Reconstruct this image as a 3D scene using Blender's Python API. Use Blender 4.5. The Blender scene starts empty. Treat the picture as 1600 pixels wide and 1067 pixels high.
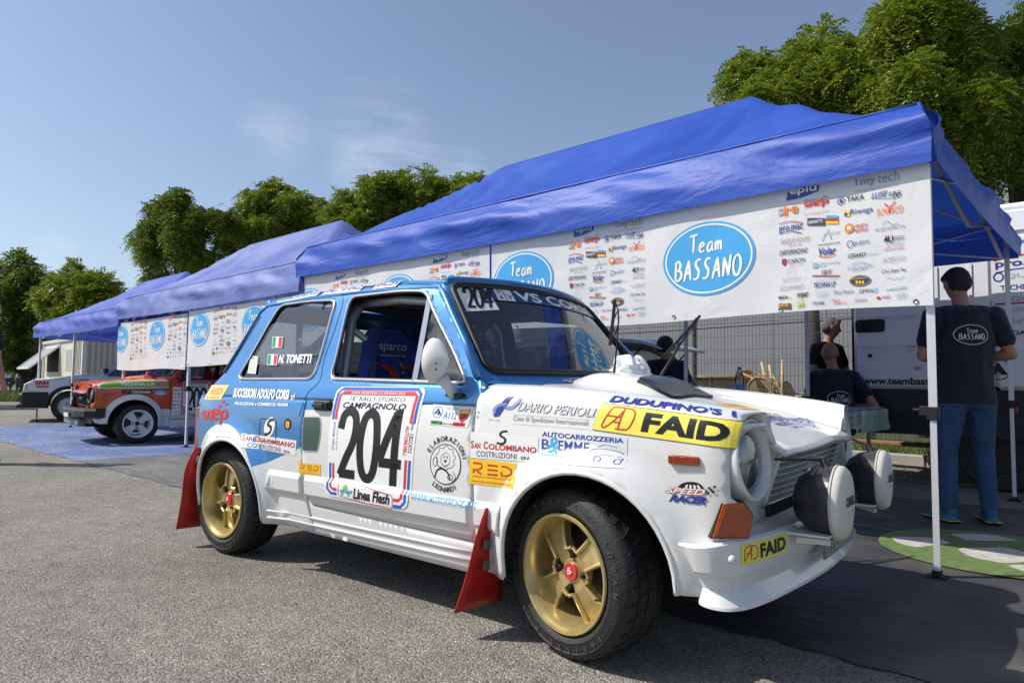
import bpy, bmesh, math, random
import numpy as np
from mathutils import Vector, Matrix
from mathutils.geometry import delaunay_2d_cdt
random.seed(7); rng = np.random.default_rng(7)
R_ = math.radians
sc = bpy.context.scene
col = sc.collection

# ---------------------------------------------------------------- camera, sky, sun, exposure
CAM = np.array([1.195, -2.53, .848]); FOC = 1067.0
_y, _t, _r = R_(38.011), R_(3.519), R_(.681)
FW = np.array([-math.sin(_y)*math.cos(_t), math.cos(_y)*math.cos(_t), math.sin(_t)])
_rt = np.array([math.cos(_y), math.sin(_y), 0.]); _up = np.cross(_rt, FW)
RT = math.cos(_r)*_rt + math.sin(_r)*_up
UP = -math.sin(_r)*_rt + math.cos(_r)*_up
cd = bpy.data.cameras.new('camera'); cam = bpy.data.objects.new('camera', cd); col.objects.link(cam)
cd.lens = 24.0; cd.sensor_width = 36; cd.clip_start = .05; cd.clip_end = 4000
cam.matrix_world = Matrix(((RT[0], UP[0], -FW[0], CAM[0]), (RT[1], UP[1], -FW[1], CAM[1]), (RT[2], UP[2], -FW[2], CAM[2]), (0, 0, 0, 1)))
sc.camera = cam
SUN_AZ, SUN_EL = R_(38), R_(48)      # direction the light travels towards, in plan; height of the sun
sd = np.array([math.cos(SUN_AZ)*math.cos(SUN_EL), math.sin(SUN_AZ)*math.cos(SUN_EL), -math.sin(SUN_EL)])
w = bpy.data.worlds.new('World'); sc.world = w; w.use_nodes = True
nt = w.node_tree; N = nt.nodes; L = nt.links
bg = N['Background']; sky = N.new('ShaderNodeTexSky'); sky.sky_type = 'NISHITA'; sky.sun_disc = False
sky.sun_elevation = SUN_EL
sky.sun_rotation = math.atan2(-sd[0], -sd[1])
sky.air_density = 1.0; sky.dust_density = 1.5; sky.ozone_density = 3.2; sky.altitude = 100
bg.inputs[1].default_value = .110
# thin high cirrus wisps
tc = N.new('ShaderNodeTexCoord'); mp = N.new('ShaderNodeMapping'); mp.inputs['Scale'].default_value = (1.0, 1.0, 5.0)
nz = N.new('ShaderNodeTexNoise'); nz.inputs['Scale'].default_value = 6; nz.inputs['Detail'].default_value = 9; nz.inputs['Roughness'].default_value = .62
L.new(tc.outputs['Generated'], mp.inputs[0]); L.new(mp.outputs[0], nz.inputs[0])
r1 = N.new('ShaderNodeMapRange'); r1.inputs[1].default_value = .42; r1.inputs[2].default_value = .80; L.new(nz.outputs[0], r1.inputs[0])
prev = None
for px_, py_, rad in ((432, 210, .055), (590, 205, .085), (650, 240, .06), (720, 268, .045), (560, 265, .05), (85, 395, .03)):
    d_ = FW + RT*(px_-800)/FOC + UP*(533.5-py_)/FOC; d_ /= np.linalg.norm(d_)
    ds = N.new('ShaderNodeVectorMath'); ds.operation = 'DISTANCE'; L.new(tc.outputs['Generated'], ds.inputs[0]); ds.inputs[1].default_value = tuple(float(v_) for v_ in d_)
    rm_ = N.new('ShaderNodeMapRange'); rm_.inputs[1].default_value = 0; rm_.inputs[2].default_value = rad; rm_.inputs[3].default_value = 1; rm_.inputs[4].default_value = 0; L.new(ds.outputs['Value'], rm_.inputs[0])
    if prev is None: prev = rm_.outputs[0]
    else:
        ad_ = N.new('ShaderNodeMath'); ad_.use_clamp = True; L.new(prev, ad_.inputs[0]); L.new(rm_.outputs[0], ad_.inputs[1]); prev = ad_.outputs[0]
mu = N.new('ShaderNodeMath'); mu.operation = 'MULTIPLY'; L.new(r1.outputs[0], mu.inputs[0]); L.new(prev, mu.inputs[1])
mu2 = N.new('ShaderNodeMath'); mu2.operation = 'MULTIPLY'; mu2.inputs[1].default_value = .30; L.new(mu.outputs[0], mu2.inputs[0])
mx = N.new('ShaderNodeMix'); mx.data_type = 'RGBA'; L.new(mu2.outputs[0], mx.inputs['Factor']); hsv = N.new('ShaderNodeHueSaturation'); hsv.inputs['Saturation'].default_value = .87; L.new(sky.outputs[0], hsv.inputs['Color']); L.new(hsv.outputs[0], mx.inputs['A'])
mx.inputs['B'].default_value = (8.5, 9, 9.8, 1); L.new(mx.outputs['Result'], bg.inputs[0])
sl = bpy.data.lights.new('sun', 'SUN'); sl.energy = 4.0; sl.angle = R_(.53); sl.color = (1, .95, .87)
so = bpy.data.objects.new('sun', sl); col.objects.link(so)
so.rotation_euler = Vector(tuple(sd)).to_track_quat('-Z', 'Y').to_euler(); so.location = (0, 0, 20)
sc.view_settings.view_transform = 'Standard'; sc.view_settings.look = 'None'; sc.view_settings.gamma = 1
sc.view_settings.exposure = 0.38; sc.view_settings.use_curve_mapping = False
sc.render.engine = 'CYCLES'

# ---------------------------------------------------------------- measuring helpers: sight lines of the surveyed camera
def ray(px, py):
    return FW + RT*(px-800)/FOC + UP*(533.5-py)/FOC
def at(px, py, axis, val):
    d = ray(px, py); return CAM + d*((val-CAM[axis])/d[axis])
def ground(px, py, z=0.): return at(px, py, 2, z)
def proj(P):
    d = np.asarray(P) - CAM; z = d @ FW
    return 800+FOC*(d @ RT)/z, 533.5-FOC*(d @ UP)/z
TA = np.array([.787, 1.112, 0.]); TD = np.array([-.99693, .07834, 0.]); TN = np.array([.07834, .99693, 0.])   # tent row: origin, along, away
def tp(u, off, z): return TA + TD*u + TN*off + np.array([0, 0, z])
def tpick(px, py, off=0.):
    r = ray(px, py); o = TA + TN*off; P = CAM + r*((o-CAM) @ TN/(r @ TN)); return float((P-TA) @ TD), float(P[2])

# ---------------------------------------------------------------- objects
def tag(o, label=None, cat=None, group=None, kind=None):
    if label: o['label'] = label
    if cat: o['category'] = cat
    if group: o['group'] = group
    if kind: o['kind'] = kind
    return o
def empty(name, label, cat, loc=(0, 0, 0), rz=0, group=None):
    o = bpy.data.objects.new(name, None); col.objects.link(o); o.location = tuple(loc); o.rotation_euler = (0, 0, rz)
    o.empty_display_size = .1
    return tag(o, label, cat, group)
def link(name, me, parent=None, label=None):
    o = bpy.data.objects.new(name, me); col.objects.link(o)
    if parent is not None: o.parent = parent
    if label: o['label'] = label
    return o
def mesh(name, V, F, mats, parent=None, smooth=False, mi=None, label=None, sharp=None):
    me = bpy.data.meshes.new(name)
    me.from_pydata([tuple(map(float, v)) for v in V], [], [tuple(int(i) for i in f) for f in F])
    if not isinstance(mats, (list, tuple)): mats = [mats]
    for m in mats: me.materials.append(m)
    if mi is not None: me.polygons.foreach_set('material_index', np.asarray(mi, dtype=np.int32))
    if smooth:
        me.polygons.foreach_set('use_smooth', [True]*len(me.polygons))
        if sharp: me.set_sharp_from_angle(angle=R_(sharp))
    me.validate(); me.update()
    return link(name, me, parent, label)
def quads_mesh(name, V, mat, parent=None, k=4):      # V: (n*k,3) array, each k verts one face
    n = len(V)//k; me = bpy.data.meshes.new(name)
    me.vertices.add(n*k); me.vertices.foreach_set('co', np.ascontiguousarray(V, dtype=np.float32).ravel())
    me.loops.add(n*k); me.loops.foreach_set('vertex_index', np.arange(n*k, dtype=np.int32))
    me.polygons.add(n); me.polygons.foreach_set('loop_start', np.arange(0, n*k, k, dtype=np.int32))
    me.polygons.foreach_set('loop_total', np.full(n, k, dtype=np.int32))
    me.materials.append(mat); me.update(calc_edges=True); return link(name, me, parent)
class MB:
    def __init__(s): s.V = []; s.F = []; s.M = []
    def add(s, V, F, m=0):
        b = len(s.V); s.V += [tuple(map(float, v)) for v in V]; s.F += [tuple(i+b for i in f) for f in F]; s.M += [m]*len(F); return s
    def box(s, c, d, rz=0, m=0, R=None, bev=0):
        x, y, z = d[0]/2, d[1]/2, d[2]/2
        if bev:
            b = min(bev, x*.9, y*.9, z*.9); V = []
            for sx in (-1, 1):
                for sy in (-1, 1):
                    for sz in (-1, 1):
                        V += [(sx*x, sy*(y-b), sz*(z-b)), (sx*(x-b), sy*y, sz*(z-b)), (sx*(x-b), sy*(y-b), sz*z)]
            bm = bmesh.new(); vs = [bm.verts.new(v) for v in V]; r = bmesh.ops.convex_hull(bm, input=vs)
            bm.verts.index_update(); V = [tuple(v.co) for v in bm.verts]; F = [tuple(v.index for v in f.verts) for f in bm.faces]; bm.free()
        else:
            V = [(i, j, k) for i in (-x, x) for j in (-y, y) for k in (-z, z)]
            F = [(0, 1, 3, 2), (4, 6, 7, 5), (0, 4, 5, 1), (2, 3, 7, 6), (0, 2, 6, 4), (1, 5, 7, 3)]
        M = Matrix(R) if R is not None else Matrix.Rotation(rz, 3, 'Z')
        V = [tuple((M @ Vector(v)) + Vector(tuple(c))) for v in V]
        return s.add(V, F, m)
    def bar(s, a, b, w, h=None, m=0, up=(0, 0, 1)):
        h = h or w; a = Vector(tuple(a)); b = Vector(tuple(b)); d = b-a; l = d.length
        if l < 1e-6: return s
        z = d.normalized(); x = z.cross(Vector(up))
        if x.length < 1e-4: x = z.cross(Vector((1, 0, 0)))
        x.normalize(); y = z.cross(x); M = Matrix((x, y, z)).transposed()
        return s.box((a+b)/2, (w, h, l), R=M, m=m)
    def tube(s, P, r, n=10, m=0, closed=False, caps=True, sc2=1.0):
        P = [Vector(tuple(p)) for p in P]; K = len(P); rr = r if hasattr(r, '__len__') else [r]*K
        b = []; prev = None
        for i, p in enumerate(P):
            if closed: t = P[(i+1) % K]-P[i-1]
            else: t = P[min(i+1, K-1)]-P[max(i-1, 0)]
            t = t.normalized() if t.length > 1e-9 else Vector((0, 0, 1))
            if prev is None:
                x = t.orthogonal().normalized()
            else:
                x = prev - t*prev.dot(t); x = x.normalized() if x.length > 1e-6 else t.orthogonal().normalized()
            prev = x; y = t.cross(x)
            b += [p + x*(math.cos(a)*rr[i]) + y*(math.sin(a)*rr[i]*sc2) for a in [2*math.pi*j/n for j in range(n)]]
        F = []
        for i in range(K if closed else K-1):
            for j in range(n):
                F.append((i*n+j, i*n+(j+1) % n, ((i+1) % K)*n+(j+1) % n, ((i+1) % K)*n+j))
        if caps and not closed: F += [tuple(range(n-1, -1, -1)), tuple((K-1)*n+j for j in range(n))]
        return s.add(b, F, m)
    def lathe(s, prof, n=32, M=None, m=0, closed=False, a0=0, a1=2*math.pi):
        # prof: (r, h) about local z
        full = abs(a1-a0-2*math.pi) < 1e-6; K = len(prof); V = []; cnt = n if full else n+1
        for j in range(cnt):
            a = a0+(a1-a0)*j/n
            V += [Vector((r*math.cos(a), r*math.sin(a), h)) for r, h in prof]
        if M is not None: V = [M @ v for v in V]
        F = []
        for j in range(n):
            j2 = (j+1) % cnt
            for i in range(K-1+(1 if closed else 0)):
                i2 = (i+1) % K; F.append((j*K+i, j2*K+i, j2*K+i2, j*K+i2))
        return s.add(V, F, m)
    def prism(s, poly, h0, h1, M=None, m=0, m2=None):      # polygon in local xy, extruded in z
        n = len(poly); V = [Vector((x, y, h0)) for x, y in poly]+[Vector((x, y, h1)) for x, y in poly]
        if M is not None: V = [M @ v for v in V]
        s.add(V, [tuple(range(n-1, -1, -1))]+[tuple(range(n, 2*n))]+[(i, (i+1) % n, n+(i+1) % n, n+i) for i in range(n)], m); return s
    def build(s, name, mats, parent=None, smooth=False, sharp=None, label=None):
        return mesh(name, s.V, s.F, mats, parent, smooth, s.M if isinstance(mats, (list, tuple)) else None, label, sharp)
def xf(loc, rz=0, rx=0, ry=0):
    return Matrix.Translation(Vector(tuple(loc))) @ Matrix.Rotation(rz, 4, 'Z') @ Matrix.Rotation(ry, 4, 'Y') @ Matrix.Rotation(rx, 4, 'X')
def grid(name, f, nu, nv, mat, parent=None, smooth=True, label=None, mi=None):
    V = [f(i/nu, j/nv) for j in range(nv+1) for i in range(nu+1)]
    F = [(j*(nu+1)+i, j*(nu+1)+i+1, (j+1)*(nu+1)+i+1, (j+1)*(nu+1)+i) for j in range(nv) for i in range(nu)]
    return mesh(name, V, F, mat, parent, smooth, mi, label)
def thick(o, t, off=-1):
    md = o.modifiers.new('thickness', 'SOLIDIFY'); md.thickness = t; md.offset = off; return o
def copy_tree(o, parent=None):
    c = o.copy(); col.objects.link(c); c.parent = parent
    for ch in [x for x in bpy.data.objects if x.parent == o]: copy_tree(ch, c)
    return c

# ---------------------------------------------------------------- materials
_mc = {}
def mat(name, c=(.5, .5, .5), rough=.5, metal=0, coat=0, bump=0, bscale=200, var=0, vscale=8, trans=0, alpha=1, ior=1.45, emit=0, spec=.5, sheen=0, coords='Object', detail=4, vcol=None, bscale2=None):
    if name in _mc: return _mc[name]
    m = bpy.data.materials.new(name); m.use_nodes = True; n = m.node_tree.nodes; l = m.node_tree.links
    b = n['Principled BSDF']; b.inputs['Base Color'].default_value = (*c, 1); b.inputs['Roughness'].default_value = rough
    b.inputs['Metallic'].default_value = metal; b.inputs['Coat Weight'].default_value = coat; b.inputs['Coat Roughness'].default_value = .04
    b.inputs['IOR'].default_value = ior; b.inputs['Transmission Weight'].default_value = trans; b.inputs['Alpha'].default_value = alpha
    b.inputs['Specular IOR Level'].default_value = spec; b.inputs['Sheen Weight'].default_value = sheen
    if emit: b.inputs['Emission Color'].default_value = (*c, 1); b.inputs['Emission Strength'].default_value = emit
    tc = n.new('ShaderNodeTexCoord')
    if var:
        t = n.new('ShaderNodeTexNoise'); t.inputs['Scale'].default_value = vscale; t.inputs['Detail'].default_value = detail; l.new(tc.outputs[coords], t.inputs[0])
        mr = n.new('ShaderNodeMapRange'); mr.inputs[1].default_value = .3; mr.inputs[2].default_value = .7; l.new(t.outputs[0], mr.inputs[0])
        mix = n.new('ShaderNodeMix'); mix.data_type = 'RGBA'
        c2 = vcol or tuple(x*(1-var) for x in c)
        mix.inputs['A'].default_value = (*c2, 1); mix.inputs['B'].default_value = (*[min(1, x*(1+var*.6)) for x in c], 1) if not vcol else (*c, 1)
        l.new(mr.outputs[0], mix.inputs['Factor']); l.new(mix.outputs['Result'], b.inputs['Base Color'])
        rr = n.new('ShaderNodeMapRange'); rr.inputs[3].default_value = max(.02, rough-.08); rr.inputs[4].default_value = min(1, rough+.1); l.new(t.outputs[0], rr.inputs[0]); l.new(rr.outputs[0], b.inputs['Roughness'])
    if bump:
        t = n.new('ShaderNodeTexNoise'); t.inputs['Scale'].default_value = bscale; t.inputs['Detail'].default_value = 5; l.new(tc.outputs[coords], t.inputs[0])
        bp = n.new('ShaderNodeBump'); bp.inputs['Strength'].default_value = min(1, bump); bp.inputs['Distance'].default_value = .01*max(1, bump); l.new(t.outputs[0], bp.inputs['Height']); l.new(bp.outputs[0], b.inputs['Normal'])
    _mc[name] = m; return m
def ink(r, g, b, rough=.3):
    k = 'print_%02x%02x%02x' % (int(r*255), int(g*255), int(b*255)); return mat(k, (r, g, b), rough)
def glassy(name, c, mixf, rough=.02):       # thin pane: mostly see-through with true reflections
    if name in _mc: return _mc[name]
    m = bpy.data.materials.new(name); m.use_nodes = True; n = m.node_tree.nodes; l = m.node_tree.links; n.remove(n['Principled BSDF'])
    tr = n.new('ShaderNodeBsdfTransparent'); tr.inputs[0].default_value = (*c, 1); gl = n.new('ShaderNodeBsdfGlossy'); gl.inputs['Roughness'].default_value = rough
    fr = n.new('ShaderNodeFresnel'); fr.inputs[0].default_value = 1.5; mm = n.new('ShaderNodeMath'); mm.operation = 'ADD'; mm.inputs[1].default_value = mixf; mm.use_clamp = True
    l.new(fr.outputs[0], mm.inputs[0]); mx = n.new('ShaderNodeMixShader'); l.new(mm.outputs[0], mx.inputs[0]); l.new(tr.outputs[0], mx.inputs[1]); l.new(gl.outputs[0], mx.inputs[2])
    l.new(mx.outputs[0], n['Material Output'].inputs[0]); _mc[name] = m; return m

WHITE = mat('white_paint', (.71, .71, .705), .28, coat=.6, var=.05, vscale=2.5, vcol=(.655, .65, .635))
BLUE = mat('light_blue_metallic_paint', (.045, .22, .52), .30, metal=.35, coat=.9, var=.06, vscale=4)
BLACKP = mat('black_plastic', (.012, .012, .013), .45, bump=.15, bscale=300)
RUBBER = mat('tyre_rubber', (.022, .021, .021), .62, bump=.3, bscale=120, var=.35, vscale=14)
SEAL = mat('black_rubber_seal', (.01, .01, .011), .5)
CHROME = mat('bright_trim', (.75, .75, .76), .18, metal=1)
STEEL = mat('grey_steel', (.35, .36, .38), .35, metal=.9)
GOLD = mat('gold_wheel_paint', (.58, .45, .19), .31, metal=.65, coat=.3, var=.12, vscale=20)
DARK = mat('dark_interior', (.012, .012, .013), .8)
ORANGE_L = mat('amber_lens', (.34, .055, .006), .14, coat=1, bump=.4, bscale=90)
RED_L = mat('red_lens', (.5, .01, .01), .15, coat=1)
REDRUB = mat('red_mudflap', (.42, .012, .012), .42, bump=.2, bscale=40, var=.25, vscale=12)
GLASS = glassy('window_glass', (.55, .60, .60), .05)
GLASS_D = glassy('tinted_glass', (.42, .47, .47), .10)
LAMPG = glassy('lamp_glass', (.97, .98, .98), .16, .10)
MIRR = mat('reflector', (.70, .72, .74), .45, metal=.35)

# ---------------------------------------------------------------- flat print: 2D art laid on a surface
_tx = {}
def text2d(s, bold=0., shear=0., spacing=1.0):
    k = (s, bold, shear, spacing)
    if k in _tx: return _tx[k]
    cu = bpy.data.curves.new('t', 'FONT'); cu.body = s; cu.size = 1; cu.offset = bold; cu.shear = shear; cu.space_character = spacing; cu.resolution_u = 3
    o = bpy.data.objects.new('t', cu); col.objects.link(o)
    dg = bpy.context.evaluated_depsgraph_get(); me = o.evaluated_get(dg).to_mesh()
    V = np.array([(v.co.x, v.co.y) for v in me.vertices]) if len(me.vertices) else np.zeros((0, 2)); F = [tuple(p.vertices) for p in me.polygons]
    o.evaluated_get(dg).to_mesh_clear(); bpy.data.objects.remove(o); bpy.data.curves.remove(cu)
    if len(V):
        lo = V.min(0); hi = V.max(0); asp = (hi[0]-lo[0])/max(1e-6, hi[1]-lo[1]); V = (V-lo)/(hi-lo+1e-9)
    else: asp = 1
    _tx[k] = (V, F, asp); return _tx[k]
def stroke2d(pts, w, closed=False):
    P = [np.array(p, float) for p in pts]; K = len(P); V = []; F = []
    ww = w if hasattr(w, '__len__') else [w]*K
    for i in range(K):
        a = P[i-1] if (i > 0 or closed) else P[i]; b = P[(i+1) % K] if (i < K-1 or closed) else P[i]
        t = b-a; t = t/(np.linalg.norm(t)+1e-9); n = np.array([-t[1], t[0]]); V += [P[i]+n*ww[i]/2, P[i]-n*ww[i]/2]
    for i in range(K if closed else K-1):
        j = (i+1) % K; F.append((2*i, 2*i+1, 2*j+1, 2*j))
    return np.array(V), F
def circ(cx, cy, rx, ry, n=40, a0=0, a1=360):
    return [(cx+rx*math.cos(R_(a0+(a1-a0)*i/n)), cy+ry*math.sin(R_(a0+(a1-a0)*i/n))) for i in range(n+(0 if a1-a0 == 360 else 1))]
HAND = {  # brush lettering: strokes in a unit cell
 'T': [[(.05, .93), (.5, .97), (1.0, 1.0)], [(.52, .97), (.50, .5), (.42, .0)]],
 'e': [[(.1, .33), (.55, .40), (.8, .52), (.6, .66), (.3, .55), (.15, .25), (.35, .04), (.85, .12)]],
 'a': [[(.85, .62), (.45, .62), (.12, .3), (.25, .03), (.6, .15), (.82, .6)], [(.82, .6), (.75, .2), (.95, .03)]],
 'm': [[(.05, .6), (.08, .03)], [(.08, .35), (.3, .64), (.42, .5), (.42, .05)], [(.42, .35), (.68, .64), (.82, .48), (.85, .12), (1.0, .05)]],
 'B': [[(.2, .95), (.08, .03)], [(.02, .88), (.5, 1.0), (.75, .8), (.55, .55), (.2, .5)], [(.2, .5), (.7, .5), (.85, .25), (.5, .03), (.08, .03)]],
 'A': [[(.0, -.05), (.3, .5), (.62, 1.0)], [(.62, 1.0), (.72, .5), (.85, .0)], [(.12, .3), (.55, .38), (.9, .42)]],
 'S': [[(.95, .95), (.6, 1.0), (.3, .8), (.42, .6), (.68, .42), (.6, .12), (.25, .0), (.0, .06)]],
 'N': [[(.08, .0), (.22, .95)], [(.22, .95), (.5, .5), (.7, .03)], [(.7, .03), (.98, 1.05)]],
 'O': [[(.5, 1.0), (.2, .8), (.08, .4), (.25, .05), (.6, .05), (.9, .4), (.9, .8), (.65, 1.0), (.45, .98)]]}
def smoothline(p, k=4):
    P = [np.array(q, float) for q in p]; P = [2*P[0]-P[1]]+P+[2*P[-1]-P[-2]]; out = []
    for i in range(1, len(P)-2):
        for j in range(k):
            t = j/k; out.append(.5*((2*P[i])+(-P[i-1]+P[i+1])*t+(2*P[i-1]-5*P[i]+4*P[i+1]-P[i+2])*t*t+(-P[i-1]+3*P[i]-3*P[i+1]+P[i+2])*t**3))
    out.append(P[-2]); return out
class Art:
    """2D art in metres on a local sheet (x right, y up), later laid onto any surface function."""
    def __init__(s): s.it = []
    def raw(s, V, F, c, layer=1): s.it.append((np.asarray(V, float), F, c, layer)); return s
    def rect(s, x0, y0, x1, y1, c, layer=0): return s.raw([(x0, y0), (x1, y0), (x1, y1), (x0, y1)], [(0, 1, 2, 3)], c, layer)
    def poly(s, P, c, layer=1):
        n = len(P); vs = [Vector(p) for p in P]
        r = delaunay_2d_cdt(vs, [(i, (i+1) % n) for i in range(n)], [list(range(n))], 1, 1e-6)
        return s.raw([tuple(v) for v in r[0]], [tuple(f) for f in r[2]], c, layer)
    def ell(s, cx, cy, rx, ry, c, layer=1, n=48): return s.raw(circ(cx, cy, rx, ry, n), [tuple(range(n))], c, layer)
    def line(s, P, w, c, layer=1, closed=False, sm=0):
        if sm: P = smoothline(P, sm)
        V, F = stroke2d(P, w, closed); return s.raw(V, F, c, layer)
    def ring(s, cx, cy, rx, ry, w, c, layer=1, n=48): V, F = stroke2d(circ(cx, cy, rx, ry, n), w, True); return s.raw(V, F, c, layer)
    def text(s, t, x0, y0, x1, y1, c, layer=1, bold=0., shear=0., rot=0, spacing=1.0, keep=False):
        V, F, asp = text2d(t, bold, shear, spacing)
        if not len(V): return s
        if rot == 90: V = np.stack([1-V[:, 1], V[:, 0]], 1)
        if rot == -90: V = np.stack([V[:, 1], 1-V[:, 0]], 1)
        return s.raw(np.stack([x0+(x1-x0)*V[:, 0], y0+(y1-y0)*V[:, 1]], 1), F, c, layer)
    def arc_text(s, t, cx, cy, r, a0, a1, h, c, layer=1, bold=0.02, inward=False):
        n = len(t)
        for i, ch in enumerate(t):
            if ch == ' ': continue
            V, F, asp = text2d(ch, bold); a = R_(a0+(a1-a0)*(i+.5)/n); ww = h*min(asp, .95)
            X = (V[:, 0]-.5)*ww; Y = (V[:, 1]-.5)*h
            if not inward: ex = np.array([math.sin(a), -math.cos(a)]); ey = np.array([math.cos(a), math.sin(a)])
            else: ex = np.array([-math.sin(a), math.cos(a)]); ey = np.array([-math.cos(a), -math.sin(a)])
            o = np.array([cx+r*math.cos(a), cy+r*math.sin(a)]); s.raw(o+X[:, None]*ex+Y[:, None]*ey, F, c, layer)
        return s
    def hand(s, t, x0, y0, x1, y1, c, w, layer=2, lower=None):
        n = len(t); cw = (x1-x0)/n
        for i, ch in enumerate(t):
            for st in HAND.get(ch, []):
                P = [(x0+cw*(i+.08+.84*q[0]), y0+(y1-y0)*q[1]) for q in st]
                P = smoothline(P, 4); K = len(P); s.raw(*stroke2d(P, [w*(.65+.5*math.sin(math.pi*(j+.5)/K)) for j in range(K)]), c, layer)
        return s
    def add(s, o, dx=0, dy=0, k=1.0, dl=0):
        for V, F, c, l in o.it: s.it.append((V*k+np.array([dx, dy]), F, c, l+dl))
        return s
    def lay(s, name, f, parent=None, label=None, eps=.0012, step=None, lift=.0014):
        """f(x,y)->(point, normal); pieces are cut into cells no larger than step so they follow curvature"""
        mats = []; V3 = []; FF = []; MI = []
        for V, F, c, l in s.it:
            if c not in mats: mats.append(c)
            mi = mats.index(c)
            if step:
                bm = bmesh.new(); vs = [bm.verts.new((float(v[0]), float(v[1]), 0)) for v in V]
                for q in F:
                    try: bm.faces.new([vs[i] for i in q])
                    except Exception: pass
                lo = V.min(0); hi = V.max(0)
                for ax in (0, 1):
                    k = math.floor(lo[ax]/step)+1
                    while k*step < hi[ax]:
                        co = [0, 0, 0]; co[ax] = k*step; no = [0, 0, 0]; no[ax] = 1
                        bmesh.ops.bisect_plane(bm, geom=bm.verts[:]+bm.edges[:]+bm.faces[:], plane_co=co, plane_no=no, dist=1e-7); k += 1
                bm.verts.index_update(); V = np.array([(v.co.x, v.co.y) for v in bm.verts]); F = [tuple(v.index for v in q.verts) for q in bm.faces]; bm.free()
            b = len(V3)
            for x, y in V:
                p, n = f(x, y); V3.append(tuple(p+n*(lift+eps*l)))
            FF += [tuple(i+b for i in q) for q in F]; MI += [mi]*len(F)
        return mesh(name, V3, FF, mats or [DARK], parent, False, MI, label)

# ---------------------------------------------------------------- curved sheets and panels
def ci(xs, ys, x):
    if x <= xs[0]: return ys[0]
    if x >= xs[-1]: return ys[-1]
    i = 0
    while xs[i+1] < x: i += 1
    h = xs[i+1]-xs[i]; t = (x-xs[i])/h
    m0 = (ys[i+1]-ys[i-1])/(xs[i+1]-xs[i-1])*h if i > 0 else (ys[i+1]-ys[i])
    m1 = (ys[i+2]-ys[i])/(xs[i+2]-xs[i])*h if i < len(xs)-2 else (ys[i+1]-ys[i])
    return (2*t**3-3*t*t+1)*ys[i]+(t**3-2*t*t+t)*m0+(-2*t**3+3*t*t)*ys[i+1]+(t**3-t*t)*m1
def sst(a, b, x):
    if a > b: return 1-sst(b, a, x)
    t = min(1, max(0, (x-a)/(b-a))); return t*t*(3-2*t)
class Surf:
    def __init__(s, f, u0, u1, v0, v1, flip=1, n=36):
        s.f = f; s.b = (u0, u1, v0, v1); s.flip = flip; s.g = None; s.n = n
    def pn(s, u, v):
        p = s.f(u, v); e = 1e-3; a = s.f(u+e, v)-p; b = s.f(u, v+e)-p; n = np.cross(a, b)*s.flip
        return p, n/(np.linalg.norm(n)+1e-12)
    def pick(s, px, py):
        u0, u1, v0, v1 = s.b
        if s.g is None:
            s.g = [(u, v, *proj(s.f(u, v))) for u in np.linspace(u0, u1, s.n) for v in np.linspace(v0, v1, s.n)]
            s.g = np.array(s.g)
        k = np.argmin((s.g[:, 2]-px)**2+(s.g[:, 3]-py)**2); u, v = s.g[k, 0], s.g[k, 1]
        for _ in range(12):
            a = np.array(proj(s.f(u, v))); e = 1e-4
            J = np.stack([(np.array(proj(s.f(u+e, v)))-a)/e, (np.array(proj(s.f(u, v+e)))-a)/e], 1)
            try: d = np.linalg.solve(J, np.array([px, py])-a)
            except Exception: break
            d = np.clip(d, -.1, .1); u += d[0]; v += d[1]
            if abs(d).max() < 1e-6: break
        return float(u), float(v)
    def picks(s, P): return [s.pick(*p) for p in P]
    def quad(s, tl, tr, br, bl, W=1., H=1., uv=False):
        """sheet function for art of size W x H spanning the four corners"""
        c = [np.array(q if uv else s.pick(*q)) for q in (bl, br, tr, tl)]
        def f(x, y):
            a = x/W; b = y/H; q = c[0]*(1-a)*(1-b)+c[1]*a*(1-b)+c[2]*a*b+c[3]*(1-a)*b
            return s.pn(q[0], q[1])
        return f
def inpoly(P, poly):
    x, y = P; r = False; n = len(poly); j = n-1
    for i in range(n):
        xi, yi = poly[i]; xj, yj = poly[j]
        if (yi > y) != (yj > y) and x < (xj-xi)*(y-yi)/(yj-yi)+xi: r = not r
        j = i
    return r
def dense(loop, d=.02, closed=True):
    out = []; n = len(loop)
    for i in range(n if closed else n-1):
        a = np.array(loop[i]); b = np.array(loop[(i+1) % n]); k = max(1, int(np.linalg.norm(b-a)/d))
        out += [tuple(a+(b-a)*j/k) for j in range(k)]
    if not closed: out.append(tuple(loop[-1]))
    return out
def rnd(loop, r=.03, k=4):      # round the corners of a closed loop
    out = []; n = len(loop)
    for i in range(n):
        p = np.array(loop[i], float); a = np.array(loop[i-1], float); b = np.array(loop[(i+1) % n], float)
        la = np.linalg.norm(a-p); lb = np.linalg.norm(b-p); q = min(r, la*.45, lb*.45); A = p+(a-p)/la*q; B = p+(b-p)/lb*q
        for j in range(k+1):
            t = j/k; out.append(tuple(A*(1-t)**2+2*p*t*(1-t)+B*t*t))
    return out
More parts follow.
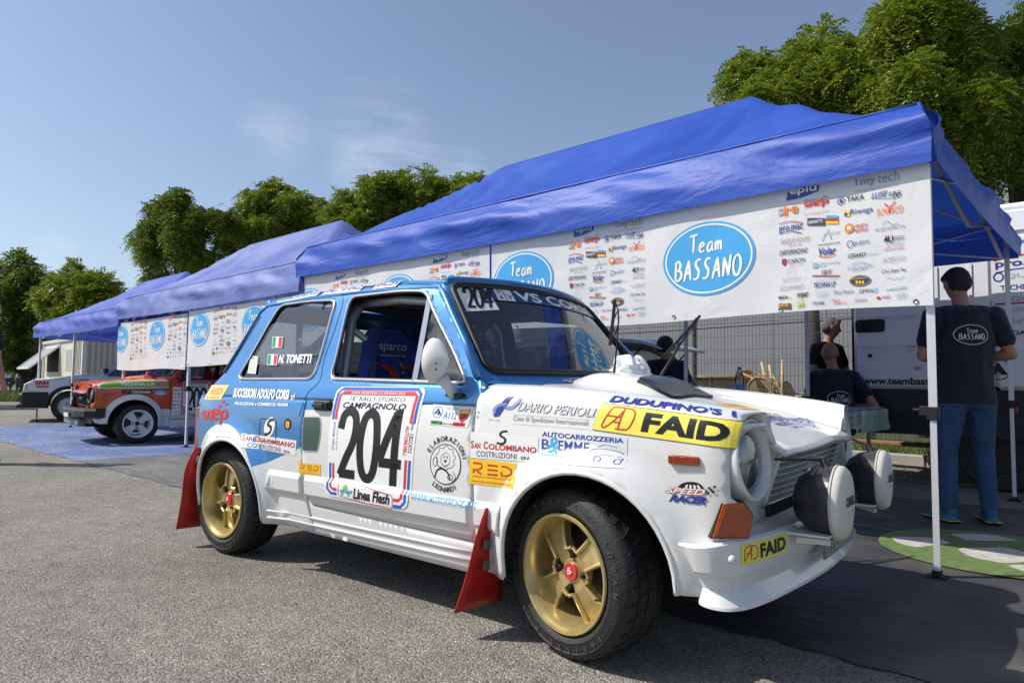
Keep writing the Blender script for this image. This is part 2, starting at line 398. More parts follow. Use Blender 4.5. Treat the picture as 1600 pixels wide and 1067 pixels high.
def panel(name, S, outer, mats, parent, holes=(), lines=(), zone=None, step=.035, th=.006, mirror=False, flipn=False, label=None, off=0., both=True):
    """sheet-metal panel: outline and openings in (u,v); lines = paint break lines; zone(u,v)->material index"""
    V = []; E = []
    def addloop(lp, closed=True):
        lp = dense(lp, step*.8, closed); b = len(V); V.extend(lp); n = len(lp)
        for i in range(n if closed else n-1): E.append((b+i, b+(i+1) % n))
        return lp
    O = addloop(outer); H = [addloop(h) for h in holes]
    for ln in lines: addloop(ln, False)
    P = np.array(O); lo = P.min(0); hi = P.max(0)
    for i in range(int((hi[0]-lo[0])/step)+2):
        for j in range(int((hi[1]-lo[1])/step)+2):
            q = (lo[0]+(i+.5*(j % 2))*step, lo[1]+j*step)
            if inpoly(q, O) and not any(inpoly(q, h) for h in H): V.append(q)
    r = delaunay_2d_cdt([Vector(v) for v in V], E, [], 0, 1e-5)
    v2 = [tuple(v) for v in r[0]]; F = []; MI = []
    for t in r[2]:
        c = np.mean([v2[i] for i in t], 0)
        if inpoly(c, O) and not any(inpoly(c, h) for h in H):
            F.append(tuple(t)); MI.append(zone(c[0], c[1]) if zone else 0)
    used = sorted({i for f in F for i in f}); mp = {a: b for b, a in enumerate(used)}
    pts = []
    for i in used:
        if off: p, n = S.pn(*v2[i]); pts.append(p+n*off)
        else: pts.append(S.f(*v2[i]))
    F = [tuple(mp[i] for i in f) for f in F]
    # orient along the surface normal
    a, b, c = (pts[i] for i in F[len(F)//2]); _, n = S.pn(*v2[used[F[len(F)//2][0]]])
    if np.cross(b-a, c-a) @ n < 0: F = [f[::-1] for f in F]
    o = mesh(name, pts, F, mats, parent, True, MI, label)
    if th: thick(o, th)
    if mirror:
        F2 = [f[::-1] for f in F]; P2 = [(p[0], -p[1], p[2]) for p in pts]
        o2 = mesh(name, P2, F2, mats, parent, True, MI, label)
        if th: thick(o2, th)
        return o, o2
    return o
def edge_tube(name, S, loop, r, m, parent, closed=True, off=0., d=.02, n=8, mirror=False, sc2=1., mb=None):
    P = [(lambda q: q[0]+q[1]*off)(S.pn(*p)) for p in dense(loop, d, closed)]
    b = mb or MB(); b.tube(P, r, n=n, closed=closed, sc2=sc2)
    if mirror: b.tube([(p[0], -p[1], p[2]) for p in P], r, n=n, closed=closed, sc2=sc2)
    return b if mb else b.build(name, m, parent, True)

def islands(me):
    n = len(me.vertices); p = list(range(n))
    def f(a):
        while p[a] != a: p[a] = p[p[a]]; a = p[a]
        return a
    for e in me.edges:
        a, b = f(e.vertices[0]), f(e.vertices[1])
        if a != b: p[a] = b
    return [f(i) for i in range(n)]
def split_sides(o):
    """one mesh holding a left and a right piece becomes two objects"""
    me = o.data; isl = islands(me); lab = {}
    ys = {}
    for i, r in enumerate(isl): ys.setdefault(r, []).append(me.vertices[i].co.y)
    side = {r: (1 if sum(v)/len(v) > 0 else 0) for r, v in ys.items()}
    if len(set(side.values())) < 2: return
    for s in (0, 1):
        F = [p for p in me.polygons if side[isl[p.vertices[0]]] == s]; used = sorted({i for p in F for i in p.vertices}); mp = {a: b for b, a in enumerate(used)}
        m2 = bpy.data.meshes.new(o.name); m2.from_pydata([tuple(me.vertices[i].co) for i in used], [], [tuple(mp[i] for i in p.vertices) for p in F])
        for m in me.materials: m2.materials.append(m)
        m2.polygons.foreach_set('material_index', [p.material_index for p in F]); m2.polygons.foreach_set('use_smooth', [p.use_smooth for p in F]); m2.update()
        if s == 0: new0 = m2
        else:
            o2 = bpy.data.objects.new(o.name.split('.')[0], m2); col.objects.link(o2); o2.parent = o.parent
            for md in o.modifiers: q = o2.modifiers.new(md.name, md.type); q.thickness = md.thickness; q.offset = md.offset
    o.data = new0
# ---------------------------------------------------------------- body surfaces of the small hatchback (car axes: x forward, y left, z up; origin below the front axle)
PZ = [.12, .20, .30, .45, .60, .72, .80, .86, .95, 1.05, 1.15, 1.24]
PY = [.690, .702, .716, .731, .738, .731, .713, .688, .655, .625, .596, .563]
ARF = (.074, .283, .300); ARR = (-1.925, .272, .292)
def flare(x, z):
    s = 0
    for cx, cz, r in (ARF, ARR):
        d = math.hypot(x-cx, z-cz)-r
        if z < cz: d = abs(x-cx)-r
        if d < .13: s = max(s, .042*(1-sst(-.0, .085, d)))
    return s
def taper(x): return .030*sst(.05, .5, x)+.075*(1-math.sqrt(max(0, 1-(max(0, x-.44)/.105)**2)))*(1 if x > .44 else 0)+.03*sst(-2.1, -2.35, x)
def yS(x, z): return -(ci(PZ, PY, z)-taper(x)+flare(x, z)*(1 if z < .7 else 0))
def zr(x): return ci([-.45, -.1, .2, .5, .6], [.845, .838, .815, .778, .758], x)
def zc(x): return ci([-.45, -.3, 0, .2, .45, .6], [.855, .838, .803, .768, .706, .662], x)
def fF(x, V):
    zs = zr(x)-.10
    if V <= zs: return np.array([x, yS(x, V), V])
    t = V-zs; y0 = -yS(x, zs); r = zr(x); c = zc(x); k = y0-.7305
    T = [0, .04, .08, .12, .16, .22, .28, .36, .80]
    Y = [y0, y0-.005, y0-.022, y0-.054, .640+k, .580+k, .52+k*.6, .44, 0]
    Z = [zs, zs+.04, zs+.074, zs+.096, r+.003, r, r+(c-r)*.55, c, c+.014]
    return np.array([x, -ci(T, Y, t), ci(T, Z, t)])
FRONT = Surf(fF, -.42, .54, .16, .9, 1, 40)
def vF(x, t): return zr(x)-.10+t
def drop(x): return .022*sst(-1.0, -.62, x)+.018*sst(-1.5, -1.95, x)
TT = [1.24, 1.265, 1.285, 1.31, 1.36, 1.50, 1.80]
def fC(x, V):
    if V <= 1.24: return np.array([x, yS(x, V), V-drop(x)*sst(.9, 1.24, V)])
    return np.array([x, -ci(TT, [.563, .548, .530, .505, .455, .32, 0.], V), ci(TT, [1.24, 1.261, 1.274, 1.284, 1.293, 1.306, 1.315], V)-drop(x)])
CAB = Surf(fC, -2.33, -.30, .16, 1.45, 1, 50)
def fW(yn, t):
    hw = .688+(.560-.688)*t; return np.array([-.30-.325*t-.095*yn*yn, yn*hw, .852+.403*t+.022*(1-yn*yn)*max(0, t)])
WIN = Surf(fW, -1, 1, 0, 1, 1, 40)
RXZ = [(-1.955, 1.232, .563), (-1.99, 1.20, .575), (-2.135, .86, .675), (-2.27, .775, .690), (-2.315, .755, .695), (-2.325, .72, .70), (-2.325, .42, .70), (-2.29, .26, .685)]
def fR(yn, t):
    ts = [0, .08, .5, .64, .69, .72, .93, 1.0]; return np.array([ci(ts, [q[0] for q in RXZ], t)-.03*(1-yn*yn), yn*ci(ts, [q[2] for q in RXZ], t), ci(ts, [q[1] for q in RXZ], t)])
TAIL = Surf(fR, -1, 1, 0, 1, -1, 30)
def fN(yn, t):      # nose: t 0 bottom .. 1 top
    return np.array([.500+.062*t-.025*yn*yn-.02*(1-t)-.03*max(0, abs(yn)-.8)/.2, yn*.668, .36+t*(.298+.085*sst(.56, .74, abs(yn)))])
NOSE = Surf(fN, -1, 1, 0, 1, 1, 30)

TPX = {}
def arch_loop(c, z0, n=22, lower=.16):
    cx, cz, r = c; L = [(cx+r, lower), (cx+r, cz)] + [(cx+r*math.cos(a), cz+r*math.sin(a)) for a in [math.pi*i/n for i in range(1, n)]] + [(cx-r, cz), (cx-r, lower)]
    return L
def wheel(parent, x, y, side, steer=0, style='gold', R=.262, w=.185, spin=8):
    """side -1: near/right side of the car. Local axis z of the wheel points outward."""
    M = Matrix.Translation((x, y, R)) @ Matrix.Rotation(steer, 4, 'Z') @ Matrix.Rotation(R_(90)*(1 if side < 0 else -1), 4, 'X')
    rc = {'gold': GOLD, 'white': mat('white_wheel_paint', (.75, .75, .74), .35), 'grey': mat('silver_wheel_paint', (.45, .46, .48), .35, metal=.7)}[style]
    h = w/2; rr = .180
    t = MB(); prof = [(rr-.012, -h+.012), (rr+.004, -h+.002), (rr+.03, -h-.004), (R-.025, -h+.000), (R-.006, -h+.016), (R-.001, -h+.04), (R, -.05), (R, -.047), (R-.008, -.046), (R-.008, -.041), (R, -.040), (R, -.004), (R-.008, -.003), (R-.008, .003), (R, .004), (R, .040), (R-.008, .041), (R-.008, .046), (R, .047), (R-.001, h-.04), (R-.006, h-.016), (R-.012, h-.008), (R-.022, h-.001), (R-.026, h+.002), (R-.029, h-.001), (R-.04, h+.004), (rr+.028, h+.004), (rr+.024, h+.0062), (rr+.020, h+.004), (rr+.006, h-.003), (rr+.002, h-.010), (rr-.012, h-.014)]
    t.lathe(prof, 64, M); ty = t.build('tyre', RUBBER, parent, True, 50)
    # tread cuts: thin raised ribs crossing the shoulder, real geometry
    if style == 'gold':
        g = MB()
        for k in range(34):
            a = 2*math.pi*k/34
            P = [M @ Vector(((R+.0005)*math.cos(a+d), (R+.0005)*math.sin(a+d), z)) for d, z in ((0, h-.018), (.05, h-.045), (.13, .02), (.16, -.02))]
            g.tube(P, .0028, n=4, caps=False)
        link_g = g.build('tread_groove', SEAL, ty)
        art = Art(); art.arc_text('ADVAN   160/530 R13   RALLY RADIAL   ', 0, 0, .222, 400, 40, .017, mat('moulded_rubber', (.06, .058, .056), .7), bold=.03)
        art.lay('sidewall_lettering', lambda a, b: (np.array(M @ Vector((a, b, h+.0035))), np.array(M.to_3x3() @ Vector((0, 0, 1)))), ty)
    b = MB()
    b.lathe([(rr, h-.006), (rr+.004, h+.001), (rr+.001, h+.006), (rr-.007, h+.005), (rr-.012, h-.004), (rr-.018, h-.012), (rr-.024, h-.05), (rr-.034, h-.085), (rr-.040, h-.12), (rr-.03, -h+.02), (rr+.0, -h+.008), (rr-.002, -h+.014), (rr-.036, -h+.03), (rr-.044, h-.125)], 64, M)
    rim = b.build('rim', rc, parent, True, 45)
    s = MB(); zf = h-.052; ro = rr-.026
    for k in range(4):
        a = R_(45+90*k+spin); q = M @ Matrix.Rotation(a, 4, 'Z')
        # plate, dished: wide at the rim, narrow towards the hub
        for (r0, w0, z0), (r1, w1, z1) in (((.030, .022, zf+.008), (.062, .026, zf+.012)), ((.062, .026, zf+.012), (.105, .033, zf+.006)), ((.105, .033, zf+.006), (ro+.006, .052, zf-.012))):
            V = [(r0, -w0, z0), (r1, -w1, z1), (r1, w1, z1), (r0, w0, z0), (r0, -w0, z0-.03), (r1, -w1, z1-.03), (r1, w1, z1-.03), (r0, w0, z0-.03)]
            s.add([q @ Vector(v) for v in V], [(0, 1, 2, 3), (7, 6, 5, 4), (0, 4, 5, 1), (3, 2, 6, 7)])
        for sg in (-1, 1):
            s.tube([q @ Vector(v) for v in ((ro+.008, sg*.054, zf-.008), (.106, sg*.036, zf+.010), (.062, sg*.029, zf+.018), (.056, sg*.052, zf+.016))], [.007, .0075, .0075, .007], n=8)
        # ring segment joining neighbouring ribs round the nut pocket
    s.lathe([(0, zf+.012), (.036, zf+.012), (.040, zf+.004), (.058, zf+.000), (.060, zf-.02), (0, zf-.02)], 32, M)
    sp = s.build('wheel_spokes', rc, parent, True, 40)
    nb = MB(); 
    for k in range(4):
        a = R_(90*k+spin); q = M @ Matrix.Rotation(a, 4, 'Z') @ Matrix.Translation((.050, 0, 0))
        nb.lathe([(0, zf+.022), (.006, zf+.022), (.0085, zf+.018), (.0085, zf-.002)], 6, q)
    nb.build('wheel_nut', STEEL if style != 'gold' else BLACKP, sp)
    c = MB(); c.lathe([(0, zf+.0195), (.026, zf+.019), (.029, zf+.016), (.029, zf)], 28, M); c.build('centre_cap', ink(.62, .03, .03) if style == 'gold' else DARK, sp, True, 40)
    if style == 'gold':
        e = Art(); e.ring(0, 0, .025, .025, .0022, STEEL, 1).line([(-.008, -.007), (.003, -.004), (.008, .002), (0, .004), (-.006, .008), (.004, .012)], .004, ink(.75, .72, .70), 2, sm=3)
        e.line([(-.01, .0), (-.002, .001)], .003, ink(.75, .72, .70), 2).lay('cap_emblem', lambda a, b_: (np.array(M @ Vector((a, b_, zf+.0196))), np.array(M.to_3x3() @ Vector((0, 0, 1)))), sp)
        v = MB(); v.tube([M @ Vector((.125, -.062, zf+.0)), M @ Vector((.115, -.058, zf+.028))], .0035, 8); v.build('tyre_valve', BLACKP, sp)
    d = MB(); d.lathe([(0, -.02), (.125, -.02), (.125, -.032), (0, -.032)], 32, M); d.build('brake_disc', mat('brake_disc', (.10, .095, .09), .5, metal=.8), parent)
    return ty

def small_hatch(root, st):
    """st: style dict"""
    main = st['main']; body = st['body']; white = st['lower']; mats = st['mats']
    # --- side panels ------------------------------------------------
    zone = st['zone']
    FA = arch_loop(ARF, 0); RA = arch_loop(ARR, 0)
    dx = -.372     # front shut line of the door
    g = .003
    # front wing: side and rolled top up to the bonnet joint
    bt = .345
    outer = [(dx+g, .205), (ARF[0]-ARF[2], .205)] + FA[1:-1][::-1] + [(ARF[0]+ARF[2], .272), (.445, .268), (.50, .285), (.535, .36), (.543, .45), (.543, .515), (.513, .545), (.511, vF(.51, -.02)), (.516, vF(.515, .05)), (.534, vF(.534, .10)), (.543, vF(.543, .18)), (.550, vF(.55, .27)), (.560, vF(.56, bt))]
    outer += [(x, vF(x, bt)) for x in np.linspace(.49, -.345, 14)] + [(-.345, vF(-.345, .16)), (dx+g, vF(dx, .05))]
    panel('front_wing', FRONT, outer, st['wing'], root, lines=st.get('wlines', ()), zone=st.get('wzone'), step=.028, mirror=True)
    # bonnet, one sheet over both halves
    def fB(u, v):   # u along x, v across -1..1
        x = u; s = abs(v); t = bt+.006+(1-s)*(.80-bt-.006); p = fF(x, vF(x, t)); q = np.array([p[0], abs(p[1])*(1 if v > 0 else -1), p[2]])
        # raised scoop humps ahead of the screen
        hump = .052*(1-sst(.15, .26, abs(q[1])))*sst(-.38, -.20, x)*(1-sst(-.03, .13, x))
        q[2] += hump+.006*(1-sst(.38, .43, abs(q[1]))); q[0] += (.035*(1-s*s) if x > .5 else 0)*sst(.5, .59, x); q[2] -= .012*sst(.54, .59, x)
        return q
    BON = Surf(fB, -.34, .59, -1, 1, 1, 30)
    bo = grid('bonnet', lambda a, b: fB(-.345+.935*a, -1+2*b), 44, 40, st['bonnet'], root); thick(bo, .012)
    # side, behind the door shut line
    rx = -1.352
    # door
    dr = [(dx-g, .225), (dx-g, .45), (dx-g-.004, .72), (dx-.002, .835), (-.388, .86)]
    apl = [(-.42-.292*k, .86+.375*k) for k in (.0, .5, 1.)]
    cab_front = [(-.352, .832), (-.392, .862), (-.50, 1.01), (-.60, 1.13), (-.70, 1.236)]
    winF = rnd([CAB.pick(516, 592), CAB.pick(549, 464), CAB.pick(667, 455), CAB.pick(730, 599)], .04) if main else TPX['wf']
    winR = rnd([CAB.pick(371, 592), CAB.pick(439, 477), CAB.pick(527, 469), CAB.pick(489, 592)], .045) if main else TPX['wr']
    if main: TPX['wf'] = winF; TPX['wr'] = winR
    # greenhouse frame panel: from belt to roof rail with both window openings
    up = [(-.372+.02, .838)] + [(-.392, .862), (-.50, 1.005), (-.60, 1.125), (-.70, 1.243), (-.705, 1.30)] + [(-1.95, 1.30), (-1.958, 1.245), (-1.985, 1.20), (-2.125, .875), (-2.24, .78), (-2.31, .758), (-2.31, .74), (rx, .74), (rx, .775)] + [(dx, .775)]
    lines = st['lines']
    qt = [(rx-g, .766), (rx-.004, .45), (-1.30, .205), (ARR[0]+ARR[2], .205)] + RA[1:-1] + [(ARR[0]-ARR[2], .23), (-2.26, .24), (-2.318, .40), (-2.318, .735), (-2.30, .766)]
    panel('cabin_side', CAB, [(-.352, .846)]+up[1:-4]+[(-2.31, .766), (-.352, .766)], [body, SEAL], root, holes=[winF, winR], step=.024, mirror=True)
    panel('rear_quarter', CAB, qt, mats, root, lines=lines, zone=zone, step=.032, mirror=True)
    panel('door', CAB, [(dx-g, .302), (dx-g, .766), (rx+g, .766), (rx+g-.004, .45), (-1.30, .322)], mats, root, lines=lines, zone=zone, step=.035, mirror=True)
    panel('sill', CAB, [(-.375, .298), (-1.30, .317), (-1.345, .40), (ARR[0]+ARR[2]+.0, .40), (ARR[0]+ARR[2]+.0, .20), (dx, .185), (dx, .298)][1:6]+[(dx, .298)], [white], root, step=.03, mirror=True, off=-.004)
    gp = [(467.5, 650), (480, 615.6), (495, 600.5), (502, 587.5), (508, 556), (527, 503), (536, 462), (545.6, 452.5), (561, 449), (667.5, 444.5), (683, 451.6), (699, 484), (730, 544), (749, 587.5), (752, 609)]
    if main: TPX['gp'] = smoothline([CAB.pick(*q) for q in gp], 4)
    m = MB()
    for sg in (-1, 1): m.tube([(p[0], -sg*p[1], p[2]) for p in [fC(*q) for q in TPX['gp']]], .0018, 6)
    m.build('door_gap', mat('shut_gap', (.01, .02, .03), .6), root)
    # arch lips
    for c in (ARF, ARR):
        lp = arch_loop(c, 0, lower=.215)
        if c is ARF: lp = [(ARF[0]+ARF[2]-.0, .27)]+lp[1:]
        edge_tube('wheel_arch_lip', CAB if c is ARR else FRONT, lp, .009, white, root, closed=False, off=-.004, mirror=True)
        # inner wheel housing
        m = MB(); cx, cz, r = c
        for sg in (-1, 1):
            m.lathe([(r+.004, 0), (r+.004, .30)], 26, xf((cx, sg*.74, cz), 0) @ Matrix.Rotation(R_(90 if sg > 0 else -90), 4, 'X'), a0=(0 if sg < 0 else 0) , a1=-math.pi if sg < 0 else math.pi)
            m.box((cx, sg*.44, .40), (2*r+.06, .01, .46))
        m.build('wheel_housing', DARK, root)
    # side moulding ledge: two stepped lengths, bevelled
    for a, b in ((dx-.012, rx+.012), (rx-.012, ARR[0]+ARR[2]+.03), (ARF[0]-ARF[2]-.012, dx+.008)):
        for sg in (-1, 1):
            V = []; F = []; n = 12
            sec = [(0, .446), (.004, .443), (.015, .424), (.016, .366), (.010, .354), (0, .350)]
            for i in range(n+1):
                x = a+(b-a)*(0 if i == 0 else 1 if i == n else .015+.97*(i-1)/(n-2)); e = .2 if i in (0, n) else 1
                V += [(x, sg*(-yS(x, z)-(flare(x, z) if 0 else 0)+d*e), z) for d, z in sec]
            k = len(sec)
            for i in range(n):
                F += [(i*k+j, i*k+j+1, (i+1)*k+j+1, (i+1)*k+j) for j in range(k-1)]
            F += [tuple(range(k)), tuple(n*k+j for j in range(k))]
            mesh('side_moulding', V, F, white, root)
    # lower sill step ridges
    for z, r in ((.262, .005), (.232, .006)):
        m = MB()
        for sg in (-1, 1): m.tube([(x, sg*(-yS(x, z)-.003), z) for x in np.linspace(dx-.03, ARR[0]+ARR[2]+.03, 10)], r, 6)
        m.build('sill_rib', white, root, True)
    # --- roof ----------------------------------------------------
    def roofx(y): return -.628-.092*(y/.56)**2
    def fRoof(a, b):
        s_ = 2*b-1; V = 1.30+.50*(1-abs(s_)); y = ci(TT, [.563, .548, .530, .505, .455, .32, 0.], V)
        x0 = -1.965-.02*(1-(y/.5)**2); x = x0+(roofx(y)-x0)*a; p = fC(x, V); return np.array([p[0], p[1] if s_ < 0 else -p[1], p[2]])
    rf = grid('roof', fRoof, 30, 30, body, root); thick(rf, .02)
    m = MB()
    for sg in (-1, 1):
        P = [fC(x, V) for x, V in [(-.40, .868), (-.50, 1.003), (-.60, 1.125), (-.685, 1.225), (-.72, 1.255), (-.80, 1.252), (-1.2, 1.250), (-1.7, 1.250), (-1.93, 1.250), (-1.975, 1.22), (-2.06, 1.02), (-2.12, .885)]]
        m.tube([(p[0], sg*abs(p[1])+sg*.002, p[2]) for p in P], [.013, .013, .013, .013, .011, .007, .007, .007, .007, .007, .008, .008], 8)
    m.build('rain_gutter', body, root, True)
    m = MB(); m.tube([fW(y, 1.03)+np.array([.0, 0, .002]) for y in np.linspace(-.93, .93, 24)], .010, 8); m.build('roof_edge', body, root, True); m = MB(); m.tube([fR(y, -.0)+np.array([-.012, 0, .012]) for y in np.linspace(-.95, .95, 16)], .02, 8); m.build('roof_edge', body, root, True)
    # --- windscreen -----------------------------------------------
    gl = rnd([(-.915, .095), (-.925, .962), (.925, .962), (.915, .095)], .09, 6)
    panel('screen_surround', WIN, [(-.985, -.02), (-.985, 1.0)]+[(y, 1.02) for y in np.linspace(-.8, .8, 9)]+[(.985, 1.0), (.985, -.02)], [body], root, holes=[gl], step=.06, th=.01)
    m = edge_tube('x', WIN, gl, .014, SEAL, root, off=.002, d=.04, mb=MB()) ; m.build('screen_seal', SEAL, root, True)
    P = panel('windscreen', WIN, gl, [GLASS_D if main else GLASS], root, step=.06, th=0, off=-.002)
    m = MB(); m.tube([fW(y, -.02) for y in np.linspace(-1, 1, 20)], .012, 6)
    def fcowl(a, b):
        yn = -1+2*a; q = fW(yn, .02); y = yn*.66; t = .36+(.80-.36)*(1-abs(y)/.44) if abs(y) < .44 else .16+(.66-abs(y))/.22*.20
        p = fF(-.335, vF(-.335, t)); p = np.array([-.33, y, p[2]-.006]); return q*(1-b)+p*b
    grid('cowl_panel', fcowl, 24, 4, body, root)
    m.build('cowl_edge', body, root, True)
    # --- tail -----------------------------------------------------
    hg = rnd([(-.84, .12), (.84, .12), (.88, .46), (-.88, .46)], .08)
    panel('tailgate', TAIL, [(-1, -.02), (1, -.02), (1, .93), (-1, .93)], mats[:1], root, holes=[hg], step=.06, th=.01, zone=lambda u, v: 0)
    panel('rear_window', TAIL, hg, [GLASS], root, step=.08, th=0, off=-.003)
    edge_tube('rear_window_seal', TAIL, hg, .012, SEAL, root, d=.05)
    m = MB(); m.box((-2.345, 0, .36), (.10, 1.36, .10), bev=.02); m.build('rear_bumper', white if main else BLACKP, root)
    for sg in (-1, 1):
        m = MB(); m.box((-2.334, sg*.60, .60), (.03, .15, .20), bev=.01); t = m.build('tail_lamp', RED_L, root)
        m = MB(); m.box((-2.322, sg*.700, .60), (.036, .018, .21), bev=.006); m.build('amber_segment', ORANGE_L, t)
    # C-pillar grille strips
    if 1:
        m = MB()
        for sg in (-1, 1):
            for k in range(26):
                t = k/25; x = -1.972-.138*t; z = 1.19-.285*t; p = fC(x, z)
                m.bar((p[0]-.012, sg*abs(p[1])+sg*.001, p[2]), (p[0]+.014, sg*(abs(p[1])+.004), p[2]-.004), .006, .005)
        m.build('pillar_vent', BLACKP, root)
    # --- windows ----------------------------------------------------
    for L_, nm in ((winF, 'door_window_frame'), (winR, 'quarter_window_frame')):
        edge_tube(nm, CAB, L_, .0075, CHROME if not st.get('blacktrim') else SEAL, root, mirror=True, off=.001)
        c = np.mean(L_, 0); ins = [tuple(c+(np.array(q)-c)*.975) for q in L_]
        m = MB()
        for sg in (-1, 1): m.tube([(p[0], -sg*p[1], p[2]) for p in [fC(*q) for q in dense(ins, .03)]], .006, 6, closed=True)
        m.build('window_rubber', SEAL, root)
    for sg in (-1, 1):
        S2 = CAB if sg < 0 else Surf(lambda u, v: fC(u, v)*np.array([1, -1, 1]), *CAB.b, -1)
        pg = panel('quarter_window', S2, winR, [GLASS_D], root, step=.06, th=0, off=-.006)
    # quarter light of the door: divider bar + small pane
    A = CAB.pick(648, 598); B = CAB.pick(673, 461)
    if main: TPX['ql'] = (A, B)
    A, B = TPX['ql']
    m = MB()
    for sg in (-1, 1): m.bar([v*(sg*-1 if i == 1 else 1) for i, v in enumerate(fC(*A))], [v*(sg*-1 if i == 1 else 1) for i, v in enumerate(fC(*B))], .022, .014)
    m.build('quarter_light_bar', CHROME if main else body, root)
    for sg in (-1, 1):
        S2 = CAB if sg < 0 else Surf(lambda u, v: fC(u, v)*np.array([1, -1, 1]), *CAB.b, -1)
        tri = [q for q in dense(winF, .03) if q[0] > A[0]+(B[0]-A[0])*(q[1]-A[1])/(B[1]-A[1])]
        panel('quarter_light', S2, tri, [GLASS_D], root, step=.06, th=0, off=-.005)
    # --- nose --------------------------------------------------------
    hl = [circ(sg*.81, .735, .150, .235, 28) for sg in (-1, 1)]
    gr = rnd([(-.585, .42), (-.56, .965), (.56, .965), (.585, .42)], .03)
    panel('nose_panel', NOSE, [(-1, .02), (-1, 1.0), (1, 1.0), (1, .02)], [st['bonnet']], root, holes=[hl[0], hl[1], gr], step=.05, th=.008)
    hc = st['bezel']
    for sg in (-1, 1):
        c = np.array([.527, sg*.566, .640]); M = xf(c) @ Matrix.Rotation(R_(90), 4, 'Y') @ Matrix.Rotation(R_(0), 4, 'Z')
        M = Matrix.Translation(tuple(c)) @ Matrix.Rotation(R_(sg*4), 4, 'Z') @ Matrix.Rotation(R_(84), 4, 'Y')
        b = MB(); b.lathe([(.116, -.06), (.118, -.004), (.1175, .006), (.115, .012), (.110, .014), (.106, .009), (.099, -.016), (.096, -.035)], 56, M)
        bz = b.build('headlight_bezel', hc, root, True, 60)
        b = MB(); b.lathe([(.097, -.020), (.094, -.014), (.082, -.004), (.05, .005), (0, .009)], 36, M); h = b.build('headlight', LAMPG, root, True)
        b = MB(); b.lathe([(.100, -.026), (.085, -.045), (.05, -.075), (.02, -.085), (0, -.085)], 32, M); b.build('reflector', MIRR, h, True)
        b = MB()
        for k in range(-7, 8):
            yk = k*.012; hh = math.sqrt(max(0, .09**2-yk**2)); b.bar(M @ Vector((-hh*.9, yk, -.004-abs(k)*.0022)), M @ Vector((hh*.9, yk, -.004-abs(k)*.0022)), .004, .003)
        b.build('lens_flute', LAMPG, h)
        b = MB(); b.lathe([(0, -.03), (.022, -.034), (.022, -.06)], 20, M); b.build('bulb_shield', CHROME, h, True)
    # grille: frame, dark back and seven blades with stays
    m = MB(); m.box((.46, 0, .58), (.012, .80, .22)); m.build('grille_back', DARK, root)
    gm = st['grille']
    nb = 8
    for k in range(nb):
        t = .46+.49*k/(nb-1); yw = .57-(t-.42)/.5*.02-.01
        m = MB(); n = 10; V = []
        for i in range(n+1):
            y = -yw+2*yw*i/n; p = fN(y, t); V += [p+np.array([-.016, 0, .003]), p+np.array([.003, 0, -.004]), p+np.array([.003, 0, -.008]), p+np.array([-.016, 0, -.001])]
        m.add(V, [(i*4+j, i*4+(j+1) % 4, (i+1)*4+(j+1) % 4, (i+1)*4+j) for i in range(n) for j in range(4)]); m.build('grille_slat', gm, root)
    m = MB()
    for y in np.linspace(-.5, .5, 9): m.bar(fN(y, .44)+np.array([-.02, 0, 0]), fN(y, .95)+np.array([-.02, 0, 0]), .008, .004)
    m.build('grille_stay', gm, root)
    edge_tube('grille_frame', NOSE, gr, .009, gm if st.get('blacktrim') else white, root, d=.05)
    if main:
        m = MB(); M = Matrix.Translation(tuple(fN(-.02, .64)+np.array([.004, 0, 0]))) @ Matrix.Rotation(R_(90), 4, 'Y'); m.lathe([(0, .008), (.020, .008), (.023, 0), (.023, -.01)], 24, M); bd = m.build('nose_badge', CHROME, root, True)
        m = MB(); m.lathe([(0, .0095), (.013, .0095), (.014, .007)], 20, M); m.build('badge_face', ink(.6, .04, .04), bd)
        m = MB()
        for sg in (-1, 1):
            m.box((.528, sg*.25, .475), (.012, .36, .030)); 
        for k in range(46): m.box((.535, -.43+k*.0190, .475), (.004, .004, .03))
        m.build('lower_air_slot', BLACKP, root)
    # corner indicators
    for sg in (-1, 1):
        poly = [(-.058, -.046), (-.030, .038), (-.022, .044), (.028, .046), (.052, .012), (.040, -.046)] if main else [(-.05, -.035), (-.05, .03), (.05, .03), (.05, -.035)]
        ang = R_(sg*50 if main else 0); c = Vector((.508, sg*.668, .487)) if main else Vector((.545, sg*.56, .455))
        nv = Vector((math.cos(ang), math.sin(ang), 0)); tx = Vector((0, 0, 1)).cross(nv); M = Matrix((tx, (0, 0, 1), nv)).transposed().to_4x4(); M.translation = c
        pl = [(x*(1 if sg < 0 else -1), y) for x, y in poly]; pl = pl[::-1] if sg < 0 else pl
        m = MB(); m.prism([(x*1.08, y*1.10) for x, y in pl], -.02, .012, M); h = m.build('indicator_housing', BLACKP, root)
        m = MB(); m.prism(pl, .012, .022, M); m.prism([(x*.9, y*.88) for x, y in pl], .022, .028, M); m.build('indicator_lens', ORANGE_L, h)
        m = MB(); x, z = .392, .640; y = -yS(x, z); m.box((x, sg*(y+.006), z), (.088, .014, .026), rz=sg*-.10, bev=.004); m.build('side_marker', ORANGE_L, root)
        if main:
            m = MB()
            for k in range(15): m.box((x-.040+k*.0057, sg*(y+.0138+(k-7)*-.0006), z), (.0018, .002, .020))
            m.build('marker_rib', mat('amber_dark', (.35, .06, .01), .3), root)
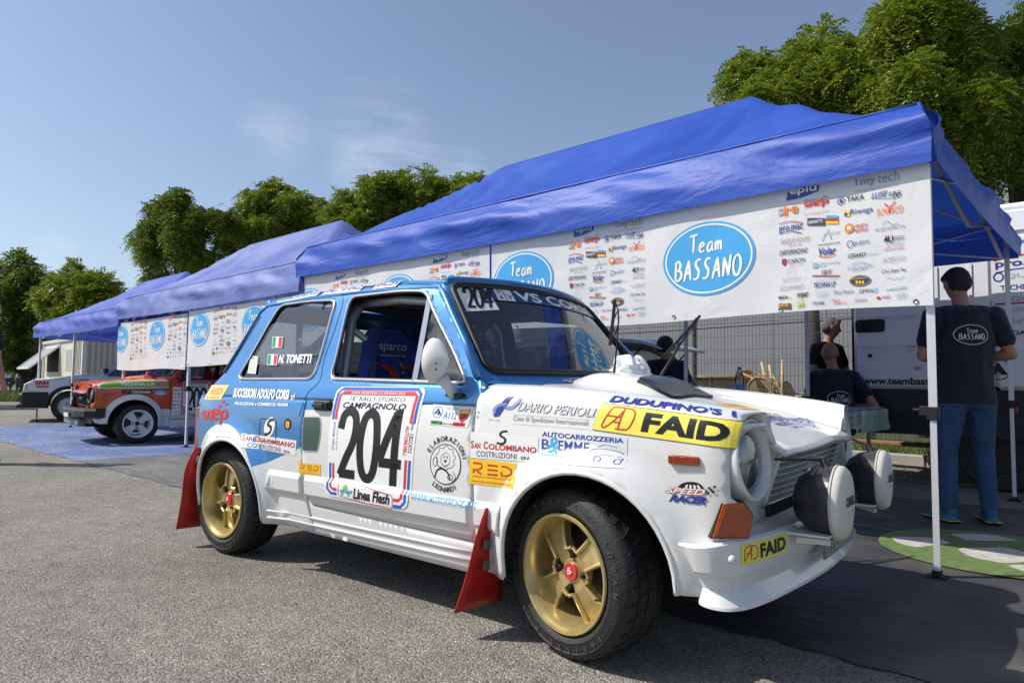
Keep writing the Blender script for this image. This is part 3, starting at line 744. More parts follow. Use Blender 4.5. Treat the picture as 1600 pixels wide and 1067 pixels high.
    # bumper with spoiler lip
    if main:
        def plan(s):      # s 0..1 along the bumper from near rear end round to far rear end
            P = [(.385, -.742), (.435, -.750), (.490, -.725), (.535, -.665), (.562, -.56), (.580, -.42), (.594, -.28), (.604, -.14), (.608, 0)]
            P = P+[(x, -y) for x, y in P[-2::-1]]; k = s*(len(P)-1); X = [i for i in range(len(P))]
            return ci(X, [p[0] for p in P], k), ci(X, [p[1] for p in P], k)
        sec = [(-.115, .412), (-.008, .418), (.000, .411), (.003, .345), (-.003, .337), (-.020, .328), (-.024, .296), (-.020, .290), (.006, .258), (.008, .250), (-.05, .248), (-.08, .26)]
        def fBm(a, b):
            x, y = plan(a); x2, y2 = plan(min(1, a+.01)); x1, y1 = plan(max(0, a-.01)); t = np.array([x2-x1, y2-y1]); t /= np.linalg.norm(t)+1e-9; n = np.array([t[1], -t[0]])
            k = b*(len(sec)-1); i = min(int(k), len(sec)-2); f = k-i; d = sec[i][0]*(1-f)+sec[i+1][0]*f; z = sec[i][1]*(1-f)+sec[i+1][1]*f
            e = 1-abs(2*a-1); mid = sst(.12, .4, e); z -= .0*mid; d *= (.35+.65*sst(0, .16, e))
            if z < .33: d -= .02*(1-sst(.0, .16, e))
            z += .018*mid if z > .34 else 0
            xx = x+(n[0]*d); 
            if e < .06 and z < .33: xx += 0
            if e < .10 and z < .41: xx += (.41-z)*.52*(1-e/.10)
            return np.array([xx, (y+n[1]*d)*(1-.55*max(0, .41-z)*(1-sst(0, .35, e))), z])
        BUM = Surf(fBm, 0.02, .98, 0, 1, -1, 50)
        V = [fBm(i/60, j/(len(sec)-1)) for i in range(61) for j in range(len(sec))]; k = len(sec)
        F = [(i*k+j, i*k+(j+1) % k, (i+1)*k+(j+1) % k, (i+1)*k+j) for i in range(60) for j in range(k)]+[tuple(range(k)), tuple(60*k+j for j in range(k))]
        bu = mesh('front_bumper', V, F, white, root, True, sharp=24)
        for sg, a in ((-1, .16), (1, .84)):
            m = MB(); q, n = BUM.pn(a, 2.6/11); m.lathe([(0, .010), (.008, .009), (.0115, .003), (.012, -.003)], 16, Matrix.Translation(tuple(q)) @ Vector(tuple(n)).to_track_quat('Z', 'Y').to_matrix().to_4x4()); m.build('bumper_bolt', white, bu, True)
        m = MB(); m.box((.630, .0, .350), (.008, .40, .085)); npl = m.build('number_plate', mat('plate_grey', (.22, .23, .21), .5), root)
        a = Art(); a.text('TO81', 0, 0, .16, .055, mat('plate_emboss', (.42, .43, .41), .5), 1, bold=.02)
        a.lay('plate_lettering', lambda x, y: (np.array([.6345, -.14+x, .322+y]), np.array([1, 0, 0])), npl)
        for q_ in (-1, 1): m = MB(); m.box((.640, q_*.335, .423), (.12, .20, .006)); m.bar((.60, q_*.40, .40), (.68, q_*.34, .392), .016); m.build('lamp_bracket', white, bu)
        # tow slot in the spoiler
        a = Art(); a.poly([(0, 0), (.15, .022), (.16, .030), (.02, .012)], DARK, 1)
        # auxiliary lamps under two-tone covers
        for sg in (-1, 1):
            c = Vector((.690, sg*.330, .510)); M = Matrix.Translation(c) @ Matrix.Rotation(R_(0), 4, 'Z') @ Matrix.Rotation(R_(90), 4, 'Y')
            b = MB(); V = []; pr = [(0, -.108), (.035, -.106), (.066, -.092), (.092, -.058), (.106, -.015), (.108, .012)]
            n = 48
            for j in range(n):
                aa = 2*math.pi*j/n
                for i, (r, h_) in enumerate(pr): V.append(M @ Vector((r*(1+.012*math.sin(9*aa+i*2)*(i in (2, 3)))*math.cos(aa), r*(1+.014*math.sin(7*aa+i)*(i in (2, 3)))*math.sin(aa), h_+.004*math.sin(5*aa+i))))
            b.add(V, [(j*6+i, ((j+1) % n)*6+i, ((j+1) % n)*6+i+1, j*6+i+1) for j in range(n) for i in range(5)])
            lamp = b.build('lamp_cover', mat('black_vinyl', (.030, .030, .036), .34, bump=.8, bscale=14), root, True)
            b = MB(); V = []; pr = [(.108, .012), (.107, .026), (.097, .038), (.06, .044), (0, .046)]
            for j in range(n):
                aa = 2*math.pi*j/n
                for i, (r, h_) in enumerate(pr): V.append(M @ Vector((r*math.cos(aa), r*math.sin(aa), h_+.0012*math.sin(24*aa)*(i in (1, 2)))))
            b.add(V, [(j*5+i, ((j+1) % n)*5+i, ((j+1) % n)*5+i+1, j*5+i+1) for j in range(n) for i in range(4)])
            b.build('cover_face', mat('cream_vinyl', (.62, .60, .54), .45, bump=.3, bscale=22, var=.06), lamp, True)
            b = MB(); b.lathe([(.1085, .008), (.1105, .012), (.1085, .016)], 48, M, closed=True); b.build('cover_seam', mat('cream_piping', (.5, .48, .42), .6), lamp, True)
            a = Art(); K = mat('cover_black_print', (.02, .02, .025), .5); a.text('CARELLO', .015, 0, .150, .028, K, 1, bold=.045).text('H3', .08, -.028, .105, -.010, ink(.45, .44, .42), 1)
            a.lay('cover_print', lambda x, y: (np.array([c.x+.0438-.26*((x-.065)**2+(y)**2), c.y-.065+x, c.z-.006+y]), np.array([1, 0, 0])), lamp, lift=.0025)
            b = MB(); b.tube([c+Vector((-.015, sg*-.0, .098)), c+Vector((-.03, sg*0, .125))], [.016, .008], 10); b.tube([c+Vector((-.03, 0, .122)), Vector((.575, sg*.50, .640))], .0045, 8)
            b.build('lamp_stay', BLACKP, lamp)
    else:
        m = MB(); P = [(.40, -.735), (.50, -.735), (.60, -.66), (.665, -.45), (.69, 0), (.665, .45), (.60, .66), (.50, .735), (.40, .735)]
        V = []
        for x, y in P: n = Vector((x-.2, y*.5)).normalized(); V += [(x-n.x*.06, y-n.y*.06, .47), (x, y, .465), (x+n.x*.02, y+n.y*.02, .43), (x+n.x*.02, y+n.y*.02, .36), (x-n.x*.06, y-n.y*.06, .33)]
        m.add(V, [(i*5+j, i*5+(j+1) % 5, (i+1)*5+(j+1) % 5, (i+1)*5+j) for i in range(8) for j in range(5)]+[tuple(range(5)), tuple(40+j for j in range(5))]); bu = m.build('front_bumper', BLACKP, root)
        m = MB(); m.box((.715, .10, .37), (.012, .30, .05)); m.build('number_plate', mat('plate_white', (.6, .6, .58), .5), bu)
        m = MB(); m.box((.60, 0, .28), (.10, .95, .10), bev=.02); m.build('front_apron', mat('apron', (.15, .19, .19), .5), root)
    # --- mirror ------------------------------------------------------
    sides = (-1, 1)
    for sg in sides:
        x, z = -.475, .845
        b0 = Vector((-.485, sg*.715, .808)); m = MB()
        mm = mat('mirror_white', (.72, .72, .71), .35) if main else BLACKP
        if main:
            m.box(b0+Vector((.01, 0, -.004)), (.085, .04, .014), bev=.006); ft = m.build('mirror_foot', BLACKP, root)
            m = MB(); m.tube([b0, b0+Vector((-.004, sg*.03, .03)), b0+Vector((-.01, sg*.055, .055))], [.024, .019, .024], 10, sc2=1.0); m.build('mirror_stalk', mm, ft, True)
            c = b0+Vector((-.010, sg*.062, .118)); V = []; n = 24; k = 9
            for j in range(k+1):
                f = j/k; r = math.sin(math.pi*min(.999, f*.55+.001)) if f < 1 else 1
                for i in range(n):
                    a_ = 2*math.pi*i/n; ry = .048*(1+.12*math.cos(a_+.5)); rz_ = .082*(1-.08*math.cos(a_))
                    V.append(c+Vector((.042-.085*f, sg*ry*r*math.cos(a_), rz_*r*math.sin(a_))))
            F = [(j*n+i, j*n+(i+1) % n, (j+1)*n+(i+1) % n, (j+1)*n+i) for j in range(k) for i in range(n)]+[tuple(range(n)), tuple(k*n+i for i in range(n))]
            mesh('mirror_housing', V, F, mm, ft, True, sharp=60)
            m = MB(); m.box(c+Vector((.02, sg*.043, -.012)), (.006, .003, .006)); m.box(c+Vector((.02, sg*.043, -.032)), (.006, .003, .006)); m.build('mirror_hole', DARK, ft)
        else:
            m.tube([b0, b0+Vector((.02, sg*.05, .04))], .010, 8); m.lathe([(0, -.03), (.04, -.025), (.055, .0), (.055, .02), (0, .02)], 20, Matrix.Translation(b0+Vector((.01, sg*.08, .06))) @ Matrix.Rotation(R_(-90), 4, 'Y')); m.build('mirror', mm, root, True)
    # door handle, fuel cap
    for sg in (-1, 1):
        x, z = -1.225, .745
        y = -yS(x, z)
        m = MB(); m.box((x, sg*(y+.004), z), (.115, .020, .044), bev=.006); h = m.build('door_handle', BLACKP, root)
        m = MB(); m.box((x-.01, sg*(y+.022), z+.001), (.075, .014, .018), bev=.004); m.box((x+.04, sg*(y+.018), z), (.012, .012, .026), bev=.003); m.build('handle_grip', mat('handle_grip', (.03, .03, .032), .3), h)
    # --- wipers, raised away from the glass -------------------------
    if main:
        for base, tip, bl0, bl1 in (((-.318, -.03, .862), at(958, 475, 0, -.33), None, None), ((-.318, .40, .862), None, None, None)): pass
        W1 = [Vector(tuple(at(962, 622, 0, -.29))), Vector(tuple(at(958, 598, 0, -.29))), Vector(tuple(at(962, 560, 0, -.27))), Vector(tuple(at(966, 510, 0, -.22)))]
        W2 = [Vector(tuple(at(1024, 602, 0, -.29))), Vector(tuple(at(1042, 572, 0, -.27))), Vector(tuple(at(1088, 497, 0, -.19)))]
        for W_, bA, bB in ((W1, at(961, 468, 0, -.22), at(953, 540, 0, -.24)), (W2, at(1094, 493, 0, -.19), at(1038, 556, 0, -.25))):
            m = MB(); m.tube(W_, [.009, .008]+[.004]*(len(W_)-2), 8); m.lathe([(0, .02), (.012, .018), (.015, 0), (.013, -.05)], 12, Matrix.Translation(W_[0]))
            wp = m.build('wiper_arm', BLACKP, root, True)
            bA = Vector(tuple(bA)); bB = Vector(tuple(bB)); mid = (bA+bB)/2; d = (W_[-2]-W_[-1]).normalized()
            m = MB(); m.bar(bA, bB, .005, .012); m.bar(bA*.97+bB*.03+Vector((.006, 0, 0)), bB*.97+bA*.03+Vector((.006, 0, 0)), .008, .004)
            for t0, t1 in ((.08, .40), (.6, .92)): m.tube([bA.lerp(bB, t0)+Vector((.006, 0, 0)), bA.lerp(bB, (t0+t1)/2)+Vector((.018, .004, 0)), bA.lerp(bB, t1)+Vector((.006, 0, 0))], .003, 6)
            m.tube([bA.lerp(bB, .22)+Vector((.018, .004, 0)), mid+Vector((.026, .006, 0)), bA.lerp(bB, .76)+Vector((.018, .004, 0))], .0035, 6)
            m.build('wiper_blade', BLACKP, wp)
        # bonnet pins, washer jet
        m = MB(); q = fB(-.32, -.55); m.box(Vector(tuple(q))+Vector((0, 0, .008)), (.05, .035, .006), rz=.3); m.bar(Vector(tuple(q))+Vector((-.02, -.02, .012)), Vector(tuple(q))+Vector((.05, .035, .022)), .004); m.lathe([(0, .018), (.008, .016), (.009, 0)], 12, Matrix.Translation(Vector(tuple(q)))); m.build('bonnet_pin', STEEL, root)
        m = MB(); q = fB(-.33, -.20); m.lathe([(0, .02), (.01, .016), (.011, -.01)], 12, Matrix.Translation(Vector(tuple(q)))); m.build('washer_jet', BLACKP, root)
        # scoop mouths with mesh
        for sg in (1,):
            V = []; F = []; nx, ny = 14, 14
            for j in range(ny+1):
                for i in range(nx+1):
                    y = (-.19+.38*j/ny); x = -.055+.17*i/nx+.03*(y/.19)**2*(1-i/nx); q = fB(x, y/.452); V.append(q+np.array([0, 0, .006]))
            F = [(j*(nx+1)+i, j*(nx+1)+i+1, (j+1)*(nx+1)+i+1, (j+1)*(nx+1)+i) for j in range(ny) for i in range(nx)]
            sm = mesh('bonnet_scoop', V, F, mat('scoop_black', (.015, .017, .02), .35), root, True)
            m = MB(); m.tube([V[0], V[nx//2], V[nx], V[(ny//2)*(nx+1)+nx], V[-1], V[-1-nx//2], V[-1-nx], V[(ny//2)*(nx+1)]], .005, 6, closed=True); m.build('scoop_rim', BLACKP, sm, True)
            m = MB()
            for i in range(1, nx*2): m.bar(Vector(tuple(V[min(nx, i//2)]))+Vector((.012*(i % 2), 0, .004)), Vector(tuple(V[ny*(nx+1)+min(nx, i//2)]))+Vector((.012*(i % 2), 0, .004)), .002)
            m.build('scoop_mesh', STEEL, sm)
    # --- mudflaps ---------------------------------------------------
    if main:
        for sg in (-1, 1):
            # front flap behind the front wheel, rear flap behind the rear wheel
            def flap(x0, pts, bend):
                V = []; n = 12; P = pts
                for i in range(n+1):
                    t = i/n; z = ci([0, 1], [P[0], P[1]], t); a = ci([0, .25, .6, 1], P[2], t); b = ci([0, .25, .6, 1], P[3], t)
                    for j in range(7):
                        s = j/6; y = a+(b-a)*s; V.append((x0-bend*t*t-.03*(1-s)*t, sg*y, z))
                F = [(i*7+j, i*7+j+1, (i+1)*7+j+1, (i+1)*7+j) for i in range(n) for j in range(6)]
                return V, F
            V, F = flap(-.300, (.43, .085, [.755, .785, .80, .812], [.73, .70, .64, .60]), .05); f = mesh('mudflap', V, F, REDRUB, root, True); thick(f, .005)
            V, F = flap(-2.262, (.50, .09, [.745, .785, .79, .80], [.70, .60, .58, .58]), .02); f2 = mesh('mudflap', V, F, REDRUB, root, True); thick(f2, .005)
            for z in (.31, .24): m = MB(); m.box((-.298, sg*.745, z), (.010, .03, .032), bev=.003); m.build('flap_bracket', mat('dull_bracket', (.12, .12, .12), .5, metal=.5), f)
            m = MB(); m.box((-2.255, sg*.725, .44), (.012, .03, .035), bev=.003); m.build('flap_bracket', STEEL, f2)
    # --- underside and interior -------------------------------------
    m = MB(); m.box((-1.02, 0, .235), (1.24, 1.34, .05)); m.box((-1.0, 0, .25), (2.55, .86, .06)); m.box((.25, 0, .30), (.45, .80, .10)); m.box((-2.12, 0, .34), (.34, 1.1, .10)); m.build('floor_pan', DARK, root)
    m = MB(); m.box((-.80, -.664, .228), (.05, .02, .05)); m.build('jacking_point', STEEL, root)
    m = MB(); m.box((-.36, 0, .56), (.03, 1.26, .50)); m.box((-2.05, 0, .45), (.45, 1.2, .05)); m.build('bulkhead', DARK, root)
    m = MB(); m.box((-.50, 0, .80), (.22, 1.24, .13), bev=.03); m.build('dashboard', DARK, root)
    m = MB()
    for sg in (-1, 1): m.box((-.86, sg*.672, .55), (.95, .006, .40)); m.box((-1.65, sg*.655, .60), (.5, .006, .30))
    m.build('door_lining', mat('door_lining', (.05, .06, .08), .7), root)
    m = MB(); sc_ = 34
    M = Matrix.Translation((-.70, .30, .84)) @ Matrix.Rotation(R_(-68), 4, 'Y')
    m.tube([M @ Vector((.165*math.cos(2*math.pi*i/28), .165*math.sin(2*math.pi*i/28), 0)) for i in range(28)], .013, 8, closed=True); m.bar(M @ Vector((-.16, 0, 0)), M @ Vector((.16, 0, 0)), .03, .006); m.bar(M @ Vector((0, 0, 0)), M @ Vector((0, 0, -.2)), .03)
    sw = m.build('steering_wheel', BLACKP, root, True, 40)
    if main: m = MB(); m.lathe([(0, .012), (.03, .012), (.035, 0)], 20, M); m.build('wheel_boss', ink(.75, .5, .03), sw)
    cm = mat('cage_tube', (.42, .43, .46), .32, metal=.3) if main else mat('cage_dark', (.05, .05, .05), .5)
    m = MB(); 
    for sg in (-1, 1):
        m.tube([(-1.28, sg*.60, .28), (-1.285, sg*.585, .80), (-1.30, sg*.53, 1.13), (-1.31, sg*.46, 1.215), (-1.31, sg*.3, 1.24), (-1.31, 0, 1.245)], .0225, 12)
        m.tube([(-1.31, sg*.48, 1.20), (-1.62, sg*.54, .98), (-2.02, sg*.57, .62)], .019, 10)
        m.tube([(-1.31, sg*.48, 1.205), (-1.0, sg*.50, 1.205), (-.74, sg*.50, 1.175), (-.60, sg*.56, 1.03), (-.44, sg*.62, .84), (-.42, sg*.62, .5)], .019, 10)
        m.tube([(-1.30, -sg*.55, 1.1), (-1.27, sg*.55, .5)], .017, 8)
    m.tube([(-.76, -.5, 1.18), (-.72, 0, 1.20), (-.76, .5, 1.18)], .018, 10)
    m.build('roll_cage', cm, root, True)
    sm = st['seat']
    for y in (-.32, .32):
        s = MB(); n = 16; K = 13; V = []
        for i in range(n+1):
            t = i/n; zz = .40+.70*t; hw = ci([0, .25, .55, .72, .80, .88, .96, 1.0], [.19, .20, .215, .225, .165, .145, .125, .085], t)
            bx = -1.16-.16*t-.02*math.sin(t*3)
            for j in range(K):
                a = -1+2*j/(K-1); side = .09*max(0, abs(a)-.55)/.45*(1-.6*sst(.7, .85, t)); V.append((bx+side+.012*(1-a*a), y+hw*a, zz))
        F = [(i*K+j, i*K+j+1, (i+1)*K+j+1, (i+1)*K+j) for i in range(n) for j in range(K-1)]
        # belt slots in the shoulder area
        F = [f for f in F if not (n*.60 < f[0]//K < n*.76 and (f[0] % K in (3, 8)))]
        se = mesh('bucket_seat', V, F, sm, root, True); md = thick(se, .06, 0); sb = se.modifiers.new('s', 'SUBSURF'); sb.levels = 2; sb.render_levels = 2
        s = MB(); s.box((-.98, y, .40), (.42, .40, .12), bev=.04); s.box((-.96, y-.2, .44), (.42, .05, .16), bev=.02); s.box((-.96, y+.2, .44), (.42, .05, .16), bev=.02); s.build('seat_cushion', sm, se)
        a = Art(); a.text(st.get('seatword', 'sparco'), 0, 0, .17, .042, ink(.55, .58, .65), 1, bold=.01).rect(0, -.014, .17, -.010, ink(.55, .58, .65), 1)
        a.lay('seat_lettering', lambda p, q: (np.array([-1.288+.035, y-.085+p, .985+q]), np.array([1, 0, .1])), se, lift=.002)
        if main:
            s = MB()
            for d in (-.075, .075): s.bar((-1.16, y+d, .90), (-1.05, y+d*.8, .55), .05, .006); s.bar((-1.24, y+d, .93), (-1.16, y+d, .90), .05, .006)
            s.build('harness_strap', ink(.45, .03, .04), se)
    m = MB(); m.tube([(-1.9, .25, .62), (-1.9, .25, .95)], .06, 14); m.build('spare_canister', DARK, root)
    hd = mat('headliner', (.05, .05, .052), .85)
    grid('headlining', lambda a, b: np.array([-1.9+1.2*a, -.5+1.0*b, 1.255-.05*(2*b-1)**2]), 8, 8, hd, root)
    # --- wheels ------------------------------------------------------
    for x, sx in ((.014, 'f'), (-2.012, 'r')):
        for sg in (-1, 1):
            wheel(root, x, sg*.635, sg, steer=st.get('steer', 0) if sx == 'f' else 0, style=st['rims'], spin=-6 if sx == 'f' else 42)
    for o in [x for x in bpy.data.objects if x.parent == root]:
        nm = o.name.split('.')[0]
        if nm in ('door_gap', 'wheel_arch_lip', 'wheel_housing', 'window_rubber', 'rain_gutter', 'door_window_frame', 'quarter_window_frame', 'sill_rib', 'pillar_vent', 'quarter_light_bar', 'door_lining', 'lower_air_slot', 'roof_edge'): split_sides(o)
        if nm in ('grille_stay', 'marker_rib', 'pillar_vent', 'harness_strap', 'lower_air_slot'): o['kind'] = 'stuff'
    for o in list(bpy.data.objects):
        if o.parent and o.parent.parent == root and o.name.split('.')[0] in ('sidewall_lettering', 'tread_groove', 'scoop_mesh', 'lens_flute', 'wheel_nut', 'mirror_hole'): o['kind'] = 'stuff'
    return dict(fB=fB, BON=BON, BUM=BUM if main else None)
DIG = {'0': [([(.5, 1), (.18, .88), (.05, .5), (.18, .12), (.5, 0), (.82, .12), (.95, .5), (.82, .88)], True)],
 '2': [([(.05, .72), (.16, .93), (.5, 1.0), (.84, .92), (.93, .72), (.80, .50), (.45, .27), (.08, .0)], False), ([(.04, .03), (1.0, .03)], None)],
 '4': [([(.66, 1.0), (.02, .30)], None), ([(.0, .27), (1.06, .27)], None), ([(.72, 1.05), (.72, -.05)], None)],
 '9': [([(.9, .62), (.78, .42), (.45, .36), (.15, .50), (.08, .72), (.2, .93), (.5, 1.0), (.82, .90), (.95, .62), (.86, .2), (.5, 0), (.1, .12)], False)]}
def digit(a, ch, x0, y0, x1, y1, c, w, layer=1):
    for P, closed in DIG[ch]:
        Q = [(x0+(x1-x0)*x, y0+(y1-y0)*y) for x, y in P]
        if closed: Q = smoothline(Q+Q[:1], 6)[:-1]; a.line(Q, w, c, layer, closed=True)
        elif closed is False: a.line(smoothline(Q, 6), w, c, layer)
        else: a.line(Q, w, c, layer)
    return a
# ---------------------------------------------------------------- the blue and white rally car, number 204
K_ = ink(.015, .015, .018); W_ = ink(.80, .80, .79); RD = ink(.55, .03, .03); NB = ink(.03, .05, .28); YL = ink(.82, .70, .12); SKY = ink(.05, .38, .72); GY = ink(.42, .42, .44); OR = ink(.80, .22, .03)
AMB = ink(.85, .52, .03); PNK = ink(.45, .02, .03); CLR = ink(.74, .74, .73)
car = empty('rally_car', 'blue and white rally hatchback number 204 with gold wheels, in front of the blue tent', 'rally car')
car_parts = None
lnA = [CAB.pick(397, 728), CAB.pick(466, 701)]
CW = (-1.99, .300, .335)
arcW = [(CW[0]+CW[2]*math.cos(a), CW[1]+CW[2]*math.sin(a)) for a in np.linspace(-.25, 3.2, 40)]
lnD = [CAB.pick(466, 641), CAB.pick(640, 640), CAB.pick(727, 615), CAB.pick(756, 611)]
lnD[0] = (lnD[0][0]-.05, lnD[0][1])
def fCM(x, V):
    p = fC(x, V); b = 0 if V > .447 else .0165*sst(.447, .426, V) if V > .36 else 0
    return np.array([p[0], p[1]-b, p[2]])
CABM = Surf(fCM, *CAB.b, 1, 50)
def zmain(x, z):
    if math.hypot(x-CW[0], z-CW[1]) < CW[2] and x < -1.3: return 1
    if x < -1.352:
        (x0, z0), (x1, z1) = lnA; return 1 if z < z0+(z1-z0)*(x-x0)/(x1-x0) or x > 0 else 0
    zz = ci([q[0] for q in lnD], [q[1] for q in lnD], x)
    for i in range(3):
        if lnD[i][0] <= x <= lnD[i+1][0]: zz = lnD[i][1]+(lnD[i+1][1]-lnD[i][1])*(x-lnD[i][0])/(lnD[i+1][0]-lnD[i][0])
    return 1 if z < zz else 0
extA = [(lnA[0][0], lnA[0][1]), (-1.2, lnA[0][1]+(lnA[1][1]-lnA[0][1])*(-1.2-lnA[0][0])/(lnA[1][0]-lnA[0][0]))]
small_hatch_out = small_hatch(car, dict(main=True, body=BLUE, lower=WHITE, mats=[BLUE, WHITE], zone=zmain, lines=[arcW, extA, lnD], wing=[WHITE], bonnet=WHITE, bezel=WHITE, grille=WHITE,
    seat=mat('blue_seat_cloth', (.02, .05, .30), .85, sheen=.3, bump=.2, bscale=200), rims='gold', steer=R_(-12)))
def stick(S, tl, tr, br, bl, W, H, art, label=None, name='sticker', step=.04, lift=.0013, uv=False):
    return art.lay(name, S.quad(tl, tr, br, bl, W, H, uv), car, label, step=step, lift=lift, eps=.0005)
# rear quarter
a = Art(); a.rect(0, 0, 1, .7, ink(.80, .62, .22), 0).text('RED', .25, .25, .85, .55, ink(.6, .2, .08), 1, bold=.01).text('WWW.RED-DISTRIBUZIONE.COM', .1, .06, .85, .13, ink(.6, .2, .08), 1)
stick(CAB, (331.5, 601.5), (358.7, 601.5), (345.6, 624.4), (319, 624.4), 1, .7, a, 'small yellow sticker at the rear corner')
a = Art(); a.text('SUCCESSORI ADOLFO CORSI', 0, 0, .90, .10, W_, 1, bold=.05, shear=.25).text('srl', .92, 0, .985, .07, W_, 1, shear=.3, bold=.02); stick(CAB, (366, 606), (464, 609), (463, 625.6), (363.7, 621), 1, .1, a)
a = Art(); a.text('PRODUZIONE e COMMERCIO MARMI', 0, 0, 1, .1, W_, 1, bold=.04, shear=.2); stick(CAB, (367.5, 627.5), (450, 629.7), (451, 635.2), (366.5, 632.8), 1, .1, a)
def snep_art(c):
    a = Art(); w = .085
    a.line([(.20, .48), (.10, .52), (.03, .44), (.08, .36), (.17, .30), (.14, .20), (.02, .20)], w, c, 1, sm=4)
    a.line([(.26, .18), (.28, .50)], w, c, 1).line([(.28, .40), (.36, .52), (.43, .44), (.42, .18)], w, c, 1, sm=4)
    a.line([(.52, .38), (.70, .44), (.66, .56), (.54, .54), (.49, .38), (.55, .20), (.68, .24)], w, c, 1, sm=4)
    a.line([(.76, .0), (.80, .52)], w, c, 1).line([(.80, .42), (.90, .54), (.98, .44), (.94, .26), (.80, .24)], w, c, 1, sm=4)
    return a.ell(.74, .68, .05, .06, c).ell(.84, .84, .045, .055, c).ell(.95, .74, .04, .045, c)
stick(CAB, (317, 625), (357, 620), (354, 665), (316, 661), 1, 1, snep_art(RD), 'red logo behind the rear window')
a = Art(); a.line(rnd([(0, 0), (.0, 1), (.85, 1), (1, .85), (1, 0)], .1), .03, mat('gap', (.01, .03, .08), .6), 1, closed=True); stick(CAB, (407, 654), (432, 654.5), (431, 690), (404.5, 688), 1, 1, a, name='fuel_flap_gap')
def scol(box=True, logo=True):
    a = Art()
    if box: a.rect(0, 0, 1, .30, CLR, 0)
    a.text('S', .01, .15, .06, .28, PNK, 1, bold=.03).text('AN', .065, .15, .16, .25, PNK, 1, bold=.03).text('C', .21, .15, .275, .28, PNK, 1, bold=.03).text('OLOMBANO', .285, .15, .98, .25, PNK, 1, bold=.03)
    a.text('COSTRUZIONI', .10, .02, .70, .115, GY if 0 else ink(.05, .05, .05), 1, bold=.005).text('SPA', .76, .02, .90, .075, ink(.05, .05, .05), 1, bold=.02)
    return a
stick(CAB, (378, 677), (463.5, 688), (462, 712), (376, 699), 1, .30, scol(), 'sponsor sticker behind the door')
a = Art(); a.poly(circ(.5, .5, .36, .5, 32), W_, 0).line([(.72, .86), (.45, .80), (.38, .62), (.62, .48), (.60, .24), (.36, .12), (.24, .18)], .13, K_, 1, sm=4); stick(CAB, (412, 653), (436, 650), (430, 683), (408, 682), 1, 1, a)
a = Art(); a.ell(.5, .5, .5, .5, K_, 0).poly([(.25, .3), (.25, .75), (.75, .75), (.75, .3), (.5, .12)], AMB, 1).line([(.4, .3), (.6, .45), (.4, .6)], .1, RD, 2); stick(CAB, (444.5, 653.5), (455.5, 654), (455, 672), (444, 671.5), 1, 1, a, name='round_badge')
# door
a = Art(); a.poly(rnd([(0, 0), (0, 1), (.9, 1), (1, .85), (1, .45), (.85, 0)], .12), mat('dark_green_film', (.05, .09, .08), .25), 0).line(rnd([(0, 0), (0, 1), (.9, 1), (1, .85), (1, .45), (.85, 0)], .12), .03, GY, 1, closed=True); stick(CAB, (474.5, 651), (502.5, 651.5), (500.5, 706), (472.5, 704), 1, 1, a, name='film_patch')
def redart():
    a = Art(); a.rect(0, 0, 1, .55, AMB, 0)
    for x in (.08, .40, .70):
        if x == .08: a.line([(x, .46), (x+.18, .46), (x+.20, .38), (x+.14, .33), (x+.04, .33), (x+.19, .23)], .04, RD, 1).line([(x+.02, .24), (x+.02, .33)], .035, RD, 1)
        elif x == .40:
            for y in (.245, .345, .445): a.line([(x, y), (x+.22, y)], .04, RD, 1)
        else: a.line([(x, .33), (x, .245), (x+.10, .245), (x+.20, .30), (x+.20, .40), (x+.10, .45), (x, .45)], .04, RD, 1)
    return a.text('RICERCA E DISTRIBUZIONE SRL', .08, .155, .92, .19, RD, 1).text('WWW.RED-DISTRIBUZIONE.COM', .05, .04, .95, .085, RD, 1)
stick(CAB, (467, 722.5), (501.3, 725.3), (501, 743), (466.5, 739), 1, .55, redart())
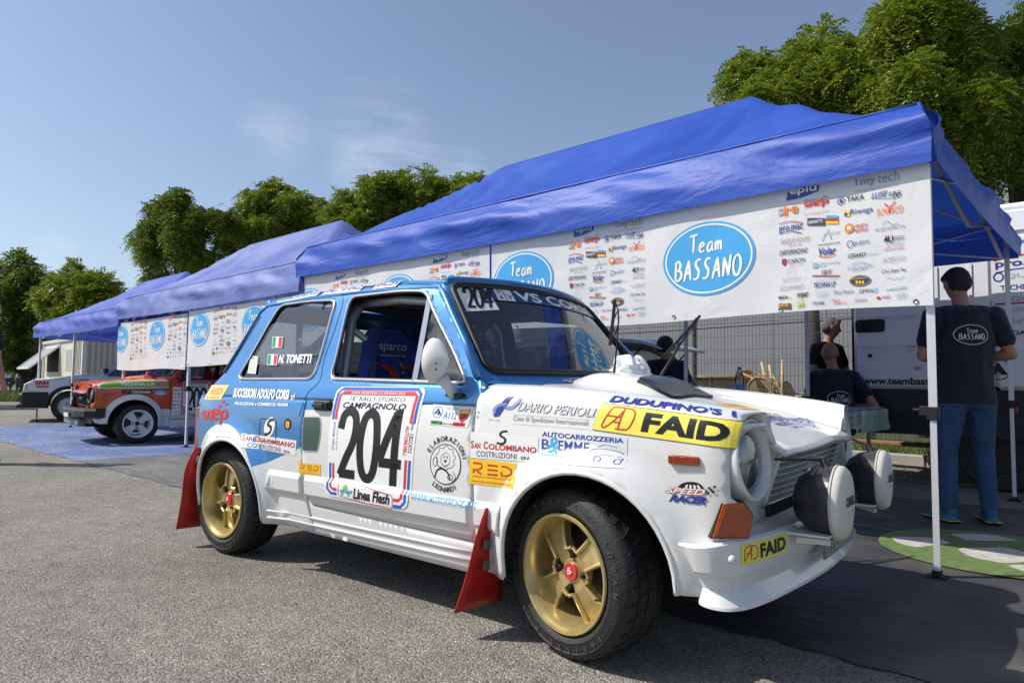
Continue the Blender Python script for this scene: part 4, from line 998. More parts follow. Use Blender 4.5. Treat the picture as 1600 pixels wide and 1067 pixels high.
def plate(num, top=True):
    a = Art(); B = ink(.03, .12, .55); R2 = ink(.62, .05, .06)
    a.poly(rnd([(0, 0), (0, 1), (1, 1), (1, 0)], .08), W_, 0)
    a.line([(.035, .70), (.035, .94), (.075, .98), (.92, .98), (.965, .94), (.965, .70)], .028, B, 1, sm=0)
    a.line([(.07, .70), (.07, .925), (.10, .945), (.90, .945), (.93, .925), (.93, .70)], .030, R2, 1); a.rect(.10, .925, .90, .962, R2, 1)
    a.line([(.035, .30), (.035, .07), (.08, .03), (.16, .03)], .028, B, 1).line([(.075, .30), (.075, .09), (.12, .07), (.16, .07)], .028, R2, 1)
    a.line([(.965, .40), (.965, .06), (.92, .015), (.84, .015)], .028, B, 1).line([(.925, .40), (.925, .09), (.89, .065), (.84, .065)], .028, R2, 1)
    a.text('ISOLA VICENTINA 2-3 GIUGNO 2023', .20, .934, .80, .955, W_, 2, bold=.01)
    a.text('18° RALLY STORICO', .20, .875, .82, .912, K_, 1, shear=.1).text('CAMPAGNOLO', .13, .805, .85, .860, K_, 1, bold=.03, shear=.12)
    for ch, x0, x1 in zip(num, (.14, .385, .625), (.345, .60, .86)): digit(a, ch, x0, .20, x1, .78, K_, .082)
    a.text('Gruppo Battistolli', .045, .42, .085, .68, NB, 1, rot=90, shear=.2).text('Servizi di Sicurezza', .10, .42, .115, .68, NB, 1, rot=90)
    a.text('CECCATO', .935, .46, .975, .62, K_, 1, rot=-90, bold=.02).text('AUTOMOBILI', .885, .44, .925, .68, R2, 1, rot=-90, bold=.03)
    for i in range(8): a.rect(.94+.012*(i % 2), .645+.008*i, .952+.012*(i % 2), .653+.008*i, K_, 1)
    a.line(rnd([(.18, .02), (.18, .16), (.83, .10), (.83, -.02)], .03), .006, R2, 2, closed=True).text('Linea Flesh', .37, .015, .80, .11, K_, 2, bold=.03, shear=.2)
    a.poly([(.21, .03), (.27, .15), (.33, .03), (.30, .03), (.27, .09), (.24, .03)], ink(.2, .5, .12), 2).text('ttell', .20, .055, .36, .085, SKY, 3, bold=.02, shear=.2)
    return a
PL204 = plate('204')
stick(CABM, (529, 604), (668.5, 605), (637, 797), (507.5, 773), 1, 1, PL204, 'white start number plate reading 204', name='number_panel')
a = Art(); a.rect(0, 0, 1, .52, CLR, 0).text('TROFEO', .36, .40, .70, .48, GY, 1).text('A112', .34, .18, .66, .36, ink(.08, .15, .4), 1).ring(.17, .33, .12, .14, .012, NB, 1).poly([(.07, .27), (.17, .44), (.15, .30)], NB, 1).poly([(.17, .44), (.28, .26), (.17, .27)], NB, 1)
a.poly([(.72, .20), (.72, .44), (.95, .46), (.94, .22), (.83, .10)], RD, 1).poly([(.74, .34), (.74, .42), (.93, .44), (.93, .34)], AMB, 2).line([(.78, .2), (.86, .28), (.82, .34)], .03, K_, 3)
a.rect(.04, .02, .35, .11, ink(.05, .3, .08), 1).rect(.35, .02, .62, .11, W_, 1).rect(.62, .02, .92, .11, RD, 1).text('40° anniversario', .08, .03, .88, .10, K_, 2, shear=.2)
stick(CAB, (677, 631.5), (741, 636), (731, 668), (670.5, 663), 1, .52, a)
a = Art(); a.ell(.5, .5, .335, .335, CLR, 0).ring(.5, .5, .33, .33, .014, K_, 1)
a.arc_text('ELABORAZIONI', .5, .5, .425, 158, 14, .085, K_, 1).arc_text('LEONARDI', .5, .5, .42, 232, 308, .085, K_, 1, inward=True)
mane = [(.5+(.20+.022*math.sin(9*t))*math.cos(t), .60+(.19+.022*math.cos(8*t))*math.sin(t)) for t in np.linspace(0, 2*math.pi, 60)[:-1]]
a.line(mane, .010, K_, 1, closed=True).line([(.41, .64), (.40, .54), (.46, .46), (.54, .46), (.60, .54), (.59, .64), (.50, .70)], .009, K_, 1, closed=True).ell(.465, .62, .012, .02, K_).ell(.535, .62, .012, .02, K_).poly([(.46, .57), (.54, .57), (.50, .52)], K_).line([(.45, .50), (.50, .47), (.55, .50)], .008, K_)
a.line([(.28, .24), (.33, .38), (.46, .42), (.58, .35), (.62, .24)], .030, K_, 1, sm=3).ring(.62, .30, .055, .045, .010, K_, 2).ring(.28, .52, .05, .07, .010, K_, 2).line([(.34, .45), (.44, .42)], .01, K_).line([(.68, .40), (.74, .30), (.66, .22)], .01, K_, sm=3)
stick(CABM, (665, 674), (737, 682), (730, 778), (660, 766), 1, 1, a, 'round black and white tuning emblem')
a = Art(); a.text('WWW.AUTOTECNICA.IT', 0, 0, 1, .1, SKY, 1, bold=.01); stick(CABM, (641.5, 769.7), (745, 785), (744, 795), (641.5, 778.4), 1, .1, a)
# front wing
a = scol(False); a.rect(0, -.01, 1, .42, CLR, 0); a.poly(circ(.5, .38, .09, .13, 24), CLR, 0).line([(.56, .48), (.48, .46), (.46, .40), (.53, .35), (.52, .28), (.45, .26), (.41, .28)], .035, K_, 1, sm=4)
stick(FRONT, (736, 667), (842, 676), (838, 722), (735, 714), 1, .50, a)
stick(FRONT, (734.5, 715.5), (806.7, 724), (800.5, 764), (732.8, 755), 1, .55, redart())
a = Art(); G3 = ink(.50, .50, .52)
a.text('DARIO PERIOLI', 0, .0, 1, .12, ink(.30, .30, .32), 1, shear=.1, bold=.012).text('DARIO PERIOLI', .004, .006, .996, .114, ink(.72, .72, .72), 2, shear=.1, bold=-.008); stick(FRONT, (814, 627), (933, 637.5), (928, 651.5), (808, 642), 1, .12, a)
a = Art(); a.text('Casa di Spedizioni Internazionali', 0, 0, 1, .1, ink(.22, .22, .24), 1).line([(-.01, -.03), (1.01, -.03), (1.01, .12), (-.01, .12)], .006, ink(.5, .5, .5), 1, closed=True); stick(FRONT, (803, 649), (920, 657), (918.5, 667), (802, 658.7), 1, .1, a)
a = Art(); a.poly([(.42, 1), (.62, 1), (.36, .18), (.2, .12), (.12, .2)], NB, 1).line([(.78, .96), (.92, .80), (.74, .52), (.5, .5)], .12, ink(.25, .3, .55), 1, sm=4).line([(.5, .62), (.22, .58), (.10, .40), (.22, .22)], .11, ink(.25, .3, .55), 1, sm=4).text('since 1908', .0, -.02, .42, .06, GY, 1); stick(FRONT, (778, 618), (820, 617.5), (806, 661), (763, 655), 1, 1, a)
a = Art(); a.rect(-.02, -.02, 1.02, 1.0, ink(.66, .67, .68), 0).text('AUTOCARROZZERIA', .0, .80, .98, .97, NB, 1, bold=.03).text('B', .0, .38, .10, .72, NB, 1, bold=.01).text('&', .07, .26, .24, .82, SKY, 2, bold=.01, shear=.2).text('EMME', .22, .38, .60, .72, NB, 1, bold=.01).text('di Leonardo Bruno e Mirco Marco', .0, .16, .55, .26, SKY, 1, shear=.1)
a.line([(.62, .30), (.63, .48), (.72, .56), (.92, .52), (.99, .40), (.97, .22)], .014, NB, 1, sm=4).line([(.66, .30), (.80, .36), (.98, .32)], .012, NB, 1, sm=3).ring(.72, .22, .035, .08, .012, NB, 1).ring(.93, .18, .035, .08, .012, NB, 1).line([(.70, .62), (.78, .70), (.92, .64)], .012, NB, 1, sm=3)
stick(FRONT, (847.5, 672.5), (978, 683.5), (974, 731), (844, 719), 1, 1, a, 'body shop sticker above the front wheel')
def faid(h=.2):
    a = Art(); a.rect(0, 0, 1, h, ink(.86, .74, .10), 0).line([(0, 0), (0, h), (1, h), (1, 0)], .004, K_, 1, closed=True)
    k = h; a.line(smoothline([(.06, .18*k), (.10, .80*k), (.14, .90*k), (.26, .88*k), (.29, .62*k), (.27, .22*k), (.23, .14*k), (.17, .14*k)], 4), .012, RD, 1)
    a.line([(.06, .18*k), (.09, .14*k), (.17, .55*k), (.20, .88*k)], .012, RD, 1, sm=3).line([(.09, .55*k), (.20, .55*k)], .011, RD, 1).line([(.20, .88*k), (.19, .15*k)], .012, RD, 1).line([(.14, .36*k), (.20, .36*k)], .010, RD, 1)
    a.text('FAID', .36, .16*k, .95, .86*k, K_, 1, bold=.045); return a
stick(FRONT, (942, 629.5), (1162, 659), (1152.5, 701), (926, 671), 1, .2, faid(), 'large yellow and black sponsor strip along the wing', step=.03)
BUM = small_hatch_out['BUM']
ba, bb = [min(np.linspace(.03, .48, 400), key=lambda a_: abs(proj(BUM.f(a_, .23))[0]-x_)) for x_ in (1158, 1229)]
stick(BUM, (ba, .192), (bb, .192), (bb, .266), (ba, .266), 1, .36, (lambda a_: a_)(Art().rect(0, 0, 1, .36, ink(.86, .74, .10), 0).text('FAID', .40, .05, .97, .31, K_, 1, bold=.05).line([(.06, .06), (.10, .30), (.33, .28), (.33, .10), (.24, .06)], .02, RD, 1, sm=3).line([(.06, .06), (.16, .18), (.22, .30), (.20, .06)], .02, RD, 1, sm=3).line([(.10, .18), (.22, .18)], .018, RD, 1)), 'small yellow and black sticker on the bumper', uv=True)
a = Art(); a.text("DUDUPINO'S 1", 0, 0, 1, .06, NB, 1, bold=.04, shear=.15); stick(FRONT, (958, 618), (1150, 643), (1155, 652), (951, 628), 1, .06, a)
def sketch_speed():
    a = Art()
    a.poly([(.28, .62)]+[(.52+.27*math.cos(t), .62+.36*math.sin(t)) for t in np.linspace(math.pi, 0, 16)][1:], K_, 1)
    for i in range(4): a.poly([(.40+.1*i, .66), (.45+.1*i, .66), (.46+.07*i, .84), (.42+.07*i, .84)], W_, 2)
    a.text('SPEED', .01, .40, .85, .70, RD, 2, bold=.075, shear=.3).text('SPEED', .03, .42, .83, .68, W_, 3, bold=.02, shear=.3)
    a.text('RACER', .12, .02, .90, .36, NB, 2, bold=.06, shear=.3)
    for i in range(4):
        for j in range(3):
            if (i+j) % 2: a.rect(.82+.045*i, .46+.1*j+.03*i, .865+.045*i, .56+.1*j+.03*i, K_, 3)
    return a
stick(FRONT, (1041, 750), (1121, 753), (1110, 790), (1034, 784), 1, 1, sketch_speed())
BON = small_hatch_out['BON']
a = Art(); a.text('SWEDISH MOTOR', .0, .5, 1, 1, NB, 1, bold=.04, shear=.1).text('PRODUZIONE ENERGIA', .05, .22, .95, .42, NB, 1, bold=.02).text('SAN BARTOLOMEO', .25, 0, .9, .15, NB, 1)
stick(BON, (1182, 649), (1262, 651), (1290, 671), (1225, 673), 1, 1, a)
a = Art(); a.rect(0, 0, 1, 1, AMB, 0).text('RED', .1, .3, .8, .8, ink(.6, .2, .05), 1); stick(BON, (1120, 630), (1150, 631), (1190, 641), (1150, 640), 1, 1, a)
a = Art(); a.text('CAPITAL', 0, .5, 1, 1, RD, 1, bold=.02).text('MOTORI', 0, 0, 1, .4, GY, 1, bold=.02); stick(BON, (1176, 645), (1216, 646), (1224, 652), (1188, 652), 1, 1, a)
# glass
a = Art(); a.poly([(.0, .0), (-.04, 1), (.62, 1), (1, .02)], W_, 0)
for ch, x0, x1 in zip('204', (.10, .33, .55), (.30, .53, .80)): digit(a, ch, x0, .14, x1, .86, K_, .085)
stick(WIN, (712, 444), (780, 446), (780, 485), (729, 487), 1, 1, a, 'start number 204 in the corner of the windscreen', step=None)
def wband(x, y):
    yn = -.70+1.60*x; t = .815+.135*y; t = t+.0*x; return WIN.pn(yn, t)
a = Art(); a.rect(0, 0, 1, 1, mat('band_blue', (.02, .05, .16), .3), 0).text('VS CORSE', .20, .10, .95, .90, W_, 1, bold=.03)
for i, (x, y, ch) in enumerate(((.08, .5, 'O'), (.08, 0, 'A'), (.135, 0, 'T'), (.135, .5, ''))):
    a.rect(x, y, x+.05, y+.46, W_, 1); 
    if ch: a.text(ch, x+.013, y+.1, x+.037, y+.38, K_, 2, bold=.02)
a.lay('sun_strip', wband, car, step=.08)
def flag(S, q, lab=None):
    a = Art(); a.rect(-.05, -.05, 1.05, 1.05, W_, 0).rect(0, 0, .33, 1, ink(.02, .30, .10), 1).rect(.66, 0, 1, 1, ink(.60, .03, .04), 1); stick(S, *q, 1, 1, a, lab, name='flag_sticker', step=None)
flag(CAB, ((427, 526.5), (441.5, 527), (439.5, 542.5), (425.5, 542.5))); flag(CAB, ((419.5, 554), (433.5, 554.5), (432, 570), (418, 569.5)))
a = Art(); a.text('N. TONETTI', 0, 0, 1, .2, W_, 1, bold=.04, shear=.12); stick(CAB, (437, 554), (488.5, 553), (486, 568), (434.5, 567.5), 1, .2, a)
a = Art(); a.rect(0, 0, 1, 1, ink(.62, .70, .62), 0).rect(.1, .85, .5, .93, RD, 1)
for k in range(7): a.line([(.15, .15+.09*k), (.85, .15+.09*k)], .02, GY, 1)
stick(CAB, (392, 556), (403.5, 557), (399.5, 584.5), (386.5, 583), 1, 1, a)
# roof edge lettering
for q, t, c in ((((441, 456), (502, 449), (501, 455), (440, 463)), 'GUIDARE SICURO A.S.D.', ink(.15, .25, .45)), (((513, 446), (569, 439.5), (568, 446), (511, 453)), 'RALLY & RACE', ink(.2, .1, .45)), (((591, 438), (626, 434), (624, 440), (590, 444)), 'RACEN', ink(.2, .1, .45))):
    a = Art(); a.rect(-.02, -.02, 1.02, .12, W_, 0).text(t, 0, 0, 1, .1, c, 1, bold=.03, shear=.15); xa_, xb_ = at(q[0][0], q[0][1], 1, -.53)[0], at(q[1][0], q[1][1], 1, -.53)[0]; stick(CAB, (xa_, 1.302), (xb_, 1.302), (xb_, 1.262), (xa_, 1.262), 1, .1, a, lift=.005, uv=True)
for nme, xx in (('a', 0),):
    a = Art()
    for i, (x, wd, tt) in enumerate(((.02, .28, 'SERVICE'), (.34, .26, 'DARIO'), (.64, .30, 'MOTORSPORT'))): a.rect(x, 0, x+wd, .10, W_, 0).text(tt, x+.02, .02, x+wd-.02, .08, NB, 1, bold=.03)
    a.lay('sticker', lambda x, y: (lambda v: (np.array([v[0], v[1], v[2]]), np.array([.3, 0, 1])))(np.array([-.70-.085*((-.46+.92*x)/.5)**2-.12*(1-y/.1)*0-(.10-y)*.6, -.46+.92*x, fC(-.72, 1.30+.5*(1-abs(-.46+.92*x)/.5)*.99)[2]+.003])), car, step=.08)
# ---------------------------------------------------------------- orange car 209, same kind of small hatchback, nose out of the second tent
def place_fit(pts, x, y, a, z=0.):
    """least squares of position and heading from sighted points [(local, (px, py), weight)]"""
    p = np.array([x, y, a], float)
    def res(p):
        c, s_ = math.cos(p[2]), math.sin(p[2]); out = []
        for (lx, ly, lz), (px, py), w_ in pts:
            q = proj(np.array([p[0]+c*lx-s_*ly, p[1]+s_*lx+c*ly, lz+z])); out += [(q[0]-px)*w_, (q[1]-py)*w_]
        return np.array(out)
    lam = 1e-2; r = res(p)
    for _ in range(60):
        J = np.stack([(res(p+np.eye(3)[i]*1e-4)-r)/1e-4 for i in range(3)], 1); A = J.T @ J
        q = p+np.linalg.solve(A+lam*np.diag(np.diag(A)), -J.T @ r); rn = res(q)
        if rn @ rn < r @ r: p, r, lam = q, rn, lam/3
        else: lam *= 4
    return p, r
o_, r_ = place_fit([((0, .70, .262), (213, 667), 2), ((0, .72, .0), (215, 699), 1), ((.53, .566, .64), (148, 631), 1.5), ((.53, -.566, .64), (117, 629), 1.5), ((-.37, .72, .80), (267, 606), 1), ((-.70, .56, 1.24), (291, 562), 1), ((.60, .60, .42), (165, 665), .5)], -7.8, 1.0, math.radians(200))
ORNG = mat('orange_paint', (.54, .075, .010), .3, coat=.7, var=.08, vscale=4)
GREEN = mat('green_stripe_paint', (.16, .42, .03), .35, coat=.5)
ocar = empty('rally_car', 'orange rally hatchback number 209 with white wheels, nose out of the faded tent', 'rally car')
FL2 = (ARF[0], ARF[1], ARF[2]+.062); RL2 = (ARR[0], ARR[1], ARR[2]+.062)
def zor(x, z):
    for c in (FL2, RL2):
        if math.hypot(x-c[0], z-c[1]) < c[2]: return 1
    if z < .42: return 1
    return 0
def arcl(c): return [(c[0]+c[2]*math.cos(t), c[1]+c[2]*math.sin(t)) for t in np.linspace(-.1, 3.24, 40)]
small_hatch(ocar, dict(main=False, body=ORNG, lower=WHITE, mats=[ORNG, WHITE], zone=zor, lines=[arcl(RL2), [(-2.4, .42), (-.2, .42)]], wing=[ORNG, WHITE], wzone=zor, wlines=[arcl(FL2), [(-.5, .42), (.6, .42)]], bonnet=ORNG, bezel=BLACKP, grille=BLACKP,
    seat=mat('red_seat', (.30, .01, .012), .8), rims='white', steer=R_(0), blacktrim=True, seatword='OMP'))
MF = Surf(lambda u, v: fF(u, v)*np.array([1, -1, 1]), *FRONT.b, -1); MCm = Surf(lambda u, v: fCM(u, v)*np.array([1, -1, 1]), *CAB.b, -1)
def ostick(S, x0, x1, z0, z1, W, H, art, lab=None):      # the far-side rule: text reads from the nose back, x1 (front) is on the reader's left
    return art.lay('sticker', S.quad((x1, z1), (x0, z1), (x0, z0), (x1, z0), W, H, True), ocar, lab, step=.05, lift=.004, eps=.001)
a = Art(); a.poly([(0, 0), (0, .5), (.12, .92), (1, 1), (1, .12), (.1, .0)], W_, 0).poly([(.04, .08), (.04, .5), (.14, .86), (1, .93), (1, .20), (.12, .08)], GREEN, 1).text('TECHNA L.P.', .30, .32, .80, .68, W_, 2, bold=.04).rect(.82, .30, .98, .85, ink(.6, .25, .2), 2)
ostick(MF, -.34, .49, .715, .84, 1, 1, a, 'green stripe edged in white along the wing')
a = Art(); a.rect(0, 0, 1, .25, K_, 0).poly([(.03, .03), (.2, .22), (.26, .22), (.12, .03)], RD, 1).text('YOKOHAMA', .30, .06, .95, .19, W_, 1, bold=.04)
ostick(MF, -.14, .22, .645, .70, 1, .25, a)
a = Art(); a.ell(.5, .5, .5, .5, SKY, 0).hand('Team', .3, .5, .7, .85, W_, .05).hand('BASSANO', .12, .15, .88, .45, W_, .06); ostick(MF, -.31, -.16, .63, .70, 1, 1, a)
ostick(MCm, -.88, -.52, .34, .82, 1, 1, plate('209'), 'white start number plate reading 209')
a = Art(); a.rect(0, 0, 1, 1, W_, 0)
for i in range(6):
    for j in range(2): a.text(['snep', 'MADA', 'Riwega', 'TAKA', 'Volar', 'ICS'][(i+3*j) % 6], .06+.48*j, .06+.155*i, .46+.48*j, .14+.155*i, [RD, K_, NB, OR][(i+j) % 4], 1, bold=.02)
ostick(MCm, -.50, -.39, .42, .74, 1, 1, a); 
a = Art(); a.rect(0, 0, 1, 1, ORNG, 0); ostick(MCm, -.515, -.502, .36, .74, 1, 1, a)
a = Art(); a.rect(0, 0, 1, 1, W_, 0).text('209', .05, .1, .28, .9, K_, 1, bold=.04).text('G.M. MOTORS', .36, .25, .92, .75, K_, 1, bold=.03); a.lay('sun_strip', lambda x, y: WIN.pn(-.88+1.76*x, .80+.15*y), ocar, step=.08)
m = MB(); 
for k in range(3): m.box((.566, .12, .60-.012*k), (.006, .20, .006))
m.build('grille_badge', STEEL, ocar)
# far door standing open
m = MB(); m.tube([Vector((-.40, -.72, .84)), Vector((-.50, -.86, 1.02)), Vector((-.66, -1.02, 1.22)), Vector((-.86, -1.22, 1.24)), Vector((-1.0, -1.36, .85))], .022, 8); m.add([(-.38, -.73, .30), (-.98, -1.36, .30), (-1.0, -1.36, .85), (-.38, -.73, .85)], [(0, 1, 2, 3)]); m.build('open_door', ORNG, ocar, label='driver door standing open')
ocar.location = (o_[0], o_[1], .006); ocar.rotation_euler = (0, 0, o_[2])
# ---------------------------------------------------------------- ground, sheets on it
def node_mat(name):
    m = bpy.data.materials.new(name); m.use_nodes = True; return m, m.node_tree.nodes, m.node_tree.links, m.node_tree.nodes['Principled BSDF']
def asphalt():
    m, n, l, b = node_mat('asphalt'); tc = n.new('ShaderNodeTexCoord')
    v = n.new('ShaderNodeTexVoronoi'); v.inputs['Scale'].default_value = 145; l.new(tc.outputs['Object'], v.inputs[0])
    v2 = n.new('ShaderNodeTexNoise'); v2.inputs['Scale'].default_value = 170; v2.inputs['Detail'].default_value = 4; l.new(tc.outputs['Object'], v2.inputs[0])
    big = n.new('ShaderNodeTexNoise'); big.inputs['Scale'].default_value = .7; big.inputs['Detail'].default_value = 6; l.new(tc.outputs['Object'], big.inputs[0])
    mid = n.new('ShaderNodeTexNoise'); mid.inputs['Scale'].default_value = 9; mid.inputs['Detail'].default_value = 5; l.new(tc.outputs['Object'], mid.inputs[0])
    cr = n.new('ShaderNodeValToRGB'); l.new(v.outputs['Color'], cr.inputs[0]); e = cr.color_ramp.elements
    e[0].position = 0; e[0].color = (.07, .064, .054, 1); e[1].position = 1; e[1].color = (.58, .56, .50, 1)
    for p, c in ((.35, (.155, .145, .122, 1)), (.75, (.25, .236, .20, 1)), (.93, (.34, .325, .28, 1))): q = e.new(p); q.color = c
    mr = n.new('ShaderNodeMapRange'); mr.inputs[1].default_value = .3; mr.inputs[2].default_value = .7; mr.inputs[3].default_value = .84; mr.inputs[4].default_value = 1.34; l.new(big.outputs[0], mr.inputs[0])
    mr2 = n.new('ShaderNodeMapRange'); mr2.inputs[1].default_value = .3; mr2.inputs[2].default_value = .7; mr2.inputs[3].default_value = .85; mr2.inputs[4].default_value = 1.15; l.new(mid.outputs[0], mr2.inputs[0])
    mm = n.new('ShaderNodeMath'); mm.operation = 'MULTIPLY'; l.new(mr.outputs[0], mm.inputs[0]); l.new(mr2.outputs[0], mm.inputs[1])
    vm = n.new('ShaderNodeVectorMath'); vm.operation = 'SCALE'; l.new(cr.outputs[0], vm.inputs[0]); l.new(mm.outputs[0], vm.inputs['Scale']); l.new(vm.outputs[0], b.inputs['Base Color'])
    b.inputs['Roughness'].default_value = .85
    ad = n.new('ShaderNodeMath'); ad.operation = 'ADD'; l.new(v.outputs['Distance'], ad.inputs[0]); l.new(v2.outputs[0], ad.inputs[1])
    bp = n.new('ShaderNodeBump'); bp.inputs['Strength'].default_value = 1; bp.inputs['Distance'].default_value = .006; bp.invert = True; l.new(ad.outputs[0], bp.inputs['Height']); l.new(bp.outputs[0], b.inputs['Normal'])
    # tar-filled patches and worn streaks
    return m
ASPH = asphalt()
g = mesh('ground', [(-400, -400, 0), (400, -400, 0), (400, 400, 0), (-400, 400, 0)], [(0, 1, 2, 3)], ASPH); g['kind'] = 'structure'
def sheetmat(name, c, c2, dust, rough=.6, sc1=3.0):
    m, n, l, b = node_mat(name); tc = n.new('ShaderNodeTexCoord'); mp = n.new('ShaderNodeMapping'); mp.inputs['Scale'].default_value = (.35, 1.6, 1); mp.inputs['Rotation'].default_value = (0, 0, .08); l.new(tc.outputs['Object'], mp.inputs[0])
    t = n.new('ShaderNodeTexNoise'); t.inputs['Scale'].default_value = sc1; t.inputs['Detail'].default_value = 9; t.inputs['Roughness'].default_value = .65; l.new(mp.outputs[0], t.inputs[0])
    t2 = n.new('ShaderNodeTexNoise'); t2.inputs['Scale'].default_value = 1.6; t2.inputs['Detail'].default_value = 8; t2.inputs['Distortion'].default_value = 1.2; l.new(tc.outputs['Object'], t2.inputs[0])
    cr = n.new('ShaderNodeValToRGB'); l.new(t.outputs[0], cr.inputs[0]); e = cr.color_ramp.elements; e[0].position = .3; e[0].color = (*c, 1); e[1].position = .72; e[1].color = (*c2, 1)
    mr = n.new('ShaderNodeMapRange'); mr.inputs[1].default_value = .42; mr.inputs[2].default_value = .72; mr.inputs[4].default_value = .75; l.new(t2.outputs[0], mr.inputs[0])
    mx = n.new('ShaderNodeMix'); mx.data_type = 'RGBA'; l.new(mr.outputs[0], mx.inputs['Factor']); l.new(cr.outputs[0], mx.inputs['A']); mx.inputs['B'].default_value = (*dust, 1); l.new(mx.outputs['Result'], b.inputs['Base Color'])
    b.inputs['Roughness'].default_value = rough
    w1 = n.new('ShaderNodeTexNoise'); w1.inputs['Scale'].default_value = 5; w1.inputs['Detail'].default_value = 6; w1.inputs['Distortion'].default_value = 2; l.new(mp.outputs[0], w1.inputs[0])
    bp = n.new('ShaderNodeBump'); bp.inputs['Strength'].default_value = .8; bp.inputs['Distance'].default_value = .03; l.new(w1.outputs[0], bp.inputs['Height'])
    w2 = n.new('ShaderNodeTexNoise'); w2.inputs['Scale'].default_value = 90; l.new(tc.outputs['Object'], w2.inputs[0]); bp2 = n.new('ShaderNodeBump'); bp2.inputs['Strength'].default_value = .4; bp2.inputs['Distance'].default_value = .004; l.new(w2.outputs[0], bp2.inputs['Height']); l.new(bp.outputs[0], bp2.inputs['Normal']); l.new(bp2.outputs[0], b.inputs['Normal'])
    return m
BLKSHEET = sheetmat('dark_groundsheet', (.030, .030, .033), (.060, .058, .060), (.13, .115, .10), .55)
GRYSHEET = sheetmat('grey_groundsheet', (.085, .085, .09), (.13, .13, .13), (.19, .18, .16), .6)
BLUSHEET = sheetmat('blue_groundsheet', (.085, .125, .28), (.13, .18, .36), (.27, .29, .36), .5)
e0 = ground(280, 762)[:2]; e1 = ground(1455, 1067)[:2]; ed = (e1-e0)/np.linalg.norm(e1-e0)
def gline(t): return e0+ed*t       # front edge of the sheets
def on_edge(px, py): return float((ground(px, py)[:2]-e0) @ ed)
tb = on_edge(130, 716)
bk = np.array([-ed[1], ed[0]]); bk = bk if bk[1] > 0 else -bk
def sheet(name, t0, t1, deep, z, m, label, nx, ny, amp=.006):
    V = []; 
    for j in range(ny+1):
        for i in range(nx+1):
            p = gline(t0+(t1-t0)*i/nx)+bk*(deep*j/ny+ (.012*math.sin(i*1.7)+.008*math.sin(i*.6) if j == 0 else 0)); h = z+(abs(math.sin(p[0]*2.1+p[1]*5)*math.sin(p[1]*3.7-p[0]))*amp)*(1 if 0 < j else .3); V.append((p[0], p[1], h))
    F = [(j*(nx+1)+i, j*(nx+1)+i+1, (j+1)*(nx+1)+i+1, (j+1)*(nx+1)+i) for j in range(ny) for i in range(nx)]
    o = mesh(name, V, F, m, None, True); tag(o, label, 'groundsheet'); return o
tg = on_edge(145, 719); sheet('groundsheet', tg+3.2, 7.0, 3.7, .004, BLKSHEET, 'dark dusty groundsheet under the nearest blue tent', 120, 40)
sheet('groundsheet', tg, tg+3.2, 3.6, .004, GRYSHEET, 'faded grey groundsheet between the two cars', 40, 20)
sheet('groundsheet', tg-6.5, tg, 3.9, .004, BLUSHEET, 'faded blue groundsheet under the orange car', 60, 30)
# green and pale chequered patch printed on the dark sheet, cut by a worn seam
GRN = mat('green_print', (.13, .19, .06), .6, var=.3, vscale=30); PAL = mat('pale_print', (.48, .46, .41), .6, var=.25, vscale=20)
c0 = ground(1560, 866); hx = float((ground(1372, 843)[0:2]-c0[:2]) @ ed); a = Art()
rx_, ry_ = abs(hx), float(np.linalg.norm(ground(1480, 897)[:2]-ground(1560, 836)[:2]))*.46
a.ell(0, 0, rx_, ry_, GRN, 0)
def pgram(cx, cy, w_, h_, sk, c): return [(cx-w_/2-sk, cy-h_/2), (cx+w_/2-sk, cy-h_/2), (cx+w_/2+sk, cy+h_/2), (cx-w_/2+sk, cy+h_/2)]
for P in ([(-.92, .0), (-.60, .26), (-.38, .12), (-.62, -.38), (-.80, -.26)], [(-.50, .60), (-.15, .88), (.12, .72), (-.30, .35)], [(-.32, -.12), (.02, .26), (.40, .02), (.10, -.5), (-.18, -.42)], [(.20, .86), (.55, .70), (.72, .35), (.35, .5)], [(.10, -.56), (.45, -.2), (.85, -.1), (.80, -.42), (.40, -.80)]):
    a.poly(rnd([(x*rx_, y*ry_) for x, y in P], .05), PAL, 1)
a.line([(-rx_*1.5, ry_*.42), (rx_*1.2, ry_*.12)], .012, mat('seam_dust', (.32, .31, .29), .9), 2)
pm = a.lay('printed_patch', lambda x, y: (np.array([c0[0]+ed[0]*x+bk[0]*y, c0[1]+ed[1]*x+bk[1]*y, .012]), np.array([0, 0, 1.])), None, step=.15)
tag(pm, 'green and white chequered oval printed on the dark groundsheet', 'floor marking')
# small stones and grit on the asphalt
n = 2600; pr = rng.uniform(0, 1, (n, 2)); P = np.stack([-6+9*pr[:, 0], -1.9+4*pr[:, 1]**1.0], 1); keep = ((P-e0) @ bk) < -.02; P = P[keep]
V = []
for x, y in P:
    s_ = .0018+.004*random.random()**3; an = random.random()*3
    b4 = [(x+s_*math.cos(an+k*2.09), y+s_*math.sin(an+k*2.09), .0005) for k in range(3)]; t4 = (x, y, .0005+s_*.9)
    for k in range(3): V += [b4[k], b4[(k+1) % 3], t4]
o = quads_mesh('loose_grit', np.array(V), mat('grit', (.26, .25, .23), .9), None, 3); tag(o, 'loose pale grit scattered on the asphalt', 'grit', kind='stuff')
